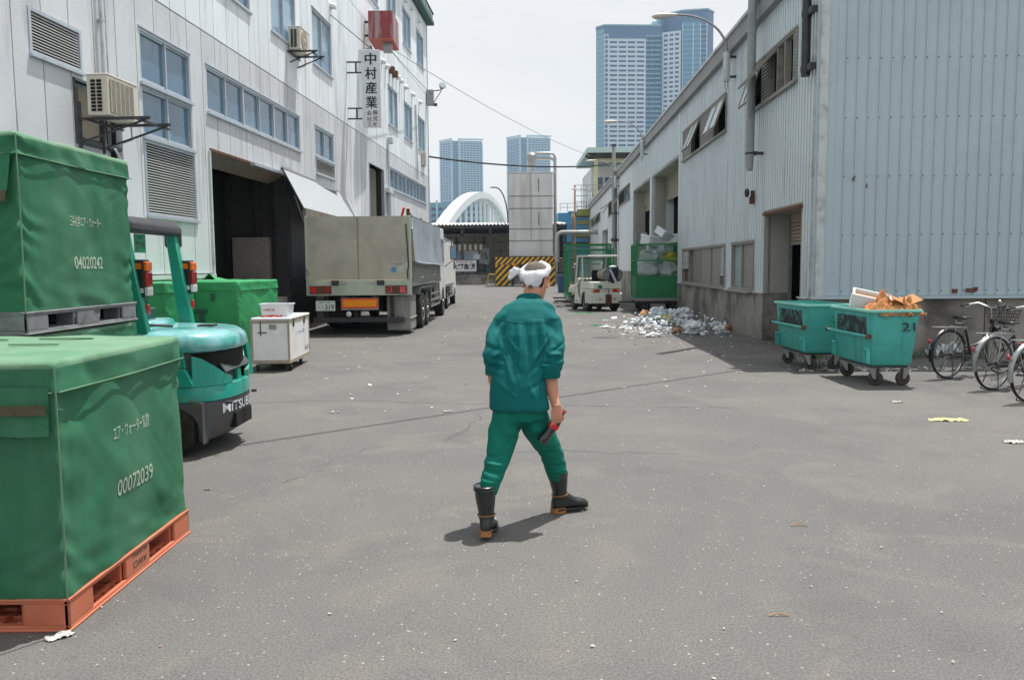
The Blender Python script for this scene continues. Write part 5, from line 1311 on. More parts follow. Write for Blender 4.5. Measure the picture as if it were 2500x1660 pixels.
    MB().box(1.42, 1.60, L+1.69, L+1.698, 1.87, 2.28).build('mirror_glass', K['glass_pale'], mi, smooth=False)
truck()
def truck2():
    t = thing('box_truck', 'small white box truck parked in front of the wing truck', 'truck', (-3.3, 29.9, 0), .0)
    MB().box(-.86, .86, 0, 4.6, .85, 2.62).build('cargo_box', K['white'], t, smooth=False, bevel=.03)
    MB().box(-.87, .87, -.01, 4.61, 2.60, 2.66).box(.862, .875, 0, 4.6, .85, .95).build('box_trim', K['galv'], t, smooth=False)
    MB().prism([(4.7, .5), (4.7, 2.3), (5.0, 2.45), (5.9, 2.35), (6.5, 1.5), (6.65, .45), (5.9, .4), (5.1, .4)], -.82, .82, 'x').build('cab', K['white'], t, smooth=False, bevel=.04, seg=2)
    MB().prism([(5.2, 1.5), (5.25, 2.2), (5.85, 2.15), (6.3, 1.5)], .823, .83, 'x').build('cab_window', K['glass'], t, smooth=False)
    MB().box(-.4, .4, -.02, 5, .55, .84).box(.5, .8, 1.6, 3.2, .35, .8).build('chassis', K['chas'], t, smooth=False)
    for y, n_ in ((1.6, 'rear_wheel'), (5.65, 'front_wheel')):
        for sx in (-1, 1): wheel(t, (sx*.74, y, .36), .36, .22, .2, 'x', n_, holes=6, rimmat='duct')
    MB().box(.78, .84, 2.2, 4.9, .40, .43).box(.78, .84, 2.2, 4.9, .6, .63).build('side_guard', K['galv'], t, smooth=False)
    MB().box(.5, .84, .9, 2.3, .745, .775).build('mudguard', K['galv'], t, smooth=False)
truck2()

# ------------------------------------------------------------------ tow tractor
def tractor():
    t = thing('tow_tractor', 'cream tow tractor with glazed canopy and two gas bottles parked on the right', 'tow tractor', (3.20, 28.85, 0), .26)
    W = .60
    MB().prism([(-.35, .28), (-.35, .62), (-.28, .66), (.2, .66), (.2, .28)], -W, W, 'x').build('rear_bumper', K['cream'], t, smooth=False, bevel=.03, seg=2)
    MB().prism([(-.30, .662), (-.30, .78), (.4, .78), (.4, .662)], -W+.03, W-.03, 'x').build('lamp_panel', K['cream'], t, smooth=False, bevel=.01)
    MB().prism([(-.32, .782), (-.26, 1.04), (.62, 1.04), (.75, .782)], -W+.01, W-.01, 'x').build('rear_deck', K['cream'], t, smooth=False, bevel=.03, seg=2)
    MB().prism([(-.335, .80), (-.333, .98), (-.325, .98), (-.327, .80)], -.45, .42, 'x').build('deck_plate', K['cream'], t, smooth=False)
    for sx in (-1, 1):
        arc = [(.22+.40*math.cos(a), .30+.42*math.sin(a)) for a in [i*PI/10 for i in range(11)]]
        MB().prism([(.66, .30), (.66, .78), (-.2, .78), (-.2, .30)]+[p for p in reversed(arc)], sx*W-.04 if sx > 0 else -W, W if sx > 0 else -W+.04, 'x').build('rear_wing', K['cream'], t, smooth=False)
        MB().prism([(.62, .24), (.58, .45), (.9, .45), (1.05, .95), (1.2, .9), (1.3, .24)], sx*W-.04 if sx > 0 else -W, W if sx > 0 else -W+.04, 'x').build('step_panel', K['cream'], t, smooth=False, bevel=.008)
    MB().prism([(1.15, .25), (1.1, .95), (1.9, .80), (1.98, .70), (1.98, .35), (1.85, .30)], -W+.14, W-.14, 'x').build('front_body', K['cream'], t, smooth=False, bevel=.02)
    MB().prism([(1.15, .62), (1.12, .96), (1.92, .80), (2.0, .62)], -W, W, 'x').build('front_hood', K['cream'], t, smooth=False, bevel=.03)
    MB().box(-W+.05, W-.05, .2, 1.2, .22, .30).box(-.4, .4, -.2, 1.4, .3, .6).build('chassis', K['chas'], t, smooth=False)
    for sx in (-1, 1):
        wheel(t, (sx*(W-.10), .18, .30), .30, .19, .17, 'x', 'rear_wheel', holes=6, rimmat='galv'); wheel(t, (sx*(W-.12), 1.60, .27), .27, .15, .15, 'x', 'front_wheel', holes=6, rimmat='galv')
    for x in (-.47, .25): 
        h = MB().box(x, x+.24, -.315, -.301, .68, .77).build('tail_lamp', K['redl_b'], t, smooth=False)
        MB().box(x+(.0 if x < 0 else .16), x+(.08 if x < 0 else .24), -.325, -.316, .685, .765).build('amber_lens', K['amber'], h, smooth=False)
    for x in (-.22, .32): MB().lathe([(.025, 0), (.04, .006), (.025, .012)], T(x, -.352, .44) @ RX(PI/2), 16, cap=False).build('round_boss', K['steel_d'], t)
    mb = MB().box(-.03, .17, -.42, -.34, .22, .60)
    for z in (.28, .38, .48): mb.box(-.035, .175, -.47, -.4, z, z+.03)
    mb.tube([(.07, -.36, .6), (.10, -.38, .74), (.05, -.36, .8)], .012); mb.build('tow_hitch', K['rust'], t, smooth=False)
    # canopy frame
    zc = 1.93
    mb = MB()
    for sx in (-1, 1):
        x = sx*(W-.05)
        mb.tube([(x, .55, 1.0), (x, .55, zc)], .03, 8) if sx < 0 else mb.tube([(x, -.1, 1.0), (x, -.05, zc)], .03, 8)
        mb.tube([(x, 1.28, .93), (x, 1.05, zc)], .035, 8)
        mb.tube([(x, .0, zc), (x, 1.08, zc)], .03, 8)
    mb.tube([(-W+.05, 1.06, zc), (W-.05, 1.06, zc)], .03, 8); mb.tube([(-W+.05, 0, zc), (W-.05, 0, zc)], .03, 8); mb.tube([(-W+.05, .55, zc), (W-.05, .55, zc)], .02, 8)
    mb.build('canopy_frame', K['cream'], t)
    MB().box(-W+.02, W-.02, .0, 1.1, zc+.03, zc+.05).build('canopy_roof', K['frost'], t, smooth=False)
    mb = MB()
    for a, b in (((-.48, 1.24, 1.02), (.48, 1.24, 1.02)), ((-.48, 1.06, 1.86), (.48, 1.06, 1.86)), ((-.48, 1.24, 1.02), (-.48, 1.06, 1.86)), ((.48, 1.24, 1.02), (.48, 1.06, 1.86))): mb.tube([a, b], .018, 6)
    mb.build('windscreen_seal', K['steel_d'], t)
    gl = bpy.data.materials.get('clear_glass') or bpy.data.materials.new('clear_glass'); gl.use_nodes = True
    gb = gl.node_tree.nodes['Principled BSDF']; gb.inputs['Base Color'].default_value = (.75, .85, .82, 1); gb.inputs['Roughness'].default_value = .05; gb.inputs['Alpha'].default_value = .22
    mb = MB(); mb.quad((-.48, 1.24, 1.02), (.48, 1.24, 1.02), (.48, 1.06, 1.86), (-.48, 1.06, 1.86)); mb.build('windscreen', gl, t, smooth=False)
    # seat, wheel, dash
    MB().loft([[Vector((x, .50+z*.15+yy, 1.04+z)) for x, yy in ((-.21*k, 0), (.21*k, 0), (.19*k, .09), (-.19*k, .09))] for z, k in ((0, 1), (.3, 1), (.40, .85))]).box(-.24, .22, .55, .95, .9, 1.02).build('seat', K['seat'], t, bevel=.03)
    MB().prism([(1.1, .9), (1.06, 1.12), (1.2, 1.15), (1.25, .92)], -W+.08, W-.08, 'x').build('dashboard', K['cream'], t, smooth=False)
    MB().lathe([(.155, -.012), (.17, 0), (.155, .012)], T(-.28, .98, 1.16) @ RX(-.5), 24, cap=False).tube([(-.28, 1.1, 1.05), (-.28, .98, 1.16)], .02).box(-.42, -.14, .97, .99, 1.15, 1.17).build('steering_wheel', K['steel_d'], t)
    for x in (-W-.03, .42): MB().ball((x, 1.20, 1.55), .045, 10).ball((x+.02, 1.20, 1.64), .04, 10).build('mirror', K['chrome'], t)
    MB().box(-.30, -.15, -.345, -.336, .80, .92).build('green_tag', K['mesh_g'], t, smooth=False)
    text('車両番号7', K['ink'], (-W-.0015, .98, .34), (PI/2, 0, -PI/2), w=.34, h=.05, parent=t); text('TOYOTA', K['ink'], (-.3, 1.05, 1.02), FRONT, w=.2, h=.03, parent=t)
    MB().ball((-W+.1, 1.95, .86), (.05, .05, .05), 8).build('amber_lamp', K['amber'], t)
    # two gas bottles lying across the back, separate things
    def bottle(lab, x):
        b = thing('gas_bottle', lab, 'gas bottle', t.matrix_basis @ Vector((0, 0, 0)), t.rotation_euler.z)
        b.location = Vector((3.20, 28.85, 0)) + RZ(.26) @ Vector((x, -.02, 1.28))
        MB().lathe([(.16, -.22), (.19, -.20), (.195, -.17), (.195, .28), (.14, .34), (.08, .38), (.02, .39)], RX(-PI/2) if False else RX(-PI/2), 24).build('bottle_body', K['lpg'], b)
        MB().lathe([(.185, -.24), (.202, -.235), (.202, -.19)], RX(-PI/2), 24, cap=False).build('foot_ring', K['galv'], b)
        MB().lathe([(.001, -.215), (.175, -.225)], RX(-PI/2), 24, cap=False).build('end_plate', K['lpgend'], b)
        MB().box(-.14, .14, -.12, -.09, -.22, -.10).box(-.14, .14, .15, .18, -.22, -.10).build('cradle', K['rust'], b, smooth=False)
        return b
    bottle('left rusty grey gas bottle on the back of the tow tractor', .08)
    bottle('right gas bottle on the tow tractor, half hidden by a jacket', .46)
    j = thing('jacket', 'navy jacket with a grey stripe draped over the gas bottles of the tow tractor', 'jacket', Vector((3.20, 28.85, 0)) + RZ(.26) @ Vector((.27, -.27, .95)), .26)
    mb = MB(); nx, nz_ = 14, 16
    for q in range(nz_+1):
        for i in range(nx+1):
            u = i/nx-.5; v = q/nz_
            mb.v.append(Vector((u*(.22+.16*(1-v))+.10*v, -.02*math.cos(u*9)+.02*noise.noise(Vector((u*8, v*5, 2))), v*.62+.03*noise.noise(Vector((u*6, v*3, 7))))))
    for q in range(nz_):
        for i in range(nx): a = q*(nx+1)+i; mb.f.append((a, a+1, a+nx+2, a+nx+1))
    o = mb.build('jacket_body', K['navyc'], j, ang=80, fix=False); md = o.modifiers.new('s', 'SOLIDIFY'); md.thickness = .03
    MB().loft([[Vector((x-.16+.25*(1-v)+0, -.05, v*.5+.02)) for x in (0, .085)]+[Vector((x-.16+.25*(1-v), -.035, v*.5+.02)) for x in (.085, 0)] for v in (0, .3, .6, 1)]).build('sleeve_stripe', K['plas'], j)
    MB().ball((.0, 0, .60), (.15, .09, .05), 10).build('collar', K['plas'], j)
tractor()

# ------------------------------------------------------------------ mesh cage trolleys
def cage(label, x, y, rz, W, D, z0, H, panel, mesh_from, k=1):
    t = thing('cage_trolley', label, 'cage trolley', (x, y, 0), rz, 'green wire cage trolleys')
    r = .025
    for sx in (0, W):
        for sy in (0, D): MB().box(sx-r, sx+r, sy-r, sy+r, z0, H+(.16 if (sx == 0 and sy == 0) else 0)).build('corner_post', K['mesh_g'], t, smooth=False)
    mb = MB()
    for z in (H, z0+(H-z0)*.70, panel, z0+.03):
        mb.box(0, W, -r, r, z-.025, z+.025); mb.box(0, W, D-r, D+r, z-.025, z+.025); mb.box(-r, r, 0, D, z-.025, z+.025); mb.box(W-r, W+r, 0, D, z-.025, z+.025)
    mb.build('rail', K['mesh_g'], t, smooth=False)
    mb = MB(); p = .055*k
    for (a, b, f) in (((0, 0), (W, 0), 0), ((0, D), (W, D), 0), ((0, 0), (0, D), 1), ((W, 0), (W, D), 1)):
        Ld = W if f == 0 else D
        for i in range(1, int(Ld/p)):
            u = i*p
            if f == 0: mb.box(u-.003, u+.003, a[1]-.003, a[1]+.003, panel, H)
            else: mb.box(a[0]-.003, a[0]+.003, u-.003, u+.003, panel, H)
        z = panel+.06*k
        while z < H-.02:
            if f == 0: mb.box(0, W, a[1]-.003, a[1]+.003, z-.003, z+.003)
            else: mb.box(a[0]-.003, a[0]+.003, 0, D, z-.003, z+.003)
            z += .06*k
    mb.build('wire_mesh', K['mesh_g'], t, smooth=False)
    if panel > z0+.1:
        for (a, b, c, d) in ((.03, W-.03, -.008, .008), (.03, W-.03, D-.008, D+.008), (-.008, .008, .03, D-.03), (W-.008, W+.008, .03, D-.03)): MB().box(a, b, c, d, z0+.05, panel-.02).build('side_panel', K['mesh_g'], t, smooth=False)
    MB().box(-.05, W+.05, -.05, D+.05, z0-.1, z0+.0).build('base_frame', K['galv'], t, smooth=False)
    MB().box(-.02, W, .1, D, z0-.2, z0-.1).box(-.55, -.02, D*.35, D*.45, z0-.18, z0-.12).build('under_frame', K['steel_d'], t, smooth=False)
    for sx in (.3, W-.25):
        for sy in (.2, D-.3): wheel(t, (sx, sy, .2), .2, .1, .11, 'y', 'wheel', holes=8, tread=False, rimmat='galv')
    return t
cage('green cage trolley heaped with white foam and plastic bags at the loading bay', 4.27, 28.05, RF.a*0-.03, 1.62, 1.5, .48, 2.30, 1.20, 1.2)
cage('empty green cage trolley standing behind the tow tractor', 2.25, 32.0, -.02, 1.72, 2.1, .35, 2.22, .40, .4, k=1.6)
cage('second empty green cage trolley further behind the tow tractor', 2.35, 35.2, -.02, 1.9, 2.0, .35, 2.50, .40, .4, k=1.8)
# load of the cage: foam boxes and bags, each its own thing
rr = random.Random(11)
def crumple(r, seed, sx=1, sy=1, sz=1, n=14, amp=.28, fq=3.5, flat=.15):
    mb = MB(); rings = []
    for i in range(1, n):
        a = PI*i/n-PI/2; ring = []
        for k in range(n+4):
            b = 2*PI*k/(n+4); p = Vector((math.cos(a)*math.cos(b), math.cos(a)*math.sin(b), math.sin(a)))
            d = 1+amp*noise.noise(p*fq*.5+Vector((seed, 0, 0)))+amp*.6*abs(noise.noise(p*fq*1.6+Vector((0, seed, 0))))-amp*.2
            q = Vector((p.x*sx, p.y*sy, p.z*sz))*d*r
            if q.z < -r*sz*(1-flat): q.z = -r*sz*(1-flat)
            q.z += r*sz*(1-flat); ring.append(q)
        rings.append(ring)
    mb.loft(rings); return mb
def bag(label, x, y, z, r, seed, mat, sx=1, sy=1, sz=.8, rz=0, cat='plastic bag', name='rubbish_bag', group=None, **kw):
    o = crumple(r, seed, sx, sy, sz, **kw).build(name, K[mat], None, ang=28)
    o.location = (x, y, z); o.rotation_euler = (0, 0, rz)
    return tag(o, label, cat, group)
for i, (x, y, z, r, m_, lab) in enumerate(((4.75, 28.5, .5, .42, 'foam', 'white bag at the bottom left of the loaded cage'), (5.35, 28.6, .5, .45, 'plas', 'thin clear bag at the bottom right of the loaded cage'), (4.8, 29.0, 1.1, .45, 'plas', 'clear bag halfway up the loaded cage, at its back'),
        (4.75, 28.45, 1.15, .36, 'foam', 'crumpled white bag halfway up the loaded cage'), (5.4, 28.45, 1.1, .38, 'foam', 'white bag beside the wire at the right of the loaded cage'), (5.5, 28.5, 1.62, .28, 'plas_y', 'yellow bag high in the right half of the loaded cage'), (5.05, 28.6, 1.7, .40, 'plas', 'big clear bag near the top of the loaded cage'))):
    bag(lab, x, y, z, r, i*3.3, m_, sz=.9, amp=.4)
for i, (x, y, z, a, b, c, rx, rz) in enumerate(((4.95, 28.5, 2.25, .9, .5, .34, .15, .5), (5.5, 28.6, 2.3, .6, .45, .3, -.2, -.2), (5.25, 28.5, 2.55, .62, .45, .25, .5, .7), (4.75, 28.4, 1.75, .6, .4, .3, .3, -.4))):
    o = tag(MB().box(-a/2, a/2, -b/2, b/2, 0, c).box(-a/2-.015, a/2+.015, -b/2-.015, b/2+.015, c-.07, c).build('foam_box', K['foam'], None, smooth=False, bevel=.012), ('tilted white foam box at the left top of the cage load', 'white foam box behind the right rail of the cage', 'topmost white foam box crowning the cage load', 'white foam box leaning inside the left wires of the cage')[i], 'foam box')
    o.location = (x, y, z); o.rotation_euler = (rx, rx*.6, rz)

# ------------------------------------------------------------------ aqua bins
def bin_(label, x0, y0, W, D, num, rz=0):
    t = thing('wheeled_bin', label, 'bin', (x0+W/2, y0+D/2, 0), rz, 'aqua plastic wheeled bins')
    H = 1.0; b0 = .265
    w2, d2, wb, db = W/2, D/2, W/2-.055, D/2-.08
    o = [rrect(2*wb-.06, 2*db-.06, .05, b0), rrect(2*wb, 2*db, .07, b0+.03), rrect(2*w2-.03, 2*d2-.03, .05, H-.03), rrect(2*w2+.02, 2*d2+.02, .05, H-.035), rrect(2*w2+.03, 2*d2+.03, .05, H-.02), rrect(2*w2+.02, 2*d2+.02, .05, H), rrect(2*w2-.05, 2*d2-.05, .04, H), rrect(2*wb-.05, 2*db-.05, .05, b0+.06)]
    for k, r in enumerate(o):
        for p in r:
            if 3 <= k <= 6: p.z += .008*noise.noise(Vector((p.x*6, p.y*6, 5)))
    MB().loft(o).build('bin_body', K['bin'], t, ang=50)
    MB().loft([rrect(2*w2+.022, 2*d2+.022, .05, H-.034), rrect(2*w2+.036, 2*d2+.036, .05, H-.020), rrect(2*w2+.024, 2*d2+.024, .05, H+.004), rrect(2*w2-.03, 2*d2-.03, .04, H+.004)], cap=False).build('rim', K['bin_r'], t)
    def side(u, z, o_): 
        f = (z-b0)/(H-b0); return Vector((-(wb+(w2-.015-wb)*f)-o_, u, z))
    # scraped black patch on the long side, moulded ribs, handle bar, hooks
    mb = MB(); n = 22
    for j in range(9):
        for i in range(n+1):
            u = -d2+.16+(D-.34)*i/n; z = H-.10-.27*j/8 + (.02*noise.noise(Vector((u*14, 3, 0))) if j in (0, 8) else 0)
            mb.v.append(side(u, z, .003))
    for j in range(8):
        for i in range(n): a = j*(n+1)+i; mb.f.append((a, a+1, a+n+2, a+n+1))
    mb.build('scraped_patch', K['bin_s'], t, fix=False)
    MB().tube([side(-d2-.03, .66, .06), side(d2+.03, .66, .06)], .020, 10).build('handle_bar', K['bin'], t)
    for u in (-d2-.03, d2+.03): MB().cyl(side(u-.02, .66, .06), side(u+.02, .66, .06), .036, n=14).cyl(side(u*.93, .66, .0), side(u*.93, .66, .06), .016, n=8).build('handle_end', K['rust'], t)
    for u in (-d2*.82, d2*.82):
        mb = MB()
        for dx in (-.035, .035): mb.box(*[v for pr in zip(side(u+dx-.01, .47, .045), side(u+dx+.01, .30, -.0)) for v in sorted(pr)])
        a, b_ = side(u-.045, .50, .05), side(u+.045, .47, 0); mb.box(min(a.x, b_.x), max(a.x, b_.x), a.y, b_.y, .47, .50)
        mb.build('tipping_hook', K['bin'], t, smooth=False, bevel=.006)
    mb = MB().box(-wb-.012, wb+.012, -db-.012, db+.012, .60, .612) if False else MB()
    f = (.58-b0)/(H-b0)
    for z in (.58, .50):
        f = (z-b0)/(H-b0); mb.loft([rrect(2*(wb+(w2-.015-wb)*f)+.008, 2*(db+(d2-.015-db)*f)+.008, .06, z), rrect(2*(wb+(w2-.015-wb)*f)+.012, 2*(db+(d2-.015-db)*f)+.012, .06, z+.006), rrect(2*(wb+(w2-.015-wb)*f)+.008, 2*(db+(d2-.015-db)*f)+.008, .06, z+.012)], cap=False)
    mb.build('moulded_rib', K['bin'], t)
    text(num, K['hazk'], (w2*.52, -(db+(d2-.015-db)*.72)-.024, .78), (PI/2-.1, 0, 0), h=.11, w=.17, parent=t, bold=.014, name='number')
    MB().box(-wb+.05, wb-.05, -db+.05, db-.05, b0-.03, b0-.001).build('base_frame', K['steel_d'], t, smooth=False)
    for (x, y, a) in ((-wb+.08, -db+.10, .9), (wb-.06, -db+.08, -1.5), (-wb+.08, db-.12, 1.2), (wb-.08, db-.12, .3)):
        c = MB().box(-.05, .05, -.05, .05, .225, .235).add([(sx*.034+q, y_, z_) for sx in (-1, 1) for q in (-.004, .004) for (y_, z_) in ((-.045, .226), (.05, .226), (-.02, .09), (-.05, .09))],
            [(0, 1, 2, 3), (4, 7, 6, 5), (0, 4, 5, 1), (1, 5, 6, 2), (2, 6, 7, 3), (3, 7, 4, 0), (8, 9, 10, 11), (12, 15, 14, 13), (8, 12, 13, 9), (9, 13, 14, 10), (10, 14, 15, 11), (11, 15, 12, 8)]).build('castor', K['galv'], t, smooth=False)
        c.location = (x, y, 0); c.rotation_euler = (0, 0, a)
        w_ = MB().lathe([(.02, -.022), (.075, -.022), (.088, -.020), (.096, -.012), (.096, .012), (.088, .020), (.075, .022), (.02, .022)], T(0, -.035, .096) @ RY(PI/2), 22).build('wheel', K['wheelg'], c)
        MB().lathe([(.012, -.034), (.05, -.026), (.05, .026), (.012, .034)], T(0, -.035, .096) @ RY(PI/2), 16).build('hub', K['chas'], w_)
    return t
bin_('aqua wheeled bin numbered 21, full of card and a white foam box', 4.61, 10.52, .67, 1.30, '21')
bin_('empty aqua wheeled bin behind, its number partly hidden', 4.32, 12.12, .67, 1.30, '20', .03)
o = tag(MB().box(-.25, .25, -.17, .17, 0, .02).box(-.25, -.22, -.17, .17, .02, .2).box(.22, .25, -.17, .17, .02, .2).box(-.22, .22, -.17, -.14, .02, .2).box(-.22, .22, .14, .17, .02, .2).build('foam_box', K['foam'], None, smooth=False, bevel=.006), 'open white foam box tipped on the left of bin 21', 'foam box')
o.location = (4.88, 11.2, .99); o.rotation_euler = (.25, .22, -.35)
o = tag(MB().box(-.2, .2, -.13, .13, 0, .01).build('card_lining', K['cardb'], None, smooth=False), 'brown card lining inside the white foam box on bin 21', 'card'); o.location = (4.88, 11.2, 1.13); o.rotation_euler = (.25, .22, -.35)
def paper(label, x, y, z, w, d, h, seed, mat, rz=0):
    mb = MB(); n = 26
    for j in range(n+1):
        for i in range(n+1):
            u, v = i/n-.5, j/n-.5
            q = Vector((u*4+seed, v*4, seed)); e = max(0, 1-(abs(u)*2)**3)*max(0, 1-(abs(v)*2)**3)
            zz = h*e*(.55+.9*abs(noise.noise(q)))+h*.25*noise.noise(q*3)
            mb.v.append(Vector((u*w*(1+.15*noise.noise(q*2)), v*d*(1+.15*noise.noise(q*2+Vector((3, 0, 0)))), zz)))
    for j in range(n):
        for i in range(n): a = j*(n+1)+i; mb.f.append((a, a+1, a+n+2, a+n+1))
    o = mb.build('crumpled_paper', K[mat], None, ang=20, fix=False); o.location = (x, y, z); o.rotation_euler = (0, 0, rz)
    s = o.modifiers.new('s', 'SOLIDIFY'); s.thickness = .006
    return tag(o, label, 'packaging')
paper('orange brown crumpled paper heaped on bin 21', 5.0, 10.85, .94, .62, .50, .24, 2.2, 'cardo', .2)
paper('torn tan card sticking up at the right of bin 21', 5.16, 10.70, .93, .34, .34, .22, 5.1, 'cardb', .6)
paper('brown creased paper lying low along the front rim of bin 21', 4.92, 10.66, .93, .42, .3, .16, 8.1, 'cardb', .1)
for i, (a, rz, l) in enumerate(((.35, .3, .34), (-.3, .15, .36))):
    o = tag(MB().box(-l/2, l/2, -.10, .10, 0, .006).build('card_sheet', K['cardb'], None, smooth=False), ('flat card sheet tilted over the paper in bin 21', 'card flap standing at the right rim of bin 21')[i], 'card')
    o.location = (5.10+.06*i, 10.72, 1.10); o.rotation_euler = (.4, a, rz)
# ------------------------------------------------------------------ bicycles
def bicycle(label, x, y, rz, lean=0, fen='fender', basket=True, R=.335):
    """rear hub over the origin, front towards +x"""
    t = thing('bicycle', label, 'bicycle', (x, y, 0), group='bicycles parked by the concrete base', rot=(lean, 0, rz))
    def wh(cx, nm, sp=36):
        o = MB().lathe([(R-.026, -.013), (R-.010, -.021), (R, 0), (R-.010, .021), (R-.026, .013), (R-.026, -.013)], RX(PI/2), 48, cap=False).build(nm, K['rubber'], t); o.location = (cx, 0, R)
        MB().lathe([(R-.034, -.010), (R-.018, -.014), (R-.018, .014), (R-.034, .010), (R-.034, -.010)], RX(PI/2), 48, cap=False).build('rim', K['chrome'], o)
        s = MB()
        for k in range(sp):
            a = 2*PI*k/sp; b = a+(.55 if k % 4 < 2 else -.55); y_ = .025 if k % 2 else -.025
            s.tube([(math.cos(b)*.022, y_, math.sin(b)*.022), (math.cos(a)*(R-.03), 0, math.sin(a)*(R-.03))], .0011, 4, cap=False)
        s.build('spokes', K['chrome'], o); MB().cyl((0, -.05, 0), (0, .05, 0), .02, n=12).cyl((0, -.06, 0), (0, .06, 0), .007, n=8).build('hub', K['steel_d'], o)
    wh(0, 'rear_wheel'); wh(1.10, 'front_wheel')
    def fender(cx, a0, a1, nm, mat):
        rings = []
        for k in range(25):
            a = a0+(a1-a0)*k/24; rr = R+.022
            rings.append([Vector((cx+math.cos(a)*(rr+dr), yy, R+math.sin(a)*(rr+dr))) for yy, dr in ((-.028, -.02), (-.02, .003), (0, .010), (.02, .003), (.028, -.02), (.018, -.002), (0, .004), (-.018, -.002))])
        MB().loft(rings).build(nm, K[mat], t)
    fender(0, .35, PI+.25, 'rear_mudguard', fen); fender(1.10, .75, PI-.05, 'front_mudguard', fen)
    fr = MB(); bb = (.46, 0, .29); st = (.33, 0, .66); hd = (.88, 0, .73); hl = (.93, 0, .60)
    fr.tube([bb, (.335, 0, .66)], .016).tube([bb, (.62, 0, .33), (.80, 0, .46), hl], .019).tube([(.40, 0, .42), (.62, 0, .46), (.84, 0, .60), hd], .015)
    for s in (-1, 1):
        fr.tube([(.46, s*.03, .29), (.0, s*.06, R)], .010).tube([(.34, s*.02, .64), (.0, s*.06, R)], .008)
        fr.tube([(.90, s*.045, .66), (.98, s*.05, .52), (1.10, s*.055, R)], .011)
    fr.tube([(.86, 0, .80), (.94, 0, .57)], .021).box(.89, .93, -.05, .05, .65, .68)
    fr.build('frame', K['bblack'], t)
    MB().box(.02, .48, .045, .075, .255, .345).cyl((.46, .04, .29), (.46, .08, .29), .085, n=20).build('chain_case', K['bblack'], t, bevel=.01)
    MB().tube([(.335, 0, .66), (.305, 0, .80)], .012).build('seat_post', K['chrome'], t)
    rings = []
    for k in range(9):
        u = k/8; x_ = .16+.27*u; wd = (.105*(1-u**1.2)+.022)*(1 if k else .7); hh = .035*(1-.3*u)
        rings.append([Vector((x_, wd*math.cos(a), .835+.012*(1-u)**2+hh*.8*math.sin(a)*(.6 if math.sin(a) > 0 else 1.0))) for a in [2*PI*i/14 for i in range(14)]])
    MB().loft(rings).build('saddle', K['saddle'], t, ang=70)
    MB().tube([(.2, -.04, .78), (.3, -.03, .79), (.36, 0, .80)], .006).tube([(.2, .04, .78), (.3, .03, .79), (.36, 0, .80)], .006).tube([(.20, .05, .80), (.20, .05, .76), (.20, -.05, .76), (.20, -.05, .80)], .012).build('saddle_spring', K['chrome'], t)
    # carrier, kickstand, rear lamp
    cr = MB()
    for s in (-1, -.35, .35, 1): cr.tube([(-.26, s*.06, .725), (.30, s*.055, .70)], .005, 6)
    for xx in (-.26, -.1, .08): cr.tube([(xx, -.06, .722), (xx, .06, .722)], .005, 6)
    for s in (-1, 1): cr.tube([(.05, s*.06, .715), (0, s*.065, R)], .005, 6); cr.tube([(-.18, s*.06, .72), (0, s*.065, R)], .005, 6)
    cr.build('carrier', K['chrome'], t)
    ks = MB()
    for s in (-1, 1): ks.tube([(.0, s*.06, R), (-.02, s*.09, .15), (-.05, s*.12, .01)], .007, 6)
    ks.tube([(-.05, -.12, .01), (-.05, .12, .01)], .007, 6); ks.build('kickstand', K['steel_d'], t)
    MB().ball((-R-.04, 0, .53), (.028, .022, .035), 10).build('rear_reflector', K['redl'], t); MB().box(-R-.03, -R+.0, -.01, .01, .42, .45).build('reflector_stem', K['chrome'], t)
    # handlebar
    hb = MB().tube([(.86, 0, .80), (.84, 0, .96)], .012).tube([(.62, -.28, .985), (.72, -.27, 1.0), (.84, -.20, 1.02), (.88, -.08, .97), (.85, 0, .955), (.88, .08, .97), (.84, .20, 1.02), (.72, .27, 1.0), (.62, .28, .985)], .011)
    hb.build('handlebar', K['chrome'], t)
    for s in (-1, 1): MB().cyl((.60, s*.281, .983), (.73, s*.269, 1.0), .016, n=10).build('grip', K['saddle'], t); MB().tube([(.86, s*.22, 1.0), (.76, s*.31, .97), (.70, s*.31, .965)], .006).build('brake_lever', K['chrome'], t)
    MB().ball((.82, -.14, 1.05), .028, 10).build('bell', K['chrome'], t)
    MB().tube([(.87, -.2, 1.0), (.97, -.1, .95), (.92, 0, .75)], .004, 5).tube([(.87, .2, 1.0), (.97, .1, .93), (.92, 0, .72)], .004, 5).build('brake_cable', K['seat'], t)
    if basket:
        b = MB()
        x0, x1, w0, w1, zb, zt = .96, 1.26, .13, .17, .72, .96
        for i in range(9):
            s = -1+2*i/8
            b.tube([(x0, s*w1, zt), (x0+.02, s*w0, zb), (x1-.06, s*w0, zb), (x1, s*w1, zt)], .003, 4)
        for i in range(9):
            u = i/8; xx = x0+(x1-x0)*u
            b.tube([(xx, -w1, zt), (xx*.9+.11, -w0, zb), (xx*.9+.11, w0, zb), (xx, w1, zt)], .003, 4)
        for k in range(6):
            f = k/5; z = zb+(zt-zb)*f; w_ = w0+(w1-w0)*f; xb = x1-.06*(1-f)
            b.tube([(x0+.02*(1-f), -w_, z), (xb, -w_, z), (xb, w_, z), (x0+.02*(1-f), w_, z), (x0+.02*(1-f), -w_, z)], .0035 if f < 1 else .006, 4)
        b.build('basket', K['seat'], t)
    cp = MB().cyl((.46, -.06, .29), (.46, .11, .29), .012, n=8)
    cp.tube([(.46, -.065, .29), (.36, -.07, .18)], .008).tube([(.46, .10, .29), (.56, .105, .40)], .008).box(.32, .40, -.15, -.075, .165, .19).box(.52, .60, .11, .185, .39, .415)
    cp.build('pedals', K['steel_d'], t)
bicycle('black bicycle nearest to bin 21, with black saddle and front basket', 6.05, 11.30, .42, fen='bblack')
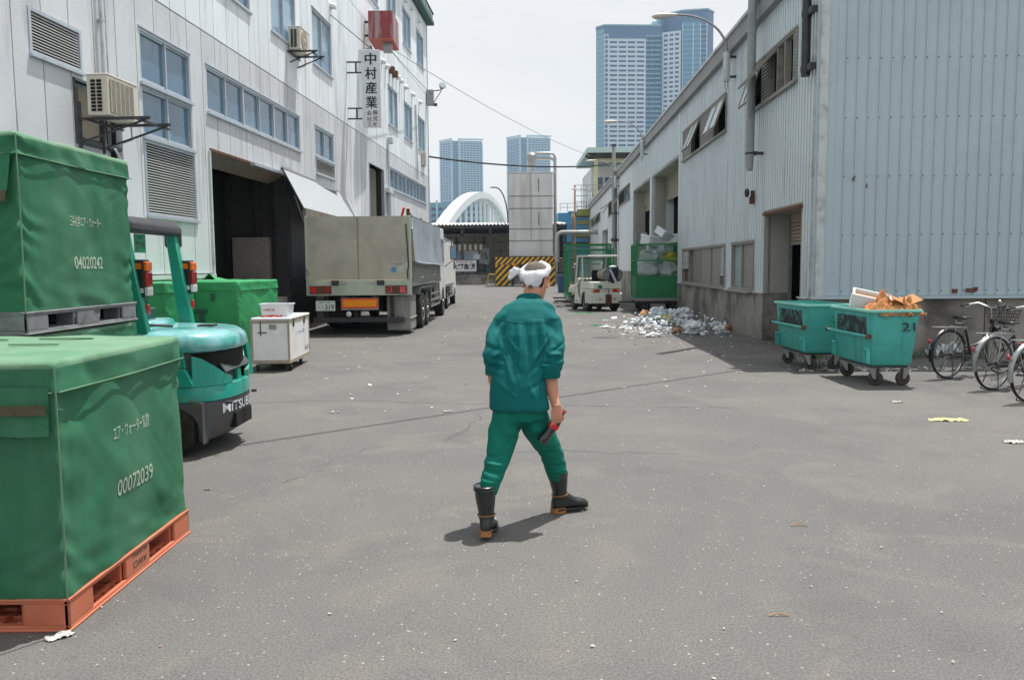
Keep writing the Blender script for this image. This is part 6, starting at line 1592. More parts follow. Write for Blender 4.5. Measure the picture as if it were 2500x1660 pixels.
bicycle('bicycle with silver mudguards and rusty rear hub between two others', 6.06, 10.25, .40, fen='fender')
bicycle('nearest bicycle, only its rear wheel and silver mudguard showing at the photo edge', 5.93, 9.30, .40, fen='fender')
bicycle('dark bicycle behind the others, seen between their wheels', 6.95, 10.75, .42, fen='bblack')

# ------------------------------------------------------------------ the man
def person():
    t = thing('person', 'man in teal work clothes, white head towel and rubber boots walking away holding a bottle', 'person', (.08, 5.0, 0))
    o_ = Vector((.08, 5.0, 0))
    V = lambda x, y, z: Vector((x, y, z))-o_
    def ell(c, rx, ry, n=24, tilt=0, yaw=0, sq=2.0):
        out = []
        for k in range(n):
            a = 2*PI*k/n; ca, sa = math.cos(a), math.sin(a)
            p = Vector((rx*math.copysign(abs(ca)**(2/sq), ca), ry*math.copysign(abs(sa)**(2/sq), sa), 0))
            if tilt: p = RX(tilt) @ p
            if yaw: p = RZ(yaw) @ p
            out.append(Vector(c)+p)
        return out
    def limb(pts, n=18):
        """pts: (centre, rx, ry) rings square to the path"""
        cs = [Vector(p[0]) for p in pts]; rings = []
        for i, (c, rx, ry) in enumerate(pts):
            d = (cs[min(i+1, len(cs)-1)]-cs[max(i-1, 0)]).normalized()
            a = d.cross(Vector((0, 1, 0))).normalized(); b = a.cross(d).normalized()
            rings.append([cs[i]+a*rx*math.cos(2*PI*k/n)+b*ry*math.sin(2*PI*k/n) for k in range(n)])
        return rings
    def fuse(mb, name, mat, vox, smooth=6, par=t, wr=None):
        me = mb.mesh(name+'_src', True)
        bm = bmesh.new(); bm.from_mesh(me); bmesh.ops.recalc_face_normals(bm, faces=bm.faces[:]); bm.to_mesh(me); bm.free()
        o = bpy.data.objects.new(name, me); col.objects.link(o)
        r = o.modifiers.new('r', 'REMESH'); r.mode = 'VOXEL'; r.voxel_size = vox; r.use_smooth_shade = True
        s = o.modifiers.new('s', 'SMOOTH'); s.factor = .5; s.iterations = smooth
        bpy.context.view_layer.update()
        m2 = bpy.data.meshes.new_from_object(o.evaluated_get(bpy.context.evaluated_depsgraph_get()))
        m2.name = name; o.modifiers.clear(); o.data = m2; m2.materials.clear(); m2.materials.append(mat)
        if wr:
            nr = [v.normal.copy() for v in m2.vertices]
            for v, nn in zip(m2.vertices, nr): v.co += nn*wr(v.co, nn)
        m2.polygons.foreach_set('use_smooth', [True]*len(m2.polygons))
        o.parent = par; return o
    N3 = lambda p: noise.noise(p)
    # --- jacket: torso and rolled sleeves
    mb = MB()
    T_ = [(V(.045, 4.97, .725), .180, .125), (V(.045, 4.97, .74), .186, .130), (V(.040, 4.98, .82), .178, .128), (V(.040, 5.0, .92), .168, .122), (V(.06, 5.035, 1.04), .166, .12), (V(.082, 5.08, 1.16), .170, .118),
          (V(.098, 5.125, 1.245), .176, .114), (V(.102, 5.155, 1.30), .182, .104), (V(.105, 5.18, 1.338), .162, .092), (V(.108, 5.20, 1.365), .112, .078), (V(.110, 5.215, 1.388), .066, .062)]
    mb.loft([ell(c, a, b, 28, tilt=-.42*min(1, max(0, (i-3)/5)), sq=2.4) for i, (c, a, b) in enumerate(T_)])
    # left sleeve (viewer's left)
    mb.loft(limb([(V(-.005, 5.14, 1.312), .056, .064), (V(-.052, 5.125, 1.265), .060, .070), (V(-.082, 5.085, 1.182), .060, .068), (V(-.114, 5.02, 1.10), .056, .064), (V(-.132, 4.995, 1.055), .056, .064), (V(-.118, 5.01, .995), .052, .062), (V(-.113, 5.02, .95), .048, .058), (V(-.112, 5.02, .942), .040, .050)]))
    # right sleeve
    mb.loft(limb([(V(.205, 5.145, 1.307), .058, .064), (V(.250, 5.12, 1.253), .060, .068), (V(.262, 5.065, 1.158), .062, .070), (V(.260, 5.005, 1.08), .062, .068), (V(.252, 4.985, 1.02), .064, .067), (V(.236, 4.98, .97), .062, .065), (V(.228, 4.98, .945), .060, .062), (V(.227, 4.98, .94), .054, .055)]))
    CR = [(.02, 1.25, -.01, 1.0, .012, -.010), (.05, 1.25, .045, .98, .010, .010), (.085, 1.25, .10, .95, .010, -.009), (.13, 1.25, .12, 1.0, .011, .011), (.165, 1.25, .155, 1.03, .010, -.010), (.19, 1.24, .20, .98, .012, .010),
          (.225, 1.17, .13, 1.02, .010, .011), (.22, 1.12, .09, .93, .011, -.009), (.215, 1.08, .15, .86, .012, .009), (-.02, 1.16, .05, 1.06, .009, .009), (-.025, 1.10, .06, .93, .011, -.008), (-.04, 1.04, .02, .84, .013, .009),
          (.20, .92, .06, .83, .014, -.007), (-.08, .90, .05, .80, .014, .007), (.10, .90, .14, .78, .012, .007), (-.10, 1.20, -.05, 1.06, .012, .008), (-.16, 1.12, -.07, 1.09, .009, -.009), (-.17, 1.05, -.09, 1.01, .009, .010), (-.16, 1.01, -.08, .98, .008, -.009),
          (.32, 1.13, .22, 1.07, .009, -.010), (.32, 1.08, .21, 1.05, .008, .012), (.31, 1.05, .20, 1.00, .008, -.011), (.30, 1.01, .19, 1.00, .008, .009), (.28, 1.24, .25, 1.08, .014, -.008)]
    def jw(p, n):
        q = p+Vector((3, 1, 0)); x, z = p.x+.08, p.z
        s = 0
        if n.y < .3 and z < 1.27:                       # folds falling from the yoke
            f = max(0, min(1, (1.27-z)/.05))*max(0, min(1, (z-.8)/.3))
            s += .016*f*(abs(math.sin((x-.10)*17*(1+.5*(1.27-z))+1.6*N3(q*2.4)))**3-.3)*(.35+1.1*abs(N3(Vector((x*5, 0, z*2)))))
            s += .009*N3(Vector((x*9+z*2.5, 0, z*3.2)))
        s += .0045*N3(q*7)+.0025*N3(q*16)
        for (x0, z0, x1, z1, wd, dp) in CR:
            ux, uz = x1-x0, z1-z0; L2 = ux*ux+uz*uz; tt = max(0, min(1, ((x-x0)*ux+(z-z0)*uz)/L2))
            dd = math.hypot(x-x0-ux*tt, z-z0-uz*tt)+.006*N3(q*11)
            s += dp*math.exp(-(dd/wd)**2)*math.sin(PI*min(1, .12+tt*.9))
        e = math.exp(-((z-1.03)/.075)**2)                # creases at the elbows
        if x < -.05 or x > .20: s += .003*e*math.sin(z*120+8*N3(q*5)+x*20)
        if .20 < x < .33 and z > 1.05: s += .004*math.sin(z*70+x*55+4*N3(q*6))
        if x < -.04 and z > 1.05: s += .003*math.sin(z*60-x*60+4*N3(q*6))
        return s
    jo = fuse(mb, 'jacket', K['teal'], .0075, 5, wr=jw)
    # yoke seam, back pleat seams, hem line laid on the cloth
    from mathutils.bvhtree import BVHTree
    bv = BVHTree.FromPolygons([v.co for v in jo.data.vertices], [p.vertices[:] for p in jo.data.polygons])
    def lay(pts, nm, r=.0022):
        q = []
        for x, z in pts:
            h = bv.ray_cast(Vector((x-.08, -1, z)), Vector((0, 1, 0)))
            if h[0]: q.append(h[0]+h[1]*.0005)
        if len(q) > 2: MB().tube(q, r, 5).build(nm, K['seamt'], t)
    lay([(-.05+.30*i/30, 1.262-.010*math.sin(PI*i/30)) for i in range(31)], 'yoke_seam', .0016)
    lay([(-.12+.33*i/24, .742+.004*math.sin(i)) for i in range(25)], 'hem_seam', .0016)
    lay([(-.035-.004*i/12, 1.27-.022*i) for i in range(13)], 'arm_seam', .0011); lay([(.222+.006*i/12, 1.26-.022*i) for i in range(13)], 'arm_seam', .0011)
    # collar, cuffs
    def ring(c, rx, ry, h, th, name, tilt=0, yaw=0, mat='teal', parent=t, fl=.0, sq=2.2, n=32):
        M_ = RZ(yaw) @ RX(tilt)
        rr_ = []
        for r_, z in ((0, 0), (.3*th, -.004), (th, .004), (th, h), (.3*th, h+.004), (-.2*th, h-.003), (-.2*th, .005)):
            rr_.append([Vector(c)+M_ @ (p+Vector((0, 0, z))) for p in ell((0, 0, 0), rx+r_+fl*z, ry+r_+fl*z, n, sq=sq)])
        return MB().loft(rr_+[rr_[0]], cap=False).build(name, K[mat], parent, ang=50)
    ring(V(.110, 5.198, 1.362), .072, .066, .038, .009, 'collar', tilt=-.50, yaw=.05)
    ring(V(-.112, 5.018, .935), .048, .058, .055, .007, 'left_cuff', tilt=-.1, yaw=0)
    bpy.data.objects['left_cuff'].name = 'cuff'
    ring(V(.228, 4.98, .925), .060, .062, .08, .008, 'cuff', tilt=.05)
    # --- skin: head, neck, forearms
    mb = MB(); hc = V(.156, 5.285, 1.505)
    HT = T(hc) @ RZ(-.35) @ RX(-.26)                      # bowed and turned to the right
    def hp(x, y, z): return HT @ Vector((x, y, z))
    rings = []
    for z, rx, ry, cy in ((-.125, .028, .03, .052), (-.112, .045, .052, .040), (-.085, .056, .074, .018), (-.05, .066, .088, .004), (-.01, .073, .097, -.002), (.03, .077, .100, -.006), (.065, .074, .095, -.008), (.09, .062, .080, -.010), (.108, .042, .055, -.010), (.118, .015, .02, -.010)):
        rings.append([hp(rx*math.cos(a), cy+ry*math.sin(a), z) for a in [2*PI*k/24 for k in range(24)]])
    mb.loft(rings)
    mb.loft([[hp(x, y, z) for x, y in ((-.012, .085), (.012, .085), (.014, .10), (0, .118 if z < 0 else .102), (-.014, .10))] for z in (-.045, -.03, .02)])      # nose
    mb.loft([[hp(.024*math.cos(a), .082+.018*math.sin(a), z) for a in [2*PI*k/10 for k in range(10)]] for z in (-.083, -.075, -.067)])                        # lips
    for s in (-1, 1):
        mb.ball((0, 0, 0), (.034, .03, .014), 8, HT @ T(s*.032, .062, .022))                                             # brow
        rg = []
        for k in range(9):                                                                                                # ear
            a = -1.2+k*.42
            rg.append((HT @ Vector((s*.085, -.008+.022*math.cos(a), -.012+.035*math.sin(a))), .0085))
        mb.tube([p for p, r in rg], .0075, 8); mb.ball((0, 0, 0), (.008, .018, .03), 8, HT @ T(s*.074, -.002, -.014))
    mb.loft(limb([(V(.110, 5.18, 1.33), .062, .056), (V(.120, 5.215, 1.39), .054, .052), (V(.130, 5.232, 1.43), .054, .055), (V(.144, 5.26, 1.47), .056, .06)]))
    # right forearm and hand
    wr_ = V(.262, 4.93, .765)
    mb.loft(limb([(V(.230, 4.985, .96), .044, .042), (V(.234, 4.985, .90), .045, .042), (V(.244, 4.965, .84), .038, .035), (V(.255, 4.945, .79), .030, .027), (wr_, .028, .024), (V(.266, 4.922, .745), .031, .021)]))
    # left forearm
    mb.loft(limb([(V(-.114, 5.02, .96), .040, .040), (V(-.112, 5.035, .90), .038, .038), (V(-.095, 5.10, .80), .031, .030), (V(-.085, 5.13, .755), .026, .022), (V(-.083, 5.14, .735), .03, .02)]))
    # trunk and upper arms under the jacket, so the body is one continuous figure
    mb.loft([ell(c, a, b, 20) for c, a, b in ((V(.045, 4.98, .80), .12, .075), (V(.040, 5.0, .92), .115, .075), (V(.06, 5.035, 1.04), .115, .07), (V(.082, 5.08, 1.16), .125, .07), (V(.10, 5.14, 1.26), .13, .06), (V(.108, 5.18, 1.32), .09, .05))])
    mb.loft(limb([(V(.03, 5.15, 1.27), .035, .035), (V(-.050, 5.12, 1.25), .038, .038), (V(-.09, 5.07, 1.15), .035, .035), (V(-.122, 5.0, 1.04), .034, .034), (V(-.114, 5.02, .95), .036, .036)]))
    mb.loft(limb([(V(.17, 5.16, 1.27), .035, .035), (V(.245, 5.11, 1.24), .038, .038), (V(.258, 5.05, 1.14), .036, .036), (V(.25, 4.99, 1.03), .036, .036), (V(.230, 4.985, .95), .040, .038)]))
    # hands: palm plus five curled fingers each, joined into the body mesh below
    def hand(w, dirv, side, curl, thumbdir, s=1.0):
        """w wrist, dirv down the palm, side across the knuckles (index to little)"""
        hb = MB(); d = dirv.normalized(); sd = side.normalized(); nr = d.cross(sd).normalized()
        pal = []
        for f, wd, th in ((-.012, .026, .019), (.01, .031, .018), (.035, .038, .017), (.062, .041, .015), (.080, .038, .012)):
            c = w+d*f*s; pal.append([c+sd*wd*s*math.cos(a)+nr*th*s*math.sin(a) for a in [2*PI*k/16 for k in range(16)]])
        hb.loft(pal)
        for i, (off, L1, r) in enumerate(((-.030, .82, .0092), (-.010, .95, .0096), (.011, .90, .0092), (.030, .72, .0082))):
            p = w+d*.070*s+sd*off*s; a = 0; pts = [p-d*.02*s, p]; rs = [r*s*1.0, r*s*1.12]
            for L_, c in ((.040, .45), (.026, .9), (.021, .75)):
                a += c*curl; q = pts[-1]+(d*math.cos(a)+nr*math.sin(a))*L_*L1*s*1.05; pts.append(q); rs.append(rs[-1]*.93)
            hb.tube(pts, r, 10, rs=rs)
            hb.ball(pts[-1], rs[-1]*1.0, 8)
        p = w+d*.012*s-sd*.020*s; td = thumbdir.normalized()
        pts = [p, p+td*.032*s, p+(td*.8+d*.5).normalized()*.0*s+td*.05*s+d*.012*s, p+td*.062*s+d*.038*s]; hb.tube(pts, .012, 10, rs=[.015*s, .0125*s, .0115*s, .009*s]); hb.ball(pts[-1], .009*s, 8)
        return hb
    hr = hand(V(.266, 4.920, .752), Vector((.04, -.02, -1)), Vector((-.86, -.5, -.08)), .62, Vector((.4, .75, -.75)), 1.02)
    hl = hand(V(-.084, 5.138, .74), Vector((.05, .1, -1)), Vector((.3, -1, 0)), .7, Vector((.6, .3, -.6)), .95)
    for hb in (hr, hl): mb.add(hb.v, hb.f)
    body = fuse(mb, 'body', K['skin'], .0040, 2)
    body.data.polygons.foreach_set('use_smooth', [True]*len(body.data.polygons))
    for s in (-1, 1): MB().ball((0, 0, 0), .010, 8, HT @ T(s*.030, .082, .002)).build('eye', K['signw'], t); MB().ball((0, 0, 0), .0055, 6, HT @ T(s*.030, .0895, .001)).build('pupil', K['ink'], t)
    # hair: crown and nape
    rings = []
    for z, rx, ry, cy in ((.03, .080, .103, -.006), (.065, .0775, .099, -.008), (.09, .066, .085, -.010), (.108, .047, .060, -.010), (.120, .018, .025, -.010), (.122, .002, .003, -.01)): rings.append([hp(rx*math.cos(a), cy+ry*math.sin(a), z) for a in [2*PI*k/24 for k in range(24)]])
    MB().loft(rings).build('hair', K['hair'], t, ang=80)
    rings = []
    for z, k_ in ((-.055, .9), (-.03, 1.02), (.0, 1.035), (.04, 1.03)):
        rx, ry = (.068, .090) if z < -.04 else ((.072, .095) if z < -.02 else (.076, .1))
        rings.append([hp(rx*k_*math.cos(a), -.002+ry*k_*math.sin(a), z) for a in [PI*1.13+PI*.74*k/18 for k in range(19)]])
    MB().loft(rings, closed=False, cap=False).build('nape_hair', K['hairb'], t, ang=80, fix=False)
    # towel: twisted band round the head, crown left open, knot with two tails at the left
    tw = MB(); n = 64; band = []
    for k in range(n):
        a = 2*PI*k/n
        zc = .060+.060*math.sin(a)
        rr_ = .0165+.004*math.sin(a*5+1)+.006*(1-math.sin(a))*.5
        cx, cy = .086*math.cos(a)*(1-.1*math.sin(a)), -.024+.088*math.sin(a)
        rg = []
        for j in range(20):
            b = 2*PI*j/20; e = rr_*(1+.10*math.sin(3*b+a*5)+.03*math.sin(6*b-a*8))
            rg.append(hp(cx+math.cos(a)*e*math.cos(b)*.7, cy+math.sin(a)*e*math.cos(b)*.7, zc+e*1.5*math.sin(b)))
        band.append(rg)
    tw.loft(band+[band[0]], cap=False)
    tw.build('towel', K['towel'], t, ang=70); tb = MB()
    # folded triangle low over the nape
    rg = []
    for z, hw, o2 in ((.03, .066, .010), (.01, .064, .014), (-.02, .054, .016), (-.042, .038, .014), (-.058, .016, .010)):
        rg.append([hp(hw*math.sin(u), -.004-(.100+o2)*math.cos(u*.9)-.004*math.sin(u*9), z+.004*math.sin(u*4)) for u in [(-1+2*i/14)*1.15 for i in range(15)]])
    o = MB().loft(rg, closed=False, cap=False).build('towel_fold', K['towel'], t, ang=80, fix=False); md = o.modifiers.new('s', 'SOLIDIFY'); md.thickness = .012
    # knot and tail standing out at the left
    kb = MB(); kp = hp(-.072, -.080, .035)
    kb.ball(kp, (.026, .024, .024), 12)
    def tail(pts, wd, seed):
        rgs = []
        for i, p in enumerate(pts):
            p = Vector(p); d = (Vector(pts[min(i+1, len(pts)-1)])-Vector(pts[max(i-1, 0)])).normalized(); a = d.cross(Vector((0, 1, 0))).normalized(); b = a.cross(d)
            w_ = wd[i]; rgs.append([p+a*w_*math.cos(2*PI*k/14)*(1+.22*math.sin(3*(2*PI*k/14)+i*.9+seed))+b*w_*.55*math.sin(2*PI*k/14) for k in range(14)])
        kb.loft(rgs)
    tail([kp, kp+Vector((-.02, -.012, .012)), kp+Vector((-.038, -.016, .014)), kp+Vector((-.055, -.018, -.004)), kp+Vector((-.072, -.02, -.032)), kp+Vector((-.082, -.02, -.046))], [.012, .018, .024, .024, .017, .005], 1)
    tail([hp(-.06, -.095, .03), hp(-.02, -.112, .018), hp(.03, -.110, .004), hp(.060, -.085, -.004)], [.014, .018, .016, .012], 2)
    fuse(kb, 'towel_knot', K['towel'], .0036, 1, wr=lambda p, n: .003*N3(p*38)+.0012*math.sin(p.x*150+p.z*110))
    # --- trousers
    mb = MB()
    mb.loft([ell(V(.045, 4.98, .82), .150, .105), ell(V(.042, 4.975, .74), .165, .118), ell(V(.040, 4.975, .66), .160, .112)])
    mb.loft(limb([(V(-.025, 4.97, .74), .095, .10), (V(-.045, 4.95, .62), .098, .10), (V(-.070, 4.90, .52), .086, .088), (V(-.098, 4.83, .43), .072, .078), (V(-.130, 4.77, .34), .062, .068), (V(-.150, 4.735, .27), .054, .060)]))
    mb.loft(limb([(V(.105, 4.99, .74), .098, .10), (V(.140, 5.03, .62), .096, .10), (V(.195, 5.10, .52), .088, .092), (V(.245, 5.16, .42), .074, .080), (V(.270, 5.19, .33), .072, .074), (V(.285, 5.20, .25), .062, .064), (V(.287, 5.20, .22), .055, .056)]))
    CT = [(.05, .62, -.06, .67, .010, -.009), (.05, .60, -.08, .60, .010, .009), (.045, .58, -.09, .53, .011, -.008), (.07, .62, .17, .67, .010, -.009), (.08, .60, .19, .60, .010, .008), (.09, .57, .20, .52, .011, -.008), (-.03, .70, -.10, .30, .007, .007),
          (-.16, .47, -.03, .49, .009, -.009), (-.17, .44, -.05, .43, .008, .009), (-.18, .41, -.06, .38, .009, -.008), (-.20, .35, -.09, .33, .008, .008), (-.21, .31, -.10, .30, .007, -.008), (.15, .47, .28, .49, .009, .009), (.17, .43, .31, .44, .008, -.009), (.19, .39, .33, .40, .009, .009), (.21, .34, .34, .33, .008, -.008), (.23, .29, .34, .30, .007, .008)]
    def tw_(p, n):
        q = p+Vector((9, 2, 0)); z = p.z
        s = .005*N3(q*5)+.0025*N3(q*13); x = p.x+.08
        for (x0, z0, x1, z1, wd, dp) in CT:
            ux, uz = x1-x0, z1-z0; L2 = ux*ux+uz*uz; tt = max(0, min(1, ((x-x0)*ux+(z-z0)*uz)/L2))
            dd = math.hypot(x-x0-ux*tt, z-z0-uz*tt)+.005*N3(q*11)
            s += dp*math.exp(-(dd/wd)**2)*math.sin(PI*min(1, .15+tt*.85))
        s += .0025*math.sin(z*75+10*N3(q*4)+p.x*20)*math.exp(-((z-.40)/.10)**2)
        s += .006*math.sin(p.x*45+z*30)*math.exp(-((z-.62)/.06)**2)
        return s
    fuse(mb, 'trousers', K['teal_y'], .0075, 5, wr=tw_)
    # --- boots
    def boot(ank, top, toe, h0, r_top, pitch=0, heel=.0):
        """ank: heel point on the ground, toe: horizontal direction"""
        b = MB(); td = Vector((toe[0], toe[1], 0)).normalized(); sd = Vector((-td.y, td.x, 0)); L_ = .255
        piv = Vector(ank)
        Mp = T(piv) @ Matrix(((td.x, sd.x, 0, 0), (td.y, sd.y, 0, 0), (0, 0, 1, 0), (0, 0, 0, 1))) @ T(L_*.62, 0, 0) @ RY(pitch) @ T(-L_*.62, 0, 0)
        foot = []
        for u, wd, zb, zt_ in ((-.005, .020, .028, .070), (.008, .032, .024, .115), (.035, .038, .022, .15), (.08, .038, .024, .15), (.12, .038, .024, .118), (.16, .043, .022, .088), (.20, .046, .022, .080), (.235, .040, .023, .068), (.256, .022, .028, .050), (.262, .008, .034, .042)):
            foot.append([Mp @ Vector((u, wd*math.copysign(abs(math.cos(a))**.8, math.cos(a)), (zb+zt_)/2+(zt_-zb)/2*math.copysign(abs(math.sin(a))**.85, math.sin(a)))) for a in [2*PI*k/18 for k in range(18)]])
        b.loft(foot)
        an = Mp @ Vector((.055, 0, .10)); tp = Vector(top); sh = []
        for f, rx in ((0, .047), (.15, .047), (.35, .052), (.6, .060), (.85, r_top), (.99, r_top+.001), (1, r_top+.002)):
            c = an.lerp(tp, f); sh.append([c+Vector((rx*math.cos(a), (rx+.006)*math.sin(a), 0)) for a in [2*PI*k/22 for k in range(22)]])
        b.loft(sh)
        bo = fuse(b, 'boot', K['boot'], .0075, 4)
        # rim, ankle strap, sole and heel
        ringz = lambda c, r_, h, nm, mt, tilt: None
        rr_ = [[tp+Vector(((r_top+o_ )*math.cos(a), (r_top+.006+o_)*math.sin(a), z)) for a in [2*PI*k/28 for k in range(28)]] for o_, z in ((.001, -.028), (.005, -.024), (.005, -.018), (.003, -.014), (.005, -.010), (.005, .001), (.0, .004), (-.006, .002), (-.008, -.02))]
        MB().loft(rr_, cap=False).build('boot_rim', K['boot'], bo)
        c = an.lerp(tp, .12); dn = (tp-an).normalized()
        st_ = MB(); m_ = dn.to_track_quat('Z', 'Y').to_matrix().to_4x4(); rr2 = [[c+(m_ @ Vector(((.0505+o_)*math.cos(a), (.054+o_)*math.sin(a), z))) for a in [2*PI*k/28 for k in range(28)]] for o_, z in ((.0, -.0045), (.003, -.003), (.003, .003), (.0, .0045))]
        st_.loft(rr2, cap=False).build('ankle_band', K['sole'], bo)
        so_ = []
        outl = [(-.004, .024), (.03, .038), (.09, .034), (.16, .042), (.21, .046), (.25, .026), (.262, 0)]
        pts = [(u, w_) for u, w_ in outl]+[(u, -w_) for u, w_ in reversed(outl[:-1])]
        MB().loft([[Mp @ Vector((u, w_*1.03, z)) for u, w_ in pts] for z in (.016, .030)]).build('sole', K['boot'], bo, ang=30)
        hp_ = [(-.006, .022), (.01, .036), (.075, .036), (.078, -.036), (.01, -.036), (-.006, -.022)]
        MB().loft([[Mp @ Vector((u, w_, z)) for u, w_ in hp_] for z in (.0, .034)]).build('heel', K['sole'], bo, ang=30)
        return bo
    boot(V(-.170, 4.655, .004), V(-.168, 4.735, .315), (.16, 1), .3, .0625, pitch=.16)
    boot(V(.255, 5.195, .004), V(.287, 5.205, .275), (1, .45), .3, .0635, pitch=.0)
    return t
person()
def bottle():
    a = VY(1370, 1014, 4.955); b = VY(1316, 1087, 4.925)
    d = (b-a).normalized(); q = d.to_track_quat('Z', 'Y')
    t = thing('cola_bottle', 'dark plastic drink bottle with red label and red cap held in the right hand', 'bottle', a-d*.02); t.rotation_mode = 'QUATERNION'; t.rotation_quaternion = q
    L = (b-a).length
    MB().lathe([(.012, 0), (.013, .03), (.024, .055), (.0325, .08), (.0335, .10), (.0300, .125), (.0300, .16), (.0335, .178), (.034, .205), (.030, .222), (.014, .226)], None, 26).build('bottle_body', K['cola'], t)
    MB().lathe([(.0335, .084), (.0345, .088), (.0345, .10), (.0310, .118), (.0305, .120)], None, 26, cap=False).build('label', K['labelr'], t)
    MB().lathe([(.0145, -.018), (.0145, -.001), (.001, -.019)][::-1], None, 16).build('cap', K['redl_b'], t)
    mb = MB()
    for k in range(5):
        a_ = 2*PI*k/5; mb.ball((.020*math.cos(a_), .020*math.sin(a_), .220), (.009, .009, .010), 6)
    mb.build('foot', K['cola'], t)
bottle()
# ------------------------------------------------------------------ litter and the rubbish heap
rr = random.Random(21)
heap = [(1478, 800, .16, 'foam', 'flattened white foam sheet at the left end of the rubbish heap'), (1575, 780, .26, 'plas_o', 'pale orange bag on top of the heap near the tow tractor'), (1608, 788, .42, 'plas', 'large grey clear plastic bag in the middle of the heap'),
        (1627, 792, .24, 'plas_y', 'bright yellow sheet tucked in the front of the heap'), (1652, 790, .40, 'plas', 'tall clear bag right of the yellow sheet'), (1672, 782, .34, 'plas', 'clear bag leaning on the concrete base'),
        (1685, 777, .20, 'plas_l', 'lime green plastic sheet on top of the heap by the wall'), (1690, 815, .30, 'foam', 'round white bag of foam at the front of the heap'), (1712, 812, .14, 'plas', 'small clear bag beside the round foam bag'),
        (1748, 803, .20, 'plas', 'clear bag near the right end of the heap'), (1757, 815, .20, 'foam', 'oblong white foam bag at the right end of the heap'), (1783, 797, .20, 'plas', 'crumpled clear bag against the wall at the right end'),
        (1775, 806, .16, 'cardo', 'brown paper and card scrap at the right end of the heap'), (1652, 812, .12, 'cardo', 'orange brown paper in front of the heap'), (1530, 803, .20, 'foam', 'sunlit white foam scraps left of the heap'),
        (1595, 822, .24, 'foam', 'sunlit flat white bag in front of the heap'), (1560, 795, .22, 'foam', 'small white bag under the orange one')]
for i, (a, b, r, m_, lab) in enumerate(heap):
    p = G(a, b); sz = .32 if 'flat' in lab or 'scraps' in lab else .85
    bag(lab, p.x, p.y, -.01, r*.68, 3.1*i+1, m_, sx=1.25 if i % 2 else 1.05, sy=.9, sz=sz, rz=rr.uniform(0, 3), amp=.42, fq=5, n=22)
# shards of thin plastic standing in the heap and scattered fragments: uncountable
def shards(name, label, n, region, size, mats, seed, lift=0):
    r = random.Random(seed)
    for mt, share in mats:
        mb = MB()
        for i in range(int(n*share)):
            x, y = region(r); s = r.uniform(*size); a = r.uniform(0, PI*2); k = r.randint(4, 6)
            tilt = r.uniform(-.5, .5)*(1 if lift == 0 else 2.4); ax = Matrix.Rotation(a, 4, 'Z') @ RX(tilt)
            pts = [Vector((s*r.uniform(.5, 1)*math.cos(2*PI*j/k)*1.4, s*r.uniform(.4, 1)*math.sin(2*PI*j/k), .1*s*r.uniform(-1, 1))) for j in range(k)]
            c = Vector((0, 0, 0)); z = .006+abs(math.sin(tilt))*s*.8+(r.uniform(0, lift) if lift else 0)
            M_ = T(x, y, z) @ ax
            up = Vector((0, 0, .12*s+.003))
            b = len(mb.v)
            for p in pts+[c+up]: mb.v.append(M_ @ p)
            for j in range(k): mb.f.append((b+j, b+(j+1) % k, b+k))
        if mb.f: tag(mb.build(name, K[mt], None, smooth=False, fix=False), label+' ('+K[mt].name.replace('_', ' ')+')', 'litter', kind='stuff')
def reg_heap(r):
    while True:
        p = G(r.gauss(1650, 66), r.gauss(803, 9))
        if p.x < 5.35 and p.y > 15: return p.x, p.y
def reg_light(r):
    p = G(r.gauss(1585, 50), r.gauss(806, 9)); return min(p.x, 5.3), p.y
shards('plastic_scraps', 'torn clear plastic scraps tangled in the rubbish heap', 420, reg_heap, (.02, .075), (('plas', .6), ('foam', .4)), 5, lift=.24)
shards('foam_crumbs', 'white foam crumbs strewn round the rubbish heap', 330, reg_light, (.01, .055), (('paper', 1),), 6)
def reg_shadow(r): return r.uniform(3.2, 5.3), r.uniform(12, 21)
shards('foam_crumbs', 'tiny white foam crumbs on the shaded asphalt by the wall', 260, reg_shadow, (.006, .03), (('paper', 1),), 7)
def reg_line(r): return r.uniform(4.2, 9), 12.25+r.gauss(0, .10)
shards('foam_crumbs', 'line of white foam crumbs beyond the bicycles', 480, reg_line, (.01, .05), (('paper', 1),), 8)
def reg_all(r):
    y = 3+17*r.random()**1.2; return r.uniform(-.62, .62)*y, y
shards('paper_crumbs', 'small pale scraps scattered over the yard', 300, reg_all, (.003, .009), (('paper', .8), ('cardb', .2)), 9)
def reg_mid(r):
    p = G(r.uniform(650, 1800), r.uniform(745, 1010)); return p.x, p.y
shards('paper_crumbs', 'pale scraps on the asphalt round the walking man', 120, reg_mid, (.01, .035), (('paper', 1),), 10)
def scrap(label, px, py, w, d, mat, seed, rz=0, h=.03):
    p = G(px, py); mb = MB(); n = 12
    for j in range(n+1):
        for i in range(n+1):
            u, v = i/n-.5, j/n-.5
            e = 1+.35*noise.noise(Vector((u*5+seed, v*5, 0)))
            mb.v.append(Vector((u*w*e, v*d*e, .006+h*abs(noise.noise(Vector((u*4+seed, v*4, 1))))*1.4)))
    for j in range(n):
        for i in range(n): a = j*(n+1)+i; mb.f.append((a, a+1, a+n+2, a+n+1))
    o = mb.build('litter_scrap', K[mat], None, ang=25, fix=False); o.location = (p.x, p.y, 0); o.rotation_euler = (0, 0, rz)
    return tag(o, label, 'litter')
scrap('crumpled white wrapper at the corner of the orange pallet', 145, 1556, .10, .05, 'paper', 1, .7, .02)
scrap('long yellow paper scrap on the asphalt below the bicycles', 2315, 1027, .34, .09, 'papery', 2, -.15)
scrap('white paper scrap at the right edge below the bicycles', 2480, 1081, .17, .08, 'paper', 3, -.1)
scrap('pale scrap left of the long yellow paper', 2190, 983, .12, .05, 'paper', 4)
scrap('green net scrap behind the tow tractor wheel', 1430, 765, .55, .35, 'mesh_g', 5, .2)
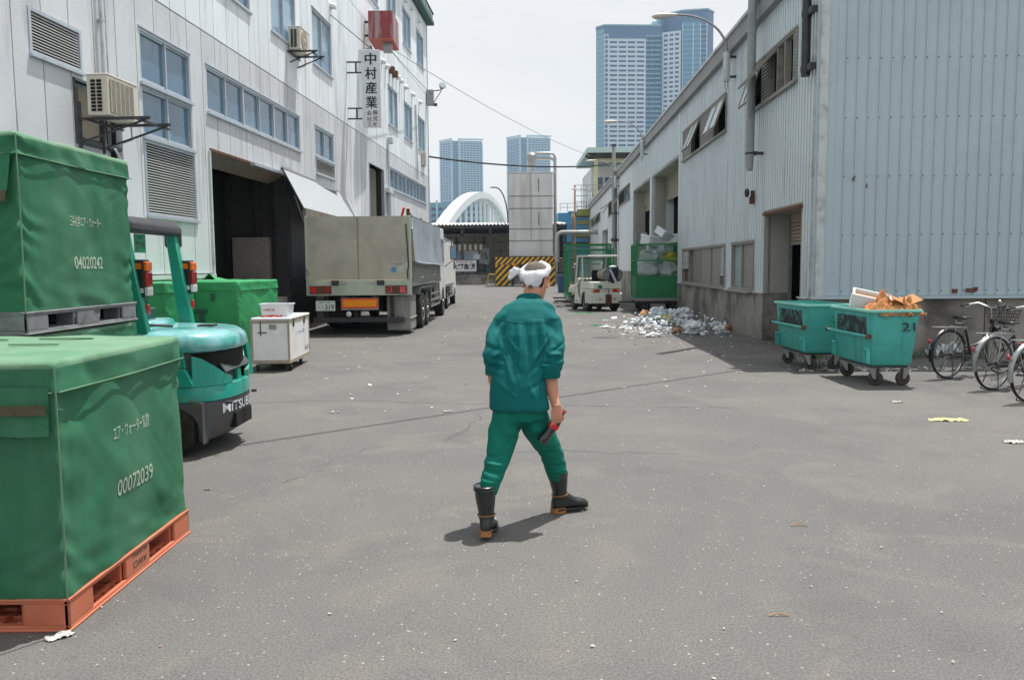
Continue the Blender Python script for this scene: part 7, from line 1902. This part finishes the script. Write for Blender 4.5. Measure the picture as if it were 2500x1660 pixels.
scrap('green scrap with a white string left of the rubbish heap', 1457, 794, .30, .2, 'mesh_g', 6, -.3)
scrap('white string of foam beside the green scrap', 1500, 800, .9, .2, 'paper', 7, -.6, .01)
scrap('blue wrapper in the shade of the loaded cage', 1546, 763, .3, .12, 'blue', 8)
scrap('grey white bag lying behind the rear wheel of the bicycle by bin 21', 2290, 868, .55, .5, 'plas', 9, 0, .5)
scrap('pale scrap on the asphalt by the crate stack', 508, 1196, .05, .02, 'paper', 11)
for i, (a, b, l, lab) in enumerate(((1950, 1285, .10, 'short brown twig on the right of the yard'), (1902, 1505, .09, 'bent brown twig in the lower right foreground'), (1360, 852, 0, ''))):
    if l:
        p = G(a, b); tag(MB().tube([(p.x-l/2, p.y, .006), (p.x-l*.2, p.y+.012, .012), (p.x+l*.2, p.y+.01, .010), (p.x+l/2, p.y-.004, .006)], .0035, 5).build('twig', K['wood'], None), lab, 'twig')
# weeds at the foot of the concrete base
mb = MB(); r_ = random.Random(8)
for i in range(260):
    x = r_.uniform(4.6, 8); y = 14.0-r_.random()*.5 - (1.2 if x < 5.4 and r_.random() < .5 else 0); h = r_.uniform(.04, .22); a = r_.uniform(0, 6.3)
    mb.add([(x, y, 0), (x+.02*math.cos(a), y+.02*math.sin(a), 0), (x+.06*math.cos(a+1), y+.06*math.sin(a+1), h), (x+.03*math.cos(a+1), y+.03*math.sin(a+1), h*.6)], [(0, 1, 2, 3)])
K['weed'] = M('weed_leaf', (62, 92, 44), .7, n=.2)
tag(mb.build('weeds', K['weed'], None, smooth=False, fix=False), 'thin weeds growing along the foot of the concrete base', 'weeds', kind='stuff')

# ------------------------------------------------------------------ end of the yard
def shed():
    Y = 74
    t = thing('open_shed', 'low open fronted shed with corrugated roof across the end of the yard', 'building', (0, Y, 0))
    x0, x1 = -16, 4.95
    # corrugated roof edge
    mb = MB(); n = 170; v = []
    for i in range(n+1):
        x = x0+(x1-x0)*i/n; z = 5.30+.10*math.sin(i*PI*.75); v.append((x, z))
    for dy in (0, 9):
        for x, z in v: mb.v.append(Vector((x, dy-1.2, z+dy*.06)))
    for i in range(n): mb.f.append((i, i+1, n+2+i, n+1+i))
    o = mb.build('corrugated_roof', K['tank'], t, fix=False); md = o.modifiers.new('s', 'SOLIDIFY'); md.thickness = .07
    MB().box(x0, x1, -1.0, -.7, 4.95, 5.16).box(x0, x1, 3, 3.2, 4.9, 5.1).box(x0, x1, -.9, -.75, 4.3, 4.42).build('eave_beam', K['steel_d'], t, smooth=False)
    for x in (-15, -10.6, -8.3, -7.45, -4.35, -1.85, 2.6, 4.1, 4.8): MB().box(x-.10, x+.10, -.9, -.7, 1.0, 4.95).build('post', K['steel_d'], t, smooth=False)
    MB().box(x0, x1, -1.1, 8, 0, 1.0).build('dock', K['conc'], t, smooth=False)
    MB().box(x0, x1, -1.14, -1.08, .9, 1.04).build('dock_edge', K['steel_d'], t, smooth=False)
    k = 0
    for z in (1.0, 2.3, 3.1, 3.9):
        for i in range(8):
            xx = x0+i*2.5; MB().box(xx+.02, xx+2.48, 4, 4.1, z+.02, (z+1.28 if z == 1.0 else z+.78)).build('wall_board', K['shedw'], t, smooth=False)
    MB().box(x0, x1, 4.1, 4.2, 1, 5.6).build('rear_wall', K['inter'], t, smooth=False)
    for x in (-9.3, -6, -5.2, -2.6, .9): MB().box(x-.05, x+.05, 3.8, 3.95, 1, 5).build('stanchion', K['steel_d'], t, smooth=False)
    mb = MB().box(-6.6, -3.9, -.4, 1.6, 1.9, 3.3); 
    t2 = thing('kiosk', 'small pale kiosk with striped awning and windows on the shed dock', 'kiosk', (0, Y, 0))
    MB().box(-6.7, -5.45, -.5, 1.6, 1.0, 3.05).box(-5.35, -2.95, -.2, 1.6, 1.05, 3.05).build('cabin_wall', K['foam'], t2, smooth=False)
    for a, b in ((-6.5, -5.95), (-5.85, -5.55)): MB().box(a, b, -.56, -.505, 1.95, 2.9).build('window', K['glass'], t2, smooth=False)
    MB().box(-5.2, -4.4, -.26, -.205, 1.95, 2.95).build('window', K['glass'], t2, smooth=False); MB().box(-4.3, -3.5, -.26, -.205, 1.95, 2.75).build('window', K['glass_pale'], t2, smooth=False)
    i = 0
    for q in range(18):
        xx = -6.8+q*.235; MB().box(xx, xx+.225, -.95, -.88, 3.05, 3.55).build('awning_strip', K['shedw' if q % 2 else 'steel_d'], t2, smooth=False)
    MB().box(-6.8, -2.6, -.88, .5, 3.5, 3.56).build('awning_top', K['steel_d'], t2, smooth=False)
    MB().box(-6.65, -5.5, -.6, -.51, 1.2, 1.55).build('notice_board', K['signw'], t2, smooth=False); text('さかな直売所', K['ink'], (-6.08, -.615, 1.38), FRONT, w=.9, h=.12, parent=t2)
    t3 = thing('shop_sign', 'white sign board with large dark characters under the kiosk window', 'sign', (0, Y, 0))
    MB().box(-5.35, -3.1, -1.25, -1.15, 1.18, 2.15).build('board', K['signw'], t3, smooth=False); MB().box(-5.40, -3.05, -1.24, -1.16, 1.10, 1.17).box(-5.40, -3.05, -1.24, -1.16, 2.155, 2.22).build('frame', K['steel_d'], t3, smooth=False)
    text('大都魚類', K['ink'], (-4.22, -1.262, 1.60), FRONT, w=2.05, h=.55, parent=t3, bold=.035); text('株式会社築地支店', K['inkr'], (-4.15, -1.262, 2.03), FRONT, w=1.5, h=.13, parent=t3, bold=.02)
    # clutter on the dock
    for i, (x, y, z, a, b, c, mt, lab, nm) in enumerate(((-2.9, -.2, 2.2, .7, .5, .5, 'foam', 'white foam crate stacked left of the tank tower', 'crate'), (-2.85, -.1, 1.0, .8, .6, 1.2, 'steel_d', 'dark locker under the white foam crate', 'locker'),
        (-2.0, -.5, 1.0, .5, .4, .5, 'greenr', 'dark green crate by the tank tower leg', 'crate'), (-2.7, .2, 2.72, .9, .6, .8, 'slat_g', 'grey bundle on top of the locker', 'bundle'), (-9.4, 0, 1.0, 1.3, .8, 1.4, 'slat_g', 'grey cabinet behind the white truck', 'cabinet'), (4.3, -.3, 1.0, .9, .8, 1.3, 'slat_g', 'grey plant cabinet right of the tank tower', 'cabinet'), (3.9, -.8, 1.0, .4, .4, 1.7, 'foam', 'pale upright drum rack right of the tank tower', 'rack'))):
        tag(MB().box(x-a/2, x+a/2, Y+y-b/2, Y+y+b/2, z, z+c).box(x-a/2-.03, x+a/2+.03, Y+y-b/2-.03, Y+y+b/2+.03, z+c-.1, z+c-.02).build(nm, K[mt], None, smooth=False, bevel=.02), lab, nm)
    o = tag(MB().box(-.45, .45, -.04, .04, -.7, .7, RY(.18)).build('leaning_board', K['pal_g'], None, smooth=False), 'grey board leaning beside the shop sign', 'board'); o.location = (-2.35, Y-.6, 2.5)
    text('鮮魚', K['ink'], (-.02, -.045, 0), (PI/2, -.18, 0), w=.5, h=.7, parent=o, bold=.03)
    tag(MB().tube([(-1.98, Y-6, 0), (-1.92, Y-6, .85), (-1.84, Y-6, .95), (-1.34, Y-6, .95), (-1.26, Y-6, .85), (-1.2, Y-6, 0)], .035).build('barrier', K['yel'], None), 'yellow tubular hoop barrier before the hazard frame', 'barrier')
    tag(MB().box(-1.95, -1.35, Y-6.5, Y-6.1, 0, .18).build('tray', K['plas'], None, smooth=False), 'pale tray on the ground by the yellow barrier', 'tray')
shed()
def striped(mb_y, mb_k, x0, x1, z0, z1, y0, y1, p=.42, sl=1.0):
    """diagonal stripes as separate inlaid bars over a plate"""
    c = x0-(z1-z0)*sl-p
    while c < x1:
        poly = [(c, z0), (c+p*.5, z0), (c+p*.5+(z1-z0)*sl, z1), (c+(z1-z0)*sl, z1)]
        def clip(ps, f, val, keep):
            o = []
            for i in range(len(ps)):
                a, b = ps[i], ps[(i+1) % len(ps)]; ia, ib = keep(a), keep(b)
                if ia: o.append(a)
                if ia != ib:
                    tt = (val-a[0])/(b[0]-a[0]); o.append((val, a[1]+(b[1]-a[1])*tt))
            return o
        q = clip(poly, 0, x0, lambda a: a[0] >= x0); q = clip(q, 0, x1, lambda a: a[0] <= x1) if len(q) > 2 else q
        if len(q) > 2: mb_y.prism(q, y0, y1)
        c += p
def tower():
    Y = 66
    t = thing('tank_tower', 'tall pale grey panelled ice silo standing on a black and yellow striped steel frame', 'silo', (0, Y, 0))
    x0, x1 = -.16, 3.34; xm = 1.6
    lv = [2.35, 3.62, 4.55, 6.17, 7.15, 8.95]
    for a, b in zip(lv, lv[1:]):
        for p, q in ((x0, xm), (xm, x1)):
            if a == 2.35 and p == xm: continue
            if a == 2.35: p, q = x0, x1
            MB().box(p+.015, q-.015, 0, .08, a+.03, b-.03).build('front_panel', K['tank'], t, smooth=False)
            if p == x0:
                for dx in (x0, x1-.08): MB().box(dx, dx+.08, .09, 3.4, a+.03, b-.03).build('side_panel', K['tank'], t, smooth=False)
    MB().box(x0+.03, x1-.03, .085, 3.38, 2.36, 8.93).build('inner_tank', K['inter'], t, smooth=False)
    MB().box(x0-.03, x1+.03, -.03, 3.45, 8.95, 9.02).build('top_deck', K['tank'], t, smooth=False)
    for z in lv[1:-1]: MB().box(x0-.03, x1+.03, -.03, 0.0, z-.03, z+.03).build('flange', K['slat_g'], t, smooth=False)
    for z0, z1 in ((7.5, 8.5), (4.85, 5.85)): MB().box(2.17, 2.25, -.04, -.001, z0, z1).build('sight_slot', K['slat_g'], t, smooth=False)
    MB().box(.05, .85, -.03, -.001, 2.45, 3.05).box(.02, .88, -.015, -.0005, 2.42, 3.08).build('access_hatch', K['tank'], t, smooth=False)
    # hazard frame
    f = MB().box(-1.28, 3.48, -.55, -.40, 1.72, 2.33).box(-1.28, -.1, -.55, -.40, -.0, 1.719).box(2.95, 3.48, -.55, -.40, 0, 1.719).box(1.15, 1.5, -.55, -.40, .9, 1.719)
    fo = f.build('hazard_frame', K['hazk'], t, smooth=False)
    sy = MB()
    striped(sy, None, -1.27, 3.47, 1.74, 2.31, -.56, -.551, .42, .95); striped(sy, None, -1.27, -.12, .05, 1.72, -.56, -.551, .5, .95); striped(sy, None, 2.96, 3.47, .05, 1.72, -.56, -.551, .5, .95); striped(sy, None, 1.16, 1.49, .92, 1.72, -.56, -.551, .46, .95)
    tag(sy.build('yellow_stripe', K['yel'], fo, smooth=False))
    mb = MB(); mb.prism([(-.05, 1.80), (.25, 1.85), (1.5, .40), (1.25, .25)], -.72, -.60); mb.build('brace', K['yelo'], t, smooth=False)
    mb = MB(); mb.prism([(2.85, 1.80), (2.55, 1.85), (1.7, 1.2), (1.95, 1.05)], -.72, -.60); mb.build('brace', K['yelo'], t, smooth=False)
    MB().box(-.1, 3.2, .2, 3.2, 1.9, 2.34).box(0, .2, .3, .5, 0, 1.9).box(3, 3.2, .3, .5, 0, 1.9).box(0, .2, 3, 3.2, 0, 1.9).box(3, 3.2, 3, 3.2, 0, 1.9).build('support_frame', K['steel_d'], t, smooth=False)
    # cyclone and ducts
    MB().lathe([(.10, 0), (.12, .15), (.28, .6), (.36, 1.15), (.40, 1.25), (.40, 1.5), (.30, 1.6), (.12, 1.72)], T(1.70, 1.2, 9.02), 20).build('cyclone', K['duct'], t)
    for z, r in ((10.60, .10), (10.18, .12)):
        MB().tube([(1.72, 1.2, z-.12 if z > 10.5 else z), (1.9, 1.2, z+.05), (2.2, 1.2, z+.05), (3.2, 1.2, z+.05), (3.45, 1.2, z-.02), (3.58, 1.2, z-.25), (3.58, 1.2, z-.6)], r, 10).build('duct', K['duct'], t)
    MB().tube([(3.58, 1.2, 10.3), (3.58, 1.2, .2)], .13, 12).build('duct', K['duct'], t)
    MB().tube([(3.62, -.8, 1.9), (3.62, -.8, 3.8), (3.70, -.8, 4.1), (3.95, -.8, 4.22), (7.1, -.8, 4.22)], .18, 14).build('duct', K['duct'], t)
    for x in (4.4, 5.2, 6.0, 6.8): MB().lathe([(.185, -.02), (.2, 0), (.185, .02)], T(x, -.8, 4.22) @ RY(PI/2), 14, cap=False).build('duct_collar', K['duct'], t)
    MB().tube([(1.9, 1.0, 9.0), (1.75, .9, 9.9)], .03).box(.2, 3.1, .2, .24, 9.2, 9.23).build('tie_rod', K['duct'], t, smooth=False)
tower()
tag(MB().lathe([(.30, 0), (.33, .1), (.36, .5), (.34, .95), (.36, .98), (.36, 1.02), (.30, 1.03), (.30, .97)], T(3.1, 49, 0), 22).build('barrel', K['navy'], None), 'dark blue plastic barrel left of the green cage trolley', 'barrel')
for i, (x, y, m_, lab) in enumerate(((3.9, 50, 'cardo', 'orange bag beside the blue barrel'), (4.1, 52, 'plas_l', 'pale green bag behind the blue barrel'))): bag(lab, x-.1, y-3, 0, .22, i+40, m_)
def street_far():
    t = thing('road_lamp', 'slim far road lamp rising behind the shed roof', 'street lamp', (-.35, 95, 0))
    p = VY(1210, 458, 95)
    pts = [(0, 0, 0), (0, 0, 6.5)]+[(-(1-math.cos(a))*(-(p.x+.35)), 0, 6.5+(p.z-6.5)*math.sin(a)) for a in [PI/2*i/8 for i in range(1, 9)]]
    MB().tube(pts, .07, 8).build('pole', K['steel_d'], t); e = pts[-1]; MB().box(e[0]-.6, e[0]+.1, -.1, .1, e[2]-.06, e[2]+.06).build('lamp_head', K['steel_d'], t, smooth=False)
street_far()
# blue shed, stairs and the turquoise building
def bluebox():
    t = thing('blue_shed', 'blue corrugated building behind the outdoor staircase', 'building', (0, 88, 0))
    mb = MB(); n = 70
    for i in range(n): 
        x = 5.0+i*.12; mb.box(x, x+.075, -.04, 0, 0, 6.9+.02*i*.3)
    mb.build('cladding', K['bluec'], t, smooth=False)
    MB().box(5.0, 13.4, 0, 6, 0, 7.2).build('wall', K['bluec'], t, smooth=False); MB().box(6.1, 9, -.3, 6.2, 7.2, 7.35).build('roof', K['bluec'], t, smooth=False)
    MB().box(4.9, 13.4, -.2, -.1, 3.9, 4.1).build('gutter', K['steel_d'], t, smooth=False)
    mb = MB()
    for x in (5.2, 6, 7, 8, 9): mb.box(x, x+.05, 0, .05, 7.35, 8.2)
    mb.box(5.2, 9, 0, .05, 8.15, 8.2).box(5.2, 9, 0, .05, 7.75, 7.8); mb.build('roof_rail', K['galv'], t, smooth=False)
bluebox()
def stairs():
    t = thing('outdoor_stairs', 'olive green and pink steel outdoor staircase at the end of the market shed', 'staircase', (0, 74.5, 0))
    x0, x1 = 5.75, 7.35
    for x in (x0, x1): MB().box(x-.08, x+.08, -.1, .1, 0, 8.8 if x == x0 else 6.5).box(x-.08, x+.08, 2.9, 3.1, 0, 6.5).build('post', K['pinkst'], t, smooth=False)
    s0_ = None
    for i in range(30):
        z = .3+i*.20; flight = i//10; u = (i % 10)/9
        x = x0+.2
        st = MB().box(-.0, 1.3, -.12, .16, -.025, .025)
        y = .2+u*2.6 if flight % 2 == 0 else 2.8-u*2.6
        if s0_ is None: s0_ = st.build('tread', K['steel_d'], t, smooth=False); s0_.location = (x, y, z)
        else: inst(s0_, t, (x, y, z))
    for z in (2.3, 4.4, 6.3): MB().box(x0, x1, -.1, 3.1, z-.22, z).build('landing', K['olive'], t, smooth=False)
    mb = MB()
    for z in (6.9, 7.3, 7.8, 8.3, 8.75): mb.box(x0, x1+1.6, -.04, .0, z, z+.05)
    for x in (x0, 6.3, 6.8, 7.35, 8.0, 8.8): mb.box(x, x+.05, -.04, 0, 6.3, 8.8)
    for z in (2.9, 3.3, 5.0, 5.4): mb.box(x0, x1, -.04, .0, z, z+.05)
    mb.build('hand_rail', K['galv'], t, smooth=False)
    for z0, z1 in ((5.3, 6.2), (6.3, 6.9)): MB().box(x0+.2, x1+.2, -.06, -.03, z0, z0+.35).build('kick_plate', K['olive'], t, smooth=False)
stairs()
def turq():
    t = thing('turquoise_building', 'pale turquoise building with a projecting roof terrace behind the market shed', 'building', (0, 84, 0))
    MB().box(8.3, 16, 1.5, 12, 0, 11.6).build('wall', K['tank'], t, smooth=False)
    MB().box(7.6, 14, -1.4, 12, 12.75, 13.25).build('fascia', K['turq'], t, smooth=False)
    MB().prism([(8.3, 12.3), (7.6, 12.74), (14, 12.74), (14, 12.3)], -1.2, 1.49).build('soffit', K['inter'], t, smooth=False)
    for x in (8.4, 10.2, 12.2): MB().box(x, x+.35, -.6, -.2, 8.2, 12.29).build('column', K['beam'], t, smooth=False)
    MB().box(8.45, 13, -.55, -.25, 11.9, 12.28).build('beam', K['beam'], t, smooth=False)
    for x in (8.9, 9.7): MB().box(x, x+.55, 1.42, 1.49, 9.3, 10.6).build('window', K['t_win'], t, smooth=False)
    MB().box(7.9, 12, -2.4, -.8, 7.4, 8.3).build('roof_plant', K['turq'], t, smooth=False)
    for i, x in enumerate((8.1, 8.5, 8.9)): MB().tube([(x, -3.2, 2), (x, -3.2, 6.4), (x+.2, -2.5, 7.4)], .09, 8).build('pipe', K['rust' if i == 1 else 'steel_d'], t)
turq()

# ------------------------------------------------------------------ bridge
def bridge():
    t = thing('arch_bridge', 'pale steel tied arch bridge rising behind the shed roof', 'bridge', (0, 0, 0))
    A, B = Vector((-16.5, 130, 4.0)), Vector((-2.0, 285, 4.0)); h = 15.0
    wdir = Vector((-(B-A).y, (B-A).x, 0)).normalized()*-1
    P_ = lambda u, off, dz=0: A.lerp(B, u)+wdir*off+Vector((0, 0, 4*h*u*(1-u)+dz))
    for off in (2.6, 3.8):
        rings = []
        for i in range(61):
            u = i/60; th = 1.0+.7*abs(2*u-1)
            rings.append([P_(u, off-.5, -th), P_(u, off+.5, -th), P_(u, off+.5, .3), P_(u, off-.5, .3)])
        MB().loft(rings).build('arch_rib', K['bridge'], t, smooth=False)
        base = None
        for i in range(1, 20):
            u = i/20; p = P_(u, off, -.8); q = A.lerp(B, u)+wdir*off
            MB().box(p.x-.22, p.x+.22, p.y-.3, p.y+.3, q.z, p.z).build('hanger', K['bridge'], t, smooth=False)
    MB().loft([[P_(u, o_, z) - Vector((0, 0, 4*h*u*(1-u))) for o_, z in ((-3.5, -1.2), (5.5, -1.2), (5.5, .2), (-3.5, .2))] for u in (0, 1)]).build('deck', K['bridge'], t, smooth=False)
bridge()
t = thing('riverside_flats', 'pale blue block of flats seen through the bridge hangers', 'building', (-38, 420, 0))
MB().box(-14, 26, 0, 20, 0, 34).build('wall', K['t_green'], t, smooth=False)
MB().box(-14, -8, -1, 0, 0, 35).box(0, 1, -1, 0, 0, 35).box(12, 13, -1, 0, 0, 34.5).build('pier', K['s_wall'], t, smooth=False)
wbase = None
for i in range(11):
    for j in range(10):
        loc = (-12.5+i*3.4, -.1, 2+j*3.1)
        if wbase is None: wbase = MB().box(0, 2.3, -.1, .1, 0, 1.5).build('window', K['t_win'], t, smooth=False); wbase.location = loc
        else: inst(wbase, t, loc)

# ------------------------------------------------------------------ towers
def bigtower():
    t = thing('residential_tower', 'huge blue glass tower block with pale window grid above the market shed roof', 'tower', (0, 600, 0))
    pl = [(62.2, 6), (68, -2), (106, 0), (113.5, 12), (127.5, 2), (141.5, 0), (146, 8), (146, 45), (62.2, 45)]
    top1, top2 = 172.5, 182.0
    MB().prism([(62.2, 6), (67.5, 0), (108.5, 2.0), (108.5, 45), (68, 45)], 0, 171.0, 'z').build('west_body', K['t_dark'], t, smooth=False)
    MB().prism([(108.51, 4.0), (113, 8), (123, 0), (140, -3), (146, 4), (146, 45), (108.51, 45)], 0, 180.5, 'z').build('east_body', K['t_dark'], t, smooth=False)
    MB().prism([(61.8, 5.8), (67.3, -.6), (108.5, 1.5), (108.5, 45.3), (68, 45.3)], 171.0, 172.0, 'z').build('parapet', K['t_green'], t, smooth=False)
    MB().prism([(108.51, 3.5), (113, 7.4), (122.8, -.7), (140.2, -3.7), (146.5, 3.8), (146.5, 45.3), (108.51, 45.3)], 180.5, 181.6, 'z').build('parapet', K['t_green'], t, smooth=False)
    MB().box(76, 82, 10, 20, 172, 175).box(104, 118, 15, 25, 172, 178).build('roof_plant', K['s_wall'], t, smooth=False)
    # left glazed chamfer
    n = Vector((-.74, -.67, 0))
    for k in range(50):
        z = 6+k*3.27
        MB().add([(62.15, 5.9, z), (67.4, -.1, z), (67.4, -.1, z+2.9), (62.15, 5.9, z+2.9), (62.6, 6.2, z), (67.6, .3, z), (67.6, .3, z+2.9), (62.6, 6.2, z+2.9)], [(0, 1, 2, 3), (0, 4, 5, 1), (3, 2, 6, 7), (0, 3, 7, 4), (1, 5, 6, 2)]).build('chamfer_glass', K['t_green'], t, smooth=False) if k > 14 else None
    # frame grid on the west face: 4 wide bays, and the angled middle face: 3 bays
    def grid(P0, P1, nb, nrow, z0, zstep, wfr, hfr, wmat='t_win'):
        P0 = Vector(P0); P1 = Vector(P1); d = P1-P0; L_ = d.length; d.normalize(); nn = Vector((d.y, -d.x, 0)); bw = L_/nb; ang = math.atan2(d.y, d.x)
        mb = MB(); M_ = T(P0.x, P0.y, 0) @ RZ(ang)
        for j in range(nrow+1): mb.box(0, L_, -.9, 0, z0+j*zstep, z0+j*zstep+hfr, M_)
        for i in range(nb+1): mb.box(i*bw-wfr/2, i*bw+wfr/2, -.95, 0, z0, z0+nrow*zstep+hfr, M_)
        mb.build('facade_frame', K['t_wall'], t, smooth=False)
        base = None
        for j in range(nrow):
            for i in range(nb):
                loc = (M_ @ Vector((i*bw+wfr/2, -.25, z0+j*zstep+hfr)))
                if base is None: base = MB().box(0, bw-wfr, -.1, .1, 0, zstep-hfr).build('window', K[wmat], t, smooth=False); base.location = loc; base.rotation_euler = (0, 0, ang)
                else: inst(base, t, loc, (0, 0, ang))
    grid((70.6, -.05, 0), (96.5, 1.3, 0), 4, 26, 75.2, 3.27, 1.1, 1.75)
    grid((109.8, 5.0, 0), (113.6, 7.4, 0), 1, 1, 75, 3, .3, .5) if False else None
    grid((67.6, -.3, 0), (70.0, -.1, 0), 1, 30, 66, 3.27, .4, .9, 't_dark')
    grid((110.0, 2.9, 0), (121.0, -2.2, 0), 3, 26, 80, 3.27, 1.2, 1.6)
    # dark recessed balconies between
    mb = MB()
    for k in range(32): mb.box(97, 108.6, .6, 1.7, 62+k*3.27, 63.1+k*3.27)
    mb.build('balcony_slabs', K['t_green'], t, smooth=False)
    mb = MB()
    for x in (99.6, 103.5, 107.5): mb.box(x, x+.5, .3, 1.7, 60, 165)
    mb.build('pier', K['t_dark'], t, smooth=False)
    # east glazed bays
    mb = MB()
    for k in range(34): z = 62+k*3.27; mb.box(0, 17.4, -.5, .1, z, z+.9, T(122.8, -.2, 0) @ RZ(-.17))
    mb.build('floor_bands', K['t_green'], t, smooth=False)
    mb = MB()
    for x in (0, 7.4, 12.4, 16.8): mb.box(x, x+.6, -.9, .1, 60, 172, T(122.8, -.2, 0) @ RZ(-.17))
    mb.build('pier', K['t_wall'], t, smooth=False)
    for a, b in ((.6, 7.4), (8.0, 12.4)):
        for k in range(34): MB().box(a, b, -.2, .1, 62.9+k*3.27, 65.1+k*3.27, T(122.8, -.25, 0) @ RZ(-.17)).build('window', K['t_glass'], t, smooth=False)
bigtower()
def smalltower(name, label, x0, z):
    Y = 1200
    t = thing('residential_tower', label, 'tower', (x0, Y, 0), group='pair of distant twin towers')
    # plan: left wing, glazed re-entrant middle, right wing
    MB().prism([(0, 20), (18, 0), (26, 3), (26, 60), (0, 60)], 0, z-3, 'z').build('left_body', K['s_glass'], t, smooth=False)
    MB().prism([(26.01, 2), (62, 8), (62, 60), (26.01, 60)], 0, z-3, 'z').build('right_body', K['s_glass'], t, smooth=False)
    nfl = int((z-60)/3.3)
    a = MB(); b = MB()
    for k in range(nfl):
        zz = z-6-k*3.3
        a.prism([(-1.2, 20), (17, -.9), (17.8, .1), (-.2, 20.8)], zz, zz+1.15, 'z'); b.prism([(31, 1.2), (63, 6.7), (63.4, 8), (31, 2.6)], zz, zz+1.15, 'z')
    a.build('balcony_slabs', K['s_wall'], t, smooth=False); b.build('balcony_slabs', K['s_wall'], t, smooth=False)
    mb = MB()
    for i in range(8):
        u = i/7; mb.box(31+31*u, 31.7+31*u, 1.5+5.4*u, 3+5.4*u, 40, z-4) 
    for i in range(5):
        u = i/4; mb.box(0+17*u, .6+17*u, 19.2-20*u, 20.5-20*u, 40, z-4)
    mb.build('pier', K['s_wall'], t, smooth=False)
    MB().prism([(17.9, -.6), (20, -1.2), (20, .6), (17.9, .6)], 30, z+.5, 'z').prism([(28.4, 1.0), (30.6, 1.4), (30.6, 2.8), (28.4, 2.4)], 30, z+.5, 'z').build('white_pier', K['s_wall'], t, smooth=False)
    m2 = MB()
    for k in range(nfl): m2.box(20, 28.4, .2, 1.6, z-6-k*3.3, z-5.2-k*3.3)
    m2.build('glazing_bands', K['t_green'], t, smooth=False)
    MB().prism([(-1.5, 20), (17.5, -2), (20, -.8), (.5, 22)], z-2.2, z, 'z').prism([(28, .0), (64, 6.2), (64, 9), (28, 3)], z-1.9, z+.2, 'z').build('roof_canopy', K['s_wall'], t, smooth=False)
smalltower('a', 'left one of two distant matching blue towers, above the bridge arch', -103.6, 185)
smalltower('b', 'right one of two distant matching blue towers, behind the grey silo', -5.0, 189)

# ------------------------------------------------------------------ overhead wires
def wire(label, a, b, sag, r, mat='seat', n=24):
    a, b = Vector(a), Vector(b)
    pts = [a.lerp(b, i/n)-Vector((0, 0, 4*sag*(i/n)*(1-i/n))) for i in range(n+1)]
    tag(MB().tube(pts, r, 6).build('cable', K[mat]), label, 'cable')
wire('thick black cable sagging across the sky from the warehouse corner to the far pole', VY(1048, 383, 41.5), VY(1525, 399, 53), .35, .045)
pa = VY(945, 112, 29.0); pb = VY(1440, 381, 50)
wire('thin pale wire running from under the red box to the third street lamp', pa, pb, .3, .012, 'galv')
wire('thin wire running along the wall from the red box to the floodlight', VY(949, 117, 29.5), LF.at(41.3, 10.0, .3), .05, .012, 'steel_d')
wire('guy wire from the warehouse wall to the top of the company sign', LF.at(24.6, 8.9, .01), VY(905, 119, 26.2), 0, .012, 'steel_d')
# service cable high over the yard; its shadow crosses the asphalt
def over(x, y, h): return Vector((x+SUN.x/SUN.z*h, y+SUN.y/SUN.z*h, h))
p, q = G(600, 1085), G(1800, 905)
d = (q-p).normalized(); hgt = 7.6
a = over(*(p-d*6.2).xy, hgt+.2); b = over(*(q+d*5).xy, hgt)
wire('service cable slung high over the yard above the photo', a, b, .10, .022)
# ------------------------------------------------------------------ air
hz = MB().box(-1500, 1500, -150, 1500, -1, 200).build('haze', K['dark'], None, smooth=False)
hm = bpy.data.materials.new('haze_air'); hm.use_nodes = True
hn = hm.node_tree.nodes; hn.clear()
ho = hn.new('ShaderNodeOutputMaterial'); hv = hn.new('ShaderNodeVolumePrincipled')
hv.inputs['Color'].default_value = (.66, .84, 1.0, 1); hv.inputs['Density'].default_value = .00026; hv.inputs['Anisotropy'].default_value = .2
hm.node_tree.links.new(hv.outputs[0], ho.inputs['Volume'])
hz.data.materials.clear(); hz.data.materials.append(hm); tag(hz, kind='stuff')
